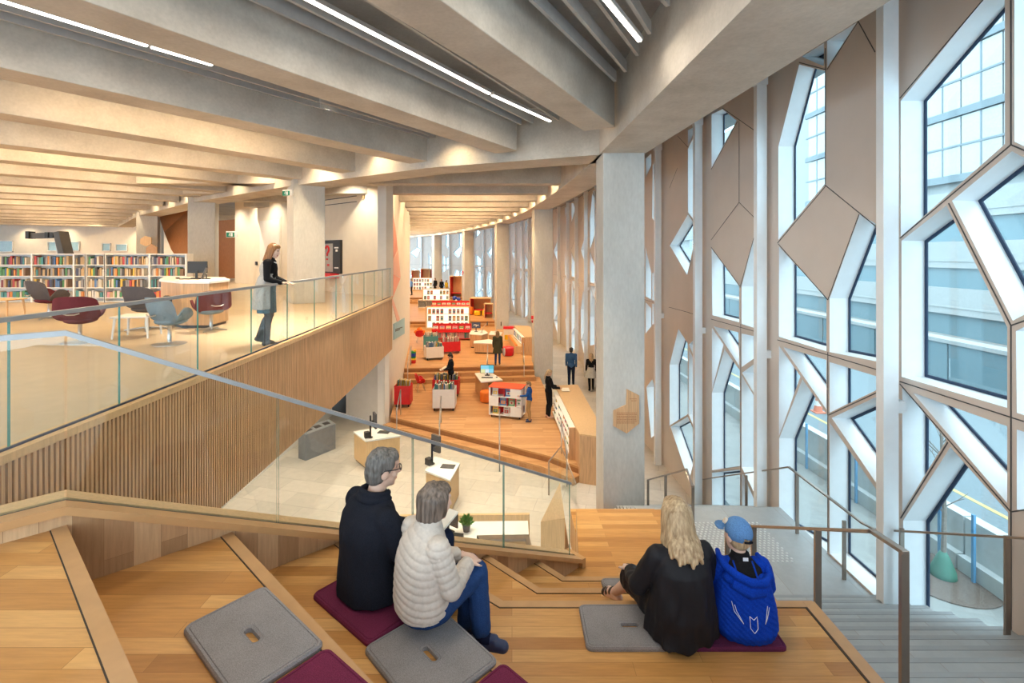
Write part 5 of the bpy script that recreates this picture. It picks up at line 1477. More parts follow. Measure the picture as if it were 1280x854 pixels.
for i, (x, y) in enumerate(((11.0, 17.6), (11.55, 18.0))):
    t = thing('traffic_cone', ('orange traffic cone standing on the road outside', 'smaller-looking orange traffic cone just beyond the other cone on the road')[i], 'traffic cone', (x, y, GZ + .02), 0, 'cones on the road')
    m = MB(); m.box((0, 0, .02), (.36, .36, .04)); m.build('cone_base', 'cone_orange', t)
    m = MB(); m.lathe([(.15, .04), (.03, .72)], n=14); m.build('cone_body', 'cone_orange', t)
    m = MB(); m.lathe([(.115, .25), (.085, .42)], n=14); m.build('reflective_band', 'white_paint', t)
# office building across the road
bd = thing('office_building', 'pale office block with blue window bands and a glazed grid above, across the road', 'building', (31, 0, 0))
m = MB(); m.box((6, 45, 3), (12, 130, 6.0)); m.build('ground_storey', 'bldg_band', bd)
m = MB(); m.box((6.3, 45, 12), (12, 130, 24)); m.build('wall_core', 'bldg_white', bd)
z = 3.0
for i, z in enumerate((.2, 3.45, 6.9)):
    m = MB(); m.box((-.05, 45, z + 2.62), (.5, 130, 1.85)); m.box((-.1, 45, z + 2.2), (.5, 130, .12)); m.build('spandrel', 'bldg_white', bd)
    for j in range(12):
        m = MB(); m.box((.12, 5 + j * 7, z + .85), (.25, 6.9, 1.75))
        m.build('band_window', 'bldg_band', bd)
for i in range(6):
    for j in range(14):
        m = MB(); m.box((.1, 12 + j * 2.9, 12.6 + i * 2.05 + (i // 2) * .45), (.3, 2.78, 1.95)); m.build('grid_pane', 'bldg_pane', bd)
m = MB()
for i in range(6):
    for j in range(14): m.box((-.06, 12 + j * 2.9, 12.6 + i * 2.05 + (i // 2) * .45), (.06, .1, 1.95))
for i in range(7): m.box((-.06, 31, 11.6 + i * 2.05 + (i // 2) * .45), (.1, 41, .14))
for i in range(4): m.box((-.1, 31, 11.35 + i * 4.55), (.2, 41, .42))
m.build('grid_mullions', 'bldg_line', bd)

pd = thing('glazed_podium', 'low teal glazed podium with a pale parapet on the far side of the road', 'building', (18.6, 0, GZ))
for j in range(14):
    m = MB(); m.box((.3, 6.2 + j * 4.2, .95), (.6, 4.12, 1.9)); m.build('glass_bay', 'bldg_band', pd)
m = MB(); m.box((.3, 33.5, 1.98), (.75, 59, .16)); m.build('parapet', 'bldg_white', pd)
m = MB(); m.box((.3, 33.5, .06), (.75, 59, .12)); m.build('plinth', 'bldg_white', pd)
# ================================================================== terrace furniture
def book_mesh(w, h, d):
    """spine out towards local -y; cover with page block"""
    b = MB(); t = .004
    b.box((0, d / 2, h / 2), (w - .008, d - .006, h - .012), 'paper')
    b.box((0, .003, h / 2), (w, .006, h), 'COVER'); b.box((-w / 2 + t / 2, d / 2, h / 2), (t, d, h), 'COVER'); b.box((w / 2 - t / 2, d / 2, h / 2), (t, d, h), 'COVER')
    return b
def make_book(w, h, d, colname, name='book'):
    b = book_mesh(w, h, d)
    me = b.mesh(name)
    for x in b.mats: me.materials.append(M['paper'] if x == 'paper' else M['book_' + colname])
    me.polygons.foreach_set('material_index', b.mi)
    o = bpy.data.objects.new(name, me); COL.objects.link(o)
    return o
DB = 15.2
def bx_(px): return (px - 640) / F * DB
SH = [5.78, 5.43, 5.07, 4.76]
def bookcase(label, bays, dep=.32):
    t = thing('bookcase', label, 'bookcase', ((bx_(bays[0][0]) + bx_(bays[-1][1])) / 2, DB, ZT), 0, None)
    ox = t.location.x
    xs = [bx_(bays[0][0]) - .03] + [(bx_(bays[i][1]) + bx_(bays[i + 1][0])) / 2 for i in range(len(bays) - 1)] + [bx_(bays[-1][1]) + .03]
    for x in xs:
        m = MB(); m.box((x - ox, dep / 2, .76), (.055, dep, 1.52)); m.build('side_panel', 'white_paint', t, bevel=.004)
    for z in SH + [6.115, 4.64]:
        m = MB(); m.box(((xs[0] + xs[-1]) / 2 - ox, dep / 2, z - ZT - .0125), (xs[-1] - xs[0], dep - .01, .025)); m.build('top_panel' if z > 6 else 'shelf', 'white_paint', t)
    m = MB(); m.box(((xs[0] + xs[-1]) / 2 - ox, dep - .01, .77), (xs[-1] - xs[0], .02, 1.5)); m.build('back_panel', 'white_paint', t)
    return t
CASES = [('long white bookcase behind the dark grey lounge chair, farthest along the terrace', [(-14, 38), (40.5, 90.5), (93, 105.5)], 'long bookcase'),
         ('narrow white bookcase between the two longer bookcases', [(108.5, 129)], 'narrow bookcase'),
         ('white bookcase beside the terrace service desk', [(132, 185.5), (187.5, 231)], 'bookcase by the desk')]
rb = random.Random(11)
ROWN = ['top', 'second', 'third', 'bottom']
pal = ['navy', 'black', 'red', 'tan', 'cream', 'grey', 'teal', 'blue', 'orange', 'maroon', 'brown', 'navy', 'black', 'tan', 'cream', 'grey', 'brown', 'tan', 'yellow', 'green']
nb = 0
for ci, (lab, bays, short) in enumerate(CASES):
    bookcase(lab, bays)
    for bi, (p0, p1) in enumerate(bays):
        x0, x1 = bx_(p0) + .02, bx_(p1) - .02
        if bi == 0 and ci == 0: x0 = bx_(-3)
        for r, z in enumerate(SH):
            x = x0; k = 0
            stop = x1 - rb.choice([.0, .02, .05, .1]) if x1 - x0 > .5 else x1
            while True:
                wd_ = rb.uniform(.046, .082) * (1.25 if r == 3 else 1)
                if x + wd_ > stop: break
                if rb.random() < .05: x += rb.uniform(.02, .07)
                if x + wd_ > stop: break
                h = rb.uniform(.19, .27); cn = rb.choice(pal) if x < x1 - .22 else rb.choice(['tan', 'cream', 'brown', 'grey'])
                if r == 3: cn = rb.choice(['cream', 'white', 'orange', 'green', 'pink', 'red', 'tan', 'teal']); h = rb.uniform(.15, .22)
                o = make_book(wd_ - .003, h, rb.uniform(.15, .2), cn); o.location = (x + wd_ / 2, DB + rb.uniform(.02, .05), z + .0005)
                bay = ['first', 'middle', 'end'][bi] if ci == 0 else ('only' if ci == 1 else ['wide', 'desk-side'][bi])
                tag(o, '%s book, %s along the %s shelf, %s bay of the %s' % (cn, ORD[k], ROWN[r], bay, short), 'book', 'books on the white terrace bookcases'); k += 1; nb += 1
                x += wd_
print('books', nb)
# ---- lounge chairs
def chair_shell(mat_out, mat_in):
    def hp(a):            # rim height over angle (0 = back)
        a = abs(a)
        if a < 62: return .80 - .09 * (a / 62) ** 4
        if a < 72: return .71 - .245 * ((a - 62) / 10)
        if a < 98: return .465 + .155 * math.sin((a - 72) / 26 * PI / 2)
        return .62 - .12 * ((a - 98) / 32) ** 2
    def surf(inset):
        rows = []
        for j in range(7):
            v = j / 6; ring = []
            for i in range(41):
                a = -130 + 260 * i / 40; H = hp(a)
                z = .36 + (H - .36) * v
                rr = .18 + .17 * (1 - (1 - v) ** 3) + .035 * v
                rr = rr - inset
                t = math.radians(a)
                ring.append(Vector((rr * .92 * math.sin(t), -.0 - rr * math.cos(t) * .86, z + inset * .35 * (1 - v))))
            rows.append(ring)
        return rows
    out, inn = surf(0), surf(.045)
    def grid(m, R, flip):
        n = len(R[0]); o = len(m.v); m.v += [p for r in R for p in r]
        for j in range(len(R) - 1):
            for i in range(n - 1):
                q = [o + j * n + i, o + j * n + i + 1, o + (j + 1) * n + i + 1, o + (j + 1) * n + i]
                m.f.append(q[::-1] if flip else q); m.mi.append(0)
    a = MB(); grid(a, out, False)
    n = 41; o1 = len(a.v); a.v += inn[-1] + [p for p in out[-1]]
    for i in range(n - 1): a.f.append([o1 + n + i, o1 + n + i + 1, o1 + i + 1, o1 + i]); a.mi.append(0)
    for side in (0, n - 1):
        s = len(a.v); a.v += [out[j][side] for j in range(7)] + [inn[j][side] for j in range(7)]
        for j in range(6): a.f.append([s + j, s + j + 1, s + 7 + j + 1, s + 7 + j]); a.mi.append(0)
    a.lathe([(.02, .335), (.16, .34), (.18, .362)], (0, 0, 0), None, 20, .92, .86)
    c = MB(); grid(c, inn, True)
    c.ell((0, .03, .385), (.235, .25, .075), nu=20)
    return a, c
def lounge_chair(label, px, py, rz, mo, mi, base):
    p = G(px, py, ZT)
    t = thing('lounge_chair', label, 'lounge chair', p, rz, 'swivel lounge chairs on the terrace')
    a, c = chair_shell(mo, mi)
    s = a.build('shell', mo, t, smooth=True); s['label'] = 'upholstered outer shell'
    c.build('seat_upholstery', mi, t, smooth=True)
    m = MB(); m.lathe([(.05, .0), (.032, .02), (.03, .30), (.07, .345)], (0, 0, .012), None, 16); m.build('pedestal', 'steel', t, smooth=True)
    m = MB()
    if base == 'disc': m.lathe([(.25, 0), (.25, .008), (.10, .022), (.04, .035)], n=32)
    else:
        for k in range(4):
            a_ = PI / 4 + k * PI / 2; m.tube([(0, 0, .045), (.16 * math.cos(a_), .16 * math.sin(a_), .03), (.30 * math.cos(a_), .30 * math.sin(a_), .012)], [.018, .014, .011], None, 8)
    m.build('base', 'steel', t)
    m = MB(); m.tube([(-.11, -.30, .52), (-.05, -.325, .50), (.05, -.325, .50), (.11, -.30, .52)], .011, None, 6); m.build('back_seam', 'steel', t)
    return t
c1 = lounge_chair('dark grey lounge chair with burgundy lining in front of the long bookcase', 62, 398, -.5, 'up_grey', 'up_burgundy', 'star')
lounge_chair('burgundy lounge chair seen from behind, closest to the sloping handrail', 100, 428, .35, 'up_burgundy', 'up_burgundy', 'disc')
c1.scale = (1.25, 1.25, 1.12)
c3 = lounge_chair('wide grey lounge chair behind the small white table', 184, 412, -.2, 'up_grey', 'up_grey', 'star')
c3.scale = (1.2, 1.2, 1.1)
lounge_chair('blue grey lounge chair on a disc base close to the glass', 212, 430, -.35, 'up_blue', 'up_blue', 'disc')
lounge_chair('burgundy backed lounge chair beside the oak service desk', 264, 413, .9, 'up_burgundy', 'up_blue', 'star')
def side_table(name, label, px, py, w, d, h, mat, rz=0):
    t = thing(name, label, 'table', G(px, py, ZT), rz)
    m = MB(); m.box((0, 0, h - .015), (w, d, .03)); m.build('table_top', mat, t, bevel=.008)
    for sx in (-1, 1):
        for sy in (-1, 1):
            m = MB(); m.tube([(sx * (w / 2 - .06), sy * (d / 2 - .06), h - .03), (sx * (w / 2 - .03), sy * (d / 2 - .03), 0)], [.025, .015], None, 8); m.build('leg', mat, t)
side_table('coffee_table', 'small white coffee table with tapered legs among the lounge chairs', 172, 421, .62, .55, .40, 'white_paint', .2)
side_table('bench_table', 'low pale bench table at the edge of the photo before the bookcase', -8, 396, 1.15, .5, .43, 'oak_light', 0)
# ---- terrace service desk
def desk(name, label, cat, top, zf, h, mtop='white_paint', mbody='oak_slat', th=.045, inset=.03):
    """faceted desk: oak body under a thin white top; top = plan polygon"""
    c = sum((Vector(p[:2]) for p in top), Vector((0, 0))) / len(top)
    t = thing(name, label, cat, (c.x, c.y, zf))
    loc = [Vector(p[:2]) - c for p in top]
    m = MB(); m.prism(loc, h - th, h); m.build('desk_top', mtop, t, bevel=.004)
    m = MB(); m.prism([p * (1 - inset / p.length) for p in loc], .06, h - th); m.build('desk_body', mbody, t)
    m = MB(); m.prism([p * (1 - (inset + .06) / p.length) for p in loc], 0, .06); m.build('plinth', 'black', t)
    return t
zt_ = ZT + .95
tp = [G(199, 349.5, zt_), G(226, 352, zt_), G(262, 352, zt_), G(287, 349.5, zt_), G(281, 346.2, zt_), G(205, 346.2, zt_)]
desk('service_desk', 'oak fronted service desk with white top on the terrace', 'desk', tp, ZT, .95)
def monitor(name, label, pos, rz, w, h, screen='black', stand=.12, group=None, arm=False):
    t = thing(name, label, 'computer monitor', pos, rz, group)
    m = MB(); m.box((0, 0, stand + h / 2), (w, .03, h)); m.build('casing', 'black', t, bevel=.004)
    m = MB(); m.box((0, -.017, stand + h / 2), (w - .03, .006, h - .03)); m.build('screen', screen, t)
    m = MB(); m.box((0, .04, (stand + .05) / 2), (.05, .02, stand + .05)); m.build('stand', 'black', t)
    m = MB(); m.box((0, .03, .008), (.2, .15, .016)); m.build('foot', 'black', t, bevel=.004)
    return t
p = G(247, 348, zt_); monitor('monitor', 'black monitor seen from behind on the terrace service desk', p, PI + .05, .44, .27, group=None)
p = G(256, 349, zt_)
tb = thing('tablet_stand', 'black tablet on a tilted stand beside the terrace monitor', 'tablet', p, .3)
m = MB(); m.box((0, 0, .14), (.02, .17, .24), rot=Euler((0, .35, 0)).to_matrix()); m.build('tablet', 'dark_grey', tb, bevel=.004)
m = MB(); m.box((.03, 0, .01), (.14, .12, .02)); m.box((.03, 0, .06), (.02, .04, .1)); m.build('stand', 'black', tb)
p = G(238, 349.3, zt_); m = MB(); m.box((0, 0, .01), (.4, .14, .02)); o = m.build('keyboard', 'black', bevel=.004, loc=p); tag(o, 'black keyboard lying on the terrace service desk', 'keyboard')
p = G(222, 348.6, zt_); m = MB(); m.ell((0, 0, .017), (.05, .035, .018)); o = m.build('computer_mouse', 'black', loc=p, smooth=True); tag(o, 'dark mouse at the end of the terrace service desk', 'computer mouse')
# ---- black gantry (book lift arm) above the long bookcase
ga = thing('projector_arm', 'black angled gantry arm rising above the long bookcase', 'gantry')
YA = 17.5
for nm, A_, B_, s in (('boom', (40, 295), (76, 294), .14), ('column_arm', (76, 290), (88, 340), .40), ('inner_arm', (73, 296), (80, 335), .12)):
    a = DP(*A_, YA); c = DP(*B_, YA); d = c - a; R = d.to_track_quat('Z', 'Y').to_matrix()
    m = MB(); m.box((a + c) / 2, (s, .2, d.length), rot=R); m.build(nm, 'dark_grey' if nm != 'inner_arm' else 'bronze_steel', ga)
a = DP(86, 335, YA); m = MB(); m.box((a.x, a.y, (ZT + a.z) / 2), (.3, .2, a.z - ZT)); m.build('mast', 'dark_grey', ga)
for px in (38, 62, 68): 
    a = DP(px, 294, YA); m = MB(); m.box(a, (.12, .26, .26 if px == 38 else .2)); m.build('clamp', 'black', ga)
# ---- wooden hexagon signs hanging near the far column
YS = 26.3
for lab, PXs, mt in (('pale hexagonal timber sign beside the far terrace column', [(176, 299), (182, 295), (190, 297), (190, 305), (183, 308), (176, 305)], 'oak_light'),
                 ('darker hexagonal timber sign just below the pale one', [(183.5, 310), (190, 305), (197, 309), (197, 317), (183.5, 317)], 'oak_nosing')):
    m = MB(); m.slab([DP(x, y, YS) for x, y in PXs], (0, -.05, 0)); tag(m.build('hexagon_sign', mt), lab, 'sign')

# ================================================================== ground floor kiosks
t = thing('return_bin', 'dark grey slanted book return bin on the stone floor under the terrace', 'return bin')
A0, A1, A2 = G(382, 576.5, 0), G(419.6, 561, 0), G(372.8, 573, 0)
A3 = A1 + (A2 - A0)
m = MB(); m.prism([A0, A1, A3, A2], 0, .8, zt=[.78, .78, .86, .86]); m.build('body', 'grey_box', t, bevel=.01)
for k in range(3):
    c = A0.lerp(A1, .2 + .3 * k) + (A2 - A0) * .5; m = MB(); dd = (A1 - A0); m.box((c.x, c.y, .825), (.2, .14, .012), rot=(Matrix.Rotation(math.atan2(dd.y, dd.x), 3, 'Z') @ Matrix.Rotation(.2, 3, 'X'))); m.build('slot', 'black', t)
zk = .85
k1 = desk('checkout_kiosk', 'oak self checkout kiosk with white top beside the grey return bin', 'kiosk', [G(441.6, 539.4, zk), G(457, 551, zk), G(501, 544.5, zk), G(470, 534.5, zk)], 0, zk, mbody='oak_light')
k2 = desk('checkout_kiosk', 'oak self checkout kiosk with white top behind the woman in the white jacket', 'kiosk', [G(531, 588, zk), G(563, 600, zk), G(575, 579, zk), G(543, 570.5, zk)], 0, zk, mbody='oak_light')
def terminal(px, py, label, rz, screen=True):
    t = thing('checkout_terminal', label, 'terminal', G(px, py, zk), rz)
    m = MB(); m.lathe([(.07, 0), (.07, .015), (.025, .02), (.025, .62), (.02, .63)], n=12); m.build('post', 'black', t)
    m = MB(); m.box((.12, -.02, .48), (.06, .3, .42)); m.build('screen', 'dark_grey', t, bevel=.005)
    m = MB(); m.box((.05, 0, .45), (.1, .05, .05)); m.build('bracket', 'black', t)
    m = MB(); m.box((-.1, .0, .1), (.14, .16, .16)); m.build('card_reader', 'black', t, bevel=.01)
terminal(463, 547, 'black checkout terminal on the kiosk by the grey bin', .5)
terminal(540, 580, 'black checkout terminal on the kiosk behind the seated couple', .9)
for px, py, lab in ((480, 540.5, 'dark scanner pad on the kiosk by the grey bin'), (560, 583.5, 'dark scanner pad on the kiosk behind the seated couple')):
    m = MB(); m.box((0, 0, .008), (.34, .22, .016)); tag(m.build('scanner_pad', 'dark_grey', bevel=.004, loc=G(px, py, zk), rz=-.15), lab, 'scanner pad')
# reception desk
zd = .78
t = thing('reception_desk', 'white topped reception desk with oak front below the glass balustrade', 'desk')
def q(px, py): v = G(px, py, zd); return (v.x, v.y)
m = MB(); m.prism([q(505, 653), q(660, 651), q(661, 668), q(596, 669), q(594, 692), q(505, 690)], zd - .05, zd); m.build('desk_top', 'white_paint', t)
m = MB(); m.prism([q(500, 650.5), q(662, 648.5), q(662, 651), q(500, 653)], .0, zd + .12); m.build('front_panel', 'oak_light', t)
m = MB(); m.prism([q(596, 669), q(661, 668), q(667, 690), q(662, 690), q(657, 673), q(600, 674)], zd - .06, zd - .005); m.build('edge_trim', 'bronze_steel', t)
m = MB(); m.prism([q(515, 660), q(590, 660), q(588, 685), q(515, 685)], 0, zd - .05); m.build('drawer_cabinet', 'oak_light', t)
t = thing('office_stool', 'dark stool tucked behind the reception desk', 'stool', (G(630, 684, .5).x, G(630, 684, .5).y, 0))
m = MB(); m.ell((0, 0, .47), (.24, .2, .05)); m.build('seat', 'dark_grey', t, smooth=True)
m = MB(); m.lathe([(.22, 0), (.22, .02), (.03, .05), (.03, .44)], n=14); m.build('base', 'steel', t)
# plant
pp = G(583, 664, zd); t = thing('potted_plant', 'small leafy plant in a dark pot on the reception desk', 'plant', pp)
m = MB(); m.lathe([(.06, 0), (.085, .15), (.075, .15), (.07, .13)], n=18); m.build('pot', 'dark_grey', t, smooth=True)
m = MB(); rp = random.Random(5)
for i in range(110):
    a = rp.uniform(0, 6.28); e_ = rp.uniform(.1, 1.45); L = rp.uniform(.10, .19); d = Vector((math.cos(a) * math.cos(e_), math.sin(a) * math.cos(e_), math.sin(e_)))
    b0 = Vector((0, 0, .13)) + d * L * .5; tip = Vector((0, 0, .15)) + d * L; sd = d.cross(Vector((rp.uniform(-1, 1), rp.uniform(-1, 1), .6))).normalized() * .022; md = b0.lerp(tip, .5) + Vector((0, 0, .01))
    m.tube([Vector((0, 0, .12)), b0], .003, None, 4)
    m.add([b0, md + sd, tip, md - sd, md + Vector((0, 0, .006))], [(0, 1, 4), (1, 2, 4), (2, 3, 4), (3, 0, 4)])
m.build('foliage', 'leaf', t)
c = G(562, 664, zd); monitor('monitor', 'black monitor on the reception desk beside the potted plant', c, PI * .8, .42, .26, 'white_paint')
m = MB(); m.box((0, 0, .04), (.34, .28, .08)); tag(m.build('desk_printer', 'black', bevel=.01, loc=G(566, 676, zd), rz=-.2), 'black printer on the reception desk in front of the monitor', 'printer')
# oak end wall by the foot of the balustrade and the small glass gate
b = MB(); b.prism([(DP(676, 0, 8.2).x, 8.2), (DP(702, 0, 8.2).x, 7.7), (DP(716, 0, 7.6).x, 8.0), (DP(700, 0, 9).x, 9)], 0, 1.0, zt=[1.62, 1.95, 1.2, 1.9]); struct(b.build('wall_oak_end', 'oak_light'))
t = thing('glass_guard', 'small bronze edged glass guard before the long oak display counter', 'glass guard')
Yg = 12.4
pg = [DP(686, 577, Yg), DP(701.5, 558, Yg + .5), DP(720, 605, Yg - .6)]
m = MB(); m.slab([pg[0], Vector((pg[0].x, pg[0].y, .05)), Vector((pg[1].x, pg[1].y, .05)), pg[1]], (.012, .0, 0)); m.build('glass_panel', 'guard_glass', t)
m = MB(); m.slab([pg[1], Vector((pg[1].x, pg[1].y, .05)), Vector((pg[2].x, pg[2].y, .05)), pg[2]], (.012, .0, 0)); m.build('glass_panel', 'guard_glass', t)
m = MB(); m.tube([Vector((pg[0].x, pg[0].y, .0)), pg[0], pg[1], pg[2]], .02, None, 8); m.build('edge_rail', 'bronze_steel', t)
# ================================================================== stepped reading platforms
def edge(pl, pr): return Vector(pl), Vector(pr)
F1 = [Vector(G(488, 521, P1Z)[:2]), Vector(G(686, 570, P1Z)[:2]), Vector((1.85, 13.15))]
F2 = [Vector((-4.9, 22.3)), Vector((1.0, 22.9))]
F3 = [Vector((-7.3, 35.2)), Vector((-1.2, 35.6))]
F4 = [Vector((-12.5, 48.6)), Vector((-4.0, 49.0))]
def step_platform(n, front, back, z, zbase, nr):
    ri = (z - zbase) / nr
    b = MB()
    b.prism(list(front) + list(reversed(back)), max(0, zbase - .05), z, 'oak_stage')
    for k in range(1, nr):
        off = offset_poly(front, -.36 * k)
        b.prism(list(off) + list(reversed(front)), max(0, zbase - .05), z - ri * k, 'oak_stage')
    struct(b.build('floor_platform_%d' % n))
    b = MB()                                            # darker nosings
    for k in range(nr):
        o0 = offset_poly(front, -.36 * k - .004); o1 = offset_poly(front, -.36 * k + .05)
        for i in range(len(front) - 1): b.prism([o0[i], o0[i + 1], o1[i + 1], o1[i]], z - ri * k - .04, z - ri * k + .004, 'oak_nosing')
        ox = offset_poly(front, -.36 * k - .006)
        for i in range(len(front) - 1): b.prism([ox[i], ox[i + 1], front[i + 1], front[i]], z - ri * (k + 1) + .002, z - ri * k - .045, 'stage_riser') if k == 0 else None
    struct(b.build('trim_%d' % (40 + n)))
plain('stage_riser', (.30, .14, .055), .5, var=.1)
step_platform(1, F1, [Vector((-5.3, 23.6)), Vector((1.25, 23.6))], P1Z, 0, 2)
step_platform(2, F2, [Vector((-7.6, 36.2)), Vector((-.9, 36.2)), Vector((.3, 29)), Vector((1.0, 26))], P2Z, P1Z, 3)
step_platform(3, F3, [Vector((-12.5, 49.6)), Vector((-4.6, 49.6)), Vector((-2.4, 42))], P3Z, P2Z, 2)
step_platform(4, F4, [Vector((-22, 64)), Vector((-8.4, 64)), Vector((-5.5, 54))], P4Z, P3Z, 3)
def steel_rail(label, pts, posts):
    t = thing('handrail', label, 'handrail', (0, 0, 0), 0, None)
    m = MB(); m.tube(pts, .021, None, 8); m.build('rail', 'steel', t, smooth=True)
    for x, y, z0, z1 in posts:
        m = MB(); m.tube([(x, y, z0), (x, y, z1)], .019, None, 8); m.build('post', 'steel', t, smooth=True)
    return t
def rail_on(label, x0, y0, x1, y1, zu, zl, h=.9):
    d = (Vector((x0, y0)) - Vector((x1, y1))).normalized()
    steel_rail(label, [(x0, y0, zu + h - .12), (x0, y0, zu + h), (x1, y1, zl + h), (x1, y1, zl + h - .15)], [(x0, y0, zu, zu + h - .1), (x1, y1, zl, zl + h - .12)])
rail_on('steel handrail at the platform step beside the red book cart', -3.98, 17.5, -3.85, 16.35, P1Z, 0)
rail_on('steel handrail at the platform step in front of the white book bin', -2.42, 16.7, -2.25, 15.2, P1Z, 0)
rail_on('steel handrail at the platform step in front of the red topped shelf cube', -.39, 15.3, -.35, 13.75, P1Z, 0)
rail_on('steel handrail at the platform step beside the long oak counter', 1.42, 14.1, 1.44, 12.85, P1Z, 0)
rail_on('steel handrail on the middle steps behind the computer desk', -1.15, 23.2, -1.12, 21.9, P2Z, P1Z)
rail_on('steel handrail on the middle steps beside the white wall', -4.75, 23.0, -4.6, 21.6, P2Z, P1Z)
rail_on('steel handrail beside the lit end of the second oak counter', .55, 23.6, .55, 22.2, P2Z, P1Z)
def caster(t, x, y, z=0, r=.05):
    m = MB(); R = Matrix.Rotation(PI / 2, 3, 'Y')
    vs = [(x, y, z + r)]
    m.tube([(x - .015, y, z + r), (x + .015, y, z + r)], r, None, 12); m.box((x, y, z + r * 1.9), (.05, .05, .03)); m.build('caster', 'black', t)
def book_bin(label, x, y, z, rz, w, d, h, mat, short, nbk, cols, lean=.25):
    t = thing('book_bin', label, 'book bin', (x, y, z), rz)
    zc_ = .11
    for nm, c, s in (('front_panel', (0, -d / 2, (h + zc_) / 2), (w, .02, h - zc_)), ('back_panel', (0, d / 2, (h + zc_) / 2), (w, .02, h - zc_)), ('side_panel', (-w / 2, 0, (h + zc_) / 2), (.02, d, h - zc_)), ('side_panel', (w / 2, 0, (h + zc_) / 2), (.02, d, h - zc_)), ('floor_panel', (0, 0, zc_ + (h - zc_) * .5), (w, d, .02))):
        m = MB(); m.box(c, s); m.build(nm, mat, t, bevel=.004)
    for sx in (-1, 1):
        for sy in (-1, 1): caster(t, sx * (w / 2 - .06), sy * (d / 2 - .06))
    R = Matrix.Rotation(rz, 3, 'Z')
    rows = 2 if d > .5 else 1
    k = 0
    for r_ in range(rows):
        yy = (-d / 4 + r_ * d / 2) if rows == 2 else 0
        n = nbk // rows
        for i in range(n):
            hh = rp.uniform(.22, .32); col = rp.choice(cols)
            xx = -w / 2 + .05 + (w - .1) * (i + .5) / n
            o = make_book(min(.035, (w - .1) / n * .8), hh, .2, col, 'picture_book')
            zb0 = zc_ + (h - zc_) * .5 + .02
            zb0 = max(zb0, h - hh * .32)
            o.rotation_euler = Euler((0, rp.uniform(-.12, .12), rz)); o.location = Vector((x, y, z)) + R @ Vector((xx, yy - .1, zb0))
            tag(o, '%s picture book, %s in the %s of the %s' % (col, ORD[k % n], ('front row', 'rear row')[r_], short), 'book', 'picture books in the bins'); k += 1
    return t
book_bin('tall red book cart full of yellow books at the white wall', -4.12, 18.6, P1Z, 0, .58, .5, .80, 'red', 'tall red book cart', 16, ['yellow', 'yellow', 'white', 'teal', 'yellow'])
book_bin('white book bin on castors in front of the person dressed in black', -2.5, 18.2, P1Z, 0, .80, .6, .80, 'white_paint', 'white bin by the steps', 22, ['grey', 'teal', 'white', 'blue', 'cream', 'orange', 'green'])
book_bin('wide red book bin beside the person dressed in black', -2.68, 20.0, P1Z, 0, 1.05, .55, .68, 'red', 'wide red bin', 22, ['teal', 'green', 'white', 'grey', 'yellow', 'blue'])
book_bin('white book bin on castors on the middle platform', -3.9, 24.4, P2Z, .35, .85, .7, .64, 'white_paint', 'white middle bin', 18, ['teal', 'white', 'yellow', 'grey', 'blue'])
book_bin('red book bin behind the white bin on the middle platform', -3.25, 25.9, P2Z, .25, .95, .6, .62, 'red', 'red middle bin', 18, ['white', 'pink', 'grey', 'red', 'cream'])
book_bin('teal fronted book bin behind the white bin on the middle platform', -4.35, 26.2, P2Z, .2, .75, .5, .85, 'book_teal', 'teal bin', 12, ['white', 'teal', 'grey', 'cream'])
# small red shell chair
def kid_chair(label, x, y, z, rz, mat):
    t = thing('child_chair', label, 'chair', (x, y, z), rz)
    a, c = chair_shell(mat, mat)
    for m in (a, c): m.v = [Vector((p.x * .75, p.y * .75, p.z * .85 + .05)) for p in m.v]
    a.build('shell', mat, t, smooth=True); c.build('seat', mat, t, smooth=True)
    for k in range(4):
        q_ = PI / 4 + k * PI / 2; m = MB(); m.tube([(.1 * math.cos(q_), .1 * math.sin(q_), .36), (.26 * math.cos(q_), .26 * math.sin(q_), 0)], .01, None, 6); m.build('leg', 'steel', t)
    return t
kid_chair('small red shell chair beside the tall red book cart', -3.85, 20.6, P1Z, -1.2, 'red')
ch = kid_chair('red bowl chair heaped with orange cushions on the middle platform', -5.45, 28.9, P2Z, .3, 'red')
for i, (dx, dy, dz) in enumerate(((-.17, 0, .62), (.17, .03, .62), (0, -.03, .78))):
    m = MB(); m.ell((0, 0, 0), (.17, .17, .12)); o = m.build('cushion', 'orange', smooth=True, loc=(-5.45 + dx, 28.9 + dy, P2Z + dz))
    tag(o, 'orange cushion on the red bowl chair, %s' % ('one nearer the white wall', 'one nearer the shelves', 'topmost of the heap')[i], 'cushion', 'orange cushions on the bowl chair')
# computer desk on the first platform
zc1 = P1Z + .74
t = thing('computer_desk', 'white topped computer desk with slanted oak side beside the orange pouf', 'desk')
tpp = [G(593.4, 466.5, zc1), G(612.7, 464.4, zc1), G(628.5, 474.7, zc1), G(601, 477.3, zc1)]
m = MB(); m.prism([p[:2] for p in tpp], zc1 - .05, zc1); m.build('desk_top', 'white_paint', t, bevel=.004)
a, c = tpp[0], tpp[3]
m = MB(); m.prism([(a.x + .03, a.y - .05), (c.x + .03, c.y + .03), (c.x + .28, c.y + .2), (a.x + .28, a.y - .05)], P1Z, zc1 - .05); m.build('side_panel', 'oak_nosing', t)
a, c = tpp[1], tpp[2]
m = MB(); m.prism([(a.x - .12, a.y - .12), (c.x - .2, c.y + .12), (c.x - .3, c.y + .2), (a.x - .2, a.y - .1)], P1Z, zc1 - .05); m.build('side_panel', 'oak_nosing', t)
emit('screen_glow', (.32, .78, .95), .9); emit('screen_yellow', (.9, .9, .45), .9); emit('screen_white', (.85, .95, 1), .9); emit('screen_teal', (.15, .62, .75), .9)
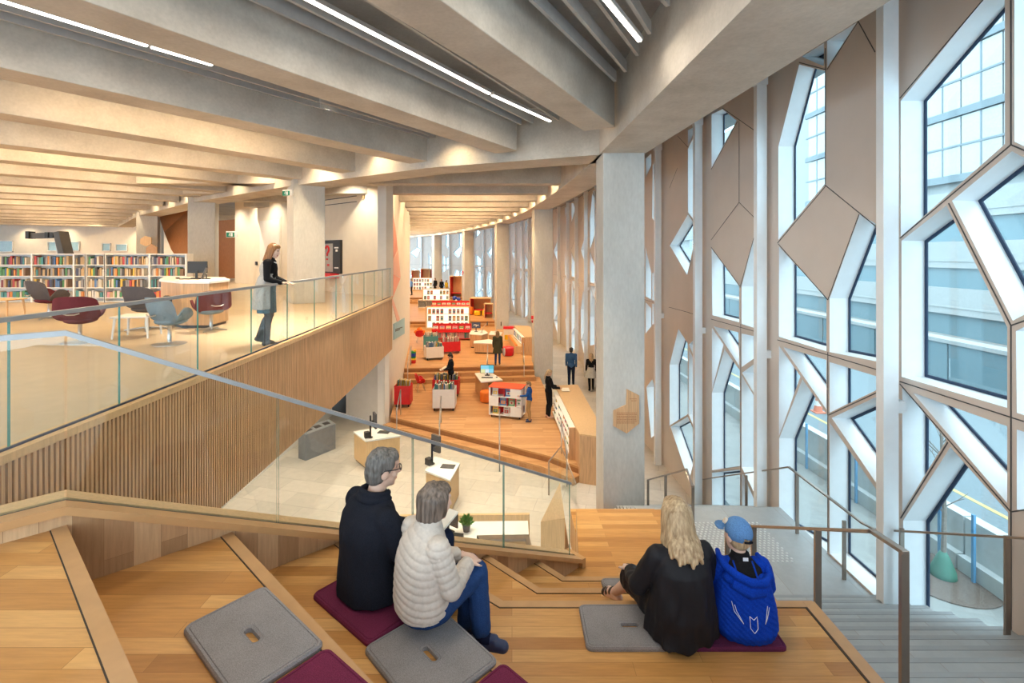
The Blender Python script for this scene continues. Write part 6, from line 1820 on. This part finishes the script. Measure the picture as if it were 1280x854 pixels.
p = G(609, 469.5, zc1); t = monitor('monitor', 'monitor showing blue and yellow tiles on the computer desk', p, 0, .56, .34, 'screen_glow', .10)
for nm, x, z, w_, h_, mt in (('screen_tile', -.17, .19, .18, .15, 'screen_yellow'), ('screen_tile', .0, .19, .14, .15, 'screen_white'), ('screen_tile', .16, .35, .2, .15, 'screen_teal')):
    m = MB(); m.box((x, -.022, z), (w_, .004, h_)); m.build(nm, mt, t)
m = MB(); m.box((0, 0, .01), (.46, .15, .02)); tag(m.build('keyboard', 'black', bevel=.004, loc=G(609, 472.3, zc1)), 'black keyboard in front of the monitor with colour tiles', 'keyboard')
m = MB(); m.ell((0, 0, .017), (.045, .06, .018)); tag(m.build('computer_mouse', 'black', loc=G(621, 472, zc1), smooth=True), 'black mouse on the computer desk', 'computer mouse')
def pouf(label, x, y, z, r, h, mat, square=False):
    t = thing('pouf', label, 'pouf', (x, y, z))
    m = MB()
    if square: m.box((0, 0, h / 2), (r * 2, r * 2, h)); m.build('upholstery', mat, t, bevel=.06)
    else: m.lathe([(r * .95, .02), (r, .06), (r, h - .05), (r * .9, h), (r * .3, h + .01)], n=26); m.build('upholstery', mat, t, smooth=True)
    m = MB(); m.lathe([(r * .85, 0), (r * .85, .02)], n=20); m.build('foot_ring', 'black', t)
pouf('round orange pouf tucked under the computer desk', -.98, 19.1, P1Z, .27, .42, 'orange')
pouf('dark red pouf behind the woman in the green coat', -.2, 25.2, P2Z, .30, .44, 'red', False)
# red topped shelf cube
A0, A1, A2 = G(611, 521.5, P1Z), G(651.6, 525.5, P1Z), G(657.5, 519, P1Z)
ux = (A1 - A0).normalized(); uy = (A2 - A1).normalized(); wq = (A1 - A0).length; dq = .62
t = thing('shelf_cube', 'white shelf cube with red lining and orange red top on castors', 'bookshelf', A0, math.atan2(ux.y, ux.x))
hq = 1.06; zq0 = .10
m = MB(); m.box((wq / 2, dq / 2, hq + .012), (wq + .02, dq + .02, .03)); m.build('top_panel', 'red_orange', t)
cells = [[(.05, .24, 'white'), (.27, .30, None), (.33, .66, 'blue')], [(.30, .54, 'blue'), (.56, .80, 'green'), (.82, .99, 'cream')], [(.05, .30, 'yellow'), (.33, .66, 'white')]]
m = MB(); m.box((wq / 2, dq - .01, (hq + zq0) / 2), (wq, .02, hq - zq0)); m.box((.01, dq / 2, (hq + zq0) / 2), (.02, dq, hq - zq0)); m.build('carcass', 'white_paint', t)
m = MB(); m.box((wq / 2, dq * .55, (hq + zq0) / 2), (wq - .04, .02, hq - zq0 - .02)); m.build('lining', 'red', t)
for z in (zq0, zq0 + (hq - zq0) / 3, zq0 + (hq - zq0) * 2 / 3, hq):
    m = MB(); m.box((wq / 2, dq / 2, z), (wq, dq, .022)); m.build('shelf', 'white_paint', t)
rowh = (hq - zq0) / 3
for r_, spans in enumerate(([(.0, .05), (.66, 1)], [(0, .30)], [(0, .05), (.66, 1)])):
    for a, c in spans:
        m = MB(); m.box((wq * (a + c) / 2, .012, hq - rowh * (r_ + .5)), (wq * (c - a), .02, rowh)); m.build('front_panel', 'white_paint', t)
for r_, spans in enumerate((((.44, .50),), ((.55, .57), (.81, .83)), ((.31, .33),))):
    for a, c in spans: m = MB(); m.box((wq * (a + c) / 2, dq * .28, hq - rowh * (r_ + .5)), (.016, dq * .5, rowh)); m.build('divider', 'red', t)
for r_ in (0, 1, 2):
    m = MB()
    if r_ == 1: m.box((wq - .01, dq / 2, hq - rowh * 1.5), (.02, dq, rowh))
    else: m.box((wq - .01, dq * .2, hq - rowh * (r_ + .5)), (.02, dq * .4, rowh)); m.box((wq - .01, dq * .9, hq - rowh * (r_ + .5)), (.02, dq * .2, rowh))
    m.build('side_panel', 'white_paint', t)
for sx in (.08, wq - .08):
    for sy in (.08, dq - .08): caster(t, sx, sy, 0, .045)
Rq = Matrix.Rotation(math.atan2(ux.y, ux.x), 3, 'Z')
for r_, x_, col in ((0, .17, 'white'), (0, .58, 'blue'), (1, .42, 'blue'), (1, .68, 'green'), (1, .90, 'cream'), (2, .18, 'yellow'), (2, .52, 'white')):
    m = facebook(.21 if r_ != 1 else .23, .26, col); o = m.build('picture_book')
    o.rotation_euler = Euler((-.12, 0, math.atan2(ux.y, ux.x))); o.location = A0 + Rq @ Vector((wq * x_, .10, hq - rowh * (r_ + 1) + .014))
    tag(o, '%s picture book facing out on the %s shelf of the white shelf cube, %s' % (col, ['top', 'middle', 'bottom'][r_], 'boy side' if x_ > .65 else 'mid shelf' if x_ > .35 else 'pouf side'), 'book', 'picture books on the shelf cube')
# long oak display counters
def counter(label, pts, z, zt_, litpts, short, rows, nper, seed):
    t = thing('display_counter', label, 'counter')
    m = MB(); m.prism(pts, z, zt_ - .04); m.build('counter_body', 'oak_slat', t)
    m = MB(); m.prism(pts, zt_ - .04, zt_); m.build('counter_top', 'oak_light', t)
    a, c = Vector(litpts[0]), Vector(litpts[1]); zl0, zl1 = litpts[2:]
    d = (c - a).normalized(); nn = Vector((-d.y, d.x))
    if nn.x > 0: nn = -nn
    m = MB(); m.prism([a, c, c + nn * .02, a + nn * .02], zl0, zl1); m.build('light_panel', 'lamp_case', t)
    m = MB(); m.prism([c, c + d * .04, c + d * .04 + nn * .18, c + nn * .18], z, zl1 + .02); m.build('end_panel', 'oak_slat', t)
    for k in range(rows + 1):
        z_ = zl0 + (zl1 - zl0) * k / rows; m = MB(); m.prism([a, c, c + nn * .16, a + nn * .16], z_ - .012, z_ + .012); m.build('shelf', 'white_paint', t)
    for k in range(rows):
        z_ = zl0 + (zl1 - zl0) * k / rows + .013
        for i in range(nper):
            if rp.random() < .12: continue
            p = a.lerp(c, (i + .5) / nper) + nn * .09; col = rp.choice(KC)
            o = facebook(min(.2, (c - a).length / nper * .75), (zl1 - zl0) / rows * .82, col).build('picture_book', loc=(p.x, p.y, z_)); o.rotation_euler = Euler((-.1, 0, math.atan2(nn.y, nn.x) + PI / 2))
            tag(o, '%s picture book facing out, %s along the %s lit shelf of the %s' % (col, ORD[i], ['lower', 'middle', 'upper'][k] if rows == 3 else ['lower', 'upper'][k], short), 'book', 'picture books on the lit counters')
    return t
counter('long oak counter with lit book display between platform and corridor', [(1.58, 17.9), (1.80, 13.06), (2.50, 12.8), (2.42, 18)], 0, 1.31, ((1.60, 17.5), (1.77, 13.7), P1Z + .12, 1.24), 'long counter', 3, 11, 1)
counter('second oak counter with lit book display beside the far column', [(.10, 29.2), (.69, 25.2), (1.4, 25.2), (1.0, 29.2)], P1Z, 1.85, ((.20, 28.5), (.67, 25.4), P2Z + .14, 1.78), 'second counter', 2, 8, 2)
t = thing('oak_bench', 'low oak bench running alongside the second lit counter', 'bench')
m = MB(); m.prism([(-.25, 29.2), (.18, 25.6), (.58, 25.6), (.1, 29.2)], P2Z, P2Z + .38); m.build('bench_body', 'oak_light', t)
m = MB(); m.prism([(-.23, 29.0), (.18, 25.8), (.30, 25.8), (-.1, 29.0)], P2Z + .38, P2Z + .42); m.build('seat_pad', 'orange', t)
t = thing('red_book_crate', 'red topped crate of books at the end of the oak bench', 'book crate', (-.1, 29.7, P2Z))
m = MB(); m.box((0, 0, .35), (.8, .4, .7)); m.build('crate_body', 'white_paint', t)
m = MB(); m.box((0, 0, .76), (.85, .45, .12)); m.build('crate_top', 'red', t)
m = MB(); m.box((0, -.21, .2), (.7, .02, .3)); m.build('crate_front', 'yellow', t)
# ---- lit bookcases
def lit_case(label, x0, x1, y, z, h, short, nper, rows=3, base=None):
    t = thing('lit_bookcase', label, 'bookcase', ((x0 + x1) / 2, y, z)); w_ = x1 - x0
    m = MB(); m.box((0, .2, h / 2), (w_, .03, h)); m.build('back_panel', 'oak_light', t)
    m = MB(); m.box((0, .17, h / 2 + .05), (w_ - .1, .02, h - .22)); m.build('light_panel', 'lamp_case', t)
    for s in (-1, 1): m = MB(); m.box((s * (w_ / 2 - .03), 0, h / 2), (.06, .40, h)); m.build('side_panel', 'oak_light', t)
    m = MB(); m.box((0, 0, h - .02), (w_, .42, .05)); m.build('top_panel', 'oak_light', t)
    m = MB(); m.box((0, 0, .08), (w_ - .1, .36, .16)); m.build('plinth', 'oak_light', t)
    for k in range(rows):
        zz_ = .17 + (h - .22) * k / rows; m = MB(); m.box((0, -.02, zz_), (w_ - .12, .34, .02)); m.build('shelf', 'white_paint', t)
        for i in range(nper):
            if rp.random() < .25: continue
            col = rp.choice(KC + ['cream', 'white', 'yellow', 'orange']); p = Vector(((x0 + x1) / 2 - w_ / 2 + .1 + (w_ - .2) * (i + .5) / nper, y + .02, z + zz_ + .011))
            o = facebook((w_ - .2) / nper * .74, (h - .22) / rows * .72, col).build('picture_book', loc=p); o.rotation_euler = (-.12, 0, 0)
            tag(o, '%s picture book facing out, %s along the %s shelf of the %s' % (col, ORD[i], ['bottom', 'middle', 'top'][k], short), 'book', 'picture books on the lit bookcases')
lit_case('widest lit bookcase on the middle platform behind the red browser', -5.9, -2.9, 33.6, P2Z, 1.62, 'widest lit bookcase', 10)
lit_case('lit white bookcase on the third platform', -8.3, -5.75, 45.4, P3Z, 1.65, 'third platform bookcase', 8)
lit_case('lit bookcase on the topmost platform in front of the red nooks', -11.7, -9.3, 57.5, P4Z, 1.55, 'topmost bookcase', 7)
t = thing('white_shelf', 'low white shelf with dark boxes in front of the lit third platform bookcase', 'bookshelf', (-7.1, 44.4, P3Z))
m = MB(); m.box((0, .2, .35), (2.75, .03, .7)); m.box((0, 0, .7), (2.75, .42, .03)); m.box((0, 0, .04), (2.75, .42, .08)); 
for i in range(5): m.box((-1.36 + i * .68, 0, .37), (.03, .42, .66))
m.build('carcass', 'white_paint', t)
for i in range(4):
    o = MB(); o.box((0, 0, .2), (.5, .3, .4)); ob = o.build('storage_box', 'grey_box' if i < 2 else 'book_cream', loc=(-7.1 - 1.02 + i * .68, 44.38, P3Z + .085)); tag(ob, '%s storage box, %s in the low white shelf' % (('dark', 'dark', 'pale', 'pale')[i], ORD[i]), 'box', 'boxes in the low white shelf')
# ---- red browsers (two-tier racks)
def browser(label, x0, x1, y, z, h, short, n):
    t = thing('book_browser', label, 'book rack', ((x0 + x1) / 2, y, z)); w_ = x1 - x0
    m = MB(); m.box((0, .3, h * .5), (w_, .03, h)); m.build('back_panel', 'red', t)
    m = MB(); m.box((0, .05, h * .52), (w_, .55, .03)); m.build('tray', 'red', t)
    m = MB(); m.box((0, -.22, h * .62), (w_, .03, h * .2)); m.build('tray_lip', 'red', t)
    m = MB(); m.box((0, .05, .09), (w_, .5, .03)); m.build('shelf', 'red', t)
    for k in range(4): m = MB(); m.box((-w_ / 2 + .015 + k * (w_ - .03) / 3, .06, h * .28), (.03, .5, h * .5)); m.build('upright', 'red', t)
    for k in range(4): caster(t, -w_ / 2 + .08 + k * (w_ - .16) / 3, 0, 0, .03)
    for i in range(n):
        col = rp.choice(['white', 'cream', 'white', 'green', 'cream', 'pink']); p = Vector(((x0 + x1) / 2 - w_ / 2 + w_ * (i + .5) / n, y - .02, z + h * .54))
        o = facebook(w_ / n * .75, .33, col).build('picture_book', loc=p); o.rotation_euler = (-.35, 0, 0)
        tag(o, '%s picture book, %s along the tray of the %s' % (col, ORD[i], short), 'book', 'picture books on the red racks')
    for i in range(n * 3):
        col = rp.choice(['grey', 'cream', 'white', 'teal', 'pink']); o = make_book(w_ / n / 3 * .8, h * .36, .18, col, 'picture_book'); o.location = ((x0 + x1) / 2 - w_ / 2 + w_ * (i + .5) / (n * 3), y - .12, z + .107)
        tag(o, '%s book standing %s along the bottom shelf of the %s' % (col, ORD[i], short), 'book', 'books under the red racks')
browser('two tier red book rack in front of the widest lit bookcase', -4.85, -2.5, 29.8, P2Z, .95, 'red rack', 6)
browser('red book rack on the third platform behind the widest lit bookcase', -6.6, -3.4, 40.2, P3Z, 1.0, 'rear red rack', 8)
# ---- low tables with computers on the middle platform
t1 = desk('island_desk', 'oak island desk with white top and a monitor arm on the middle platform', 'desk', [(-2.35, 27.2), (-1.65, 26.9), (-1.35, 27.6), (-1.6, 28.6), (-2.4, 28.4)], P2Z, .78)
t2 = desk('island_desk', 'low oak island desk with white top beside the woman in the green coat', 'desk', [(-2.02, 25.7), (-.85, 25.5), (-.8, 26.3), (-1.25, 26.8), (-2.05, 26.35)], P2Z, .55)
t3 = desk('island_desk', 'small island desk behind the woman in the green coat', 'desk', [(-1.3, 27.4), (-.62, 27.3), (-.55, 28.2), (-1.25, 28.6)], P2Z, .72)
monitor('monitor', 'monitor with a white tree picture on the island desk', (-2.05, 27.95, P2Z + .78), .1, .5, .34, 'book_navy', .2)
m = MB()
for a_ in range(7): m.ell((-.12 + a_ * .04, -.022, .385 + .02 * math.sin(a_)), (.04, .003, .022), nu=8, nv=5)
m.box((0, -.021, .32), (.03, .004, .09)); m.build('tree_picture', 'paper', bpy.data.objects['monitor'] if False else [o for o in bpy.data.objects if o.get('label', '').startswith('monitor with a white tree')][0])
for lab, x, y, z in (('bent white lamp arm on the island desk with the monitor', -1.72, 27.6, .78), ('bent white lamp arm on the small island desk', -.95, 27.9, .72)):
    t = thing('desk_lamp', lab, 'desk lamp', (x, y, P2Z + z))
    m = MB(); m.lathe([(.09, 0), (.09, .02), (.02, .03)], n=14); m.build('base', 'steel', t)
    m = MB(); m.tube([(0, 0, .02), (.1, 0, .32), (.3, 0, .52)], .022, None, 8); m.build('arm', 'steel', t)
    m = MB(); m.box((.33, 0, .52), (.05, .22, .22)); m.build('head', 'black', t)
# ---- reading nooks
def nook(label, x, y, z, rz, w_, d_, h, thick=.07):
    t = thing('reading_nook', label, 'reading nook', (x, y, z), rz)
    m = MB(); m.box((0, 0, h - thick / 2), (w_, d_, thick)); m.build('roof', 'oak_light', t)
    for s in (-1, 1): m = MB(); m.box((s * (w_ / 2 - thick / 2), 0, (h - thick) / 2), (thick, d_, h - thick)); m.build('side_wall', 'oak_light', t)
    m = MB(); m.box((0, d_ / 2 - .04, (h - thick) / 2), (w_ - 2 * thick, .05, h - thick)); m.build('back_wall', 'oak_light', t)
    for s in (-1,): m = MB(); m.box((s * (w_ / 2 - thick - .012), -.02, (h - thick) / 2), (.024, d_ - .06, h - thick)); m.build('side_lining', 'red', t)
    m = MB(); m.box((0, .05, .36), (w_ - 2 * thick - .03, d_ - .2, .06)); m.build('bench', 'red', t)
    return t
nook('wide oak reading table nook with red lining beside the third column', -2.45, 39.6, P3Z, -.15, 1.75, 1.2, 1.35)
nook('smaller oak reading nook with red lining close to the far column', -1.75, 37.4, P3Z, -.1, .7, .7, 1.1)
nook('tall oak reading nook with red side on the topmost platform', -5.6, 49.9, P4Z, -.2, 1.3, 1.0, 2.1)
nook('red lined oak nook at the white wall on the topmost platform', -12.1, 61.5, P4Z, .1, 1.0, 1.0, 2.3)
nook('red lined oak nook in the middle of the far row', -10.9, 61.8, P4Z, 0, 1.1, 1.0, 2.5)
nook('oak nook at the end of the far row', -9.6, 62, P4Z, -.1, 1.3, 1.0, 2.45)
pouf('yellow stool under the oak reading table nook', -2.75, 38.8, P3Z, .26, .36, 'yellow')
pouf('second yellow stool close to the smaller oak nook', -2.15, 38.6, P3Z, .2, .45, 'yellow')
pouf('orange stool between the red rack and the oak reading nook', -3.35, 39.3, P3Z, .26, .62, 'orange')
# balloon toy cluster and block tower
t = thing('balloon_toy', 'cluster of blue, red and green balloon balls beside the rear red rack', 'toy', (-4.95, 43.5, P3Z))
for i, (x, z, c) in enumerate(((-.15, .95, 'blue_plastic'), (.18, .85, 'blue_plastic'), (-.2, .5, 'red'), (.12, .4, 'green_plastic'), (.3, .55, 'yellow'), (.02, .68, 'white_paint'), (-.1, .2, 'red'))):
    m = MB(); m.ell((x, 0, z), (.2, .2, .2)); m.build('ball', c, t, smooth=True)
x_, y_ = -4.72, 23.4
t = thing('block_tower', 'tower of coloured toy blocks at the white wall on the middle step', 'toy', (x_, y_, P2Z))
for i, c in enumerate(('red', 'red', 'yellow', 'green_plastic', 'blue_plastic', 'blue_plastic', 'green_plastic')):
    m = MB(); m.box((0, 0, .045 + i * .08), (.22, .22, .078)); 
    for a_ in (-.06, .06):
        for b_ in (-.06, .06): m.lathe([(.03, .085 + i * .08), (.03, .10 + i * .08)], (a_, b_, 0), None, 8)
    m.build('block', c, t)
m = MB(); m.box((.09, -.02, .605), (.1, .15, .078)); m.build('block', 'yellow', t)
# red fire alarm pulls on the columns
for lab, px, py, Y in (('small red alarm box on the second column', 665.4, 397, 23.0), ('small red alarm box on the fourth column', 578.5, 340, 44.6)):
    c = DP(px, py, Y); t = thing('alarm_box', lab, 'alarm', c); m = MB(); m.box((0, 0, 0), (.1, .08, .16)); m.build('box', 'red', t); m = MB(); m.lathe([(.02, 0), (.05, .12)], (0, -.02, -.25), None, 8); m.build('bell', 'red', t)
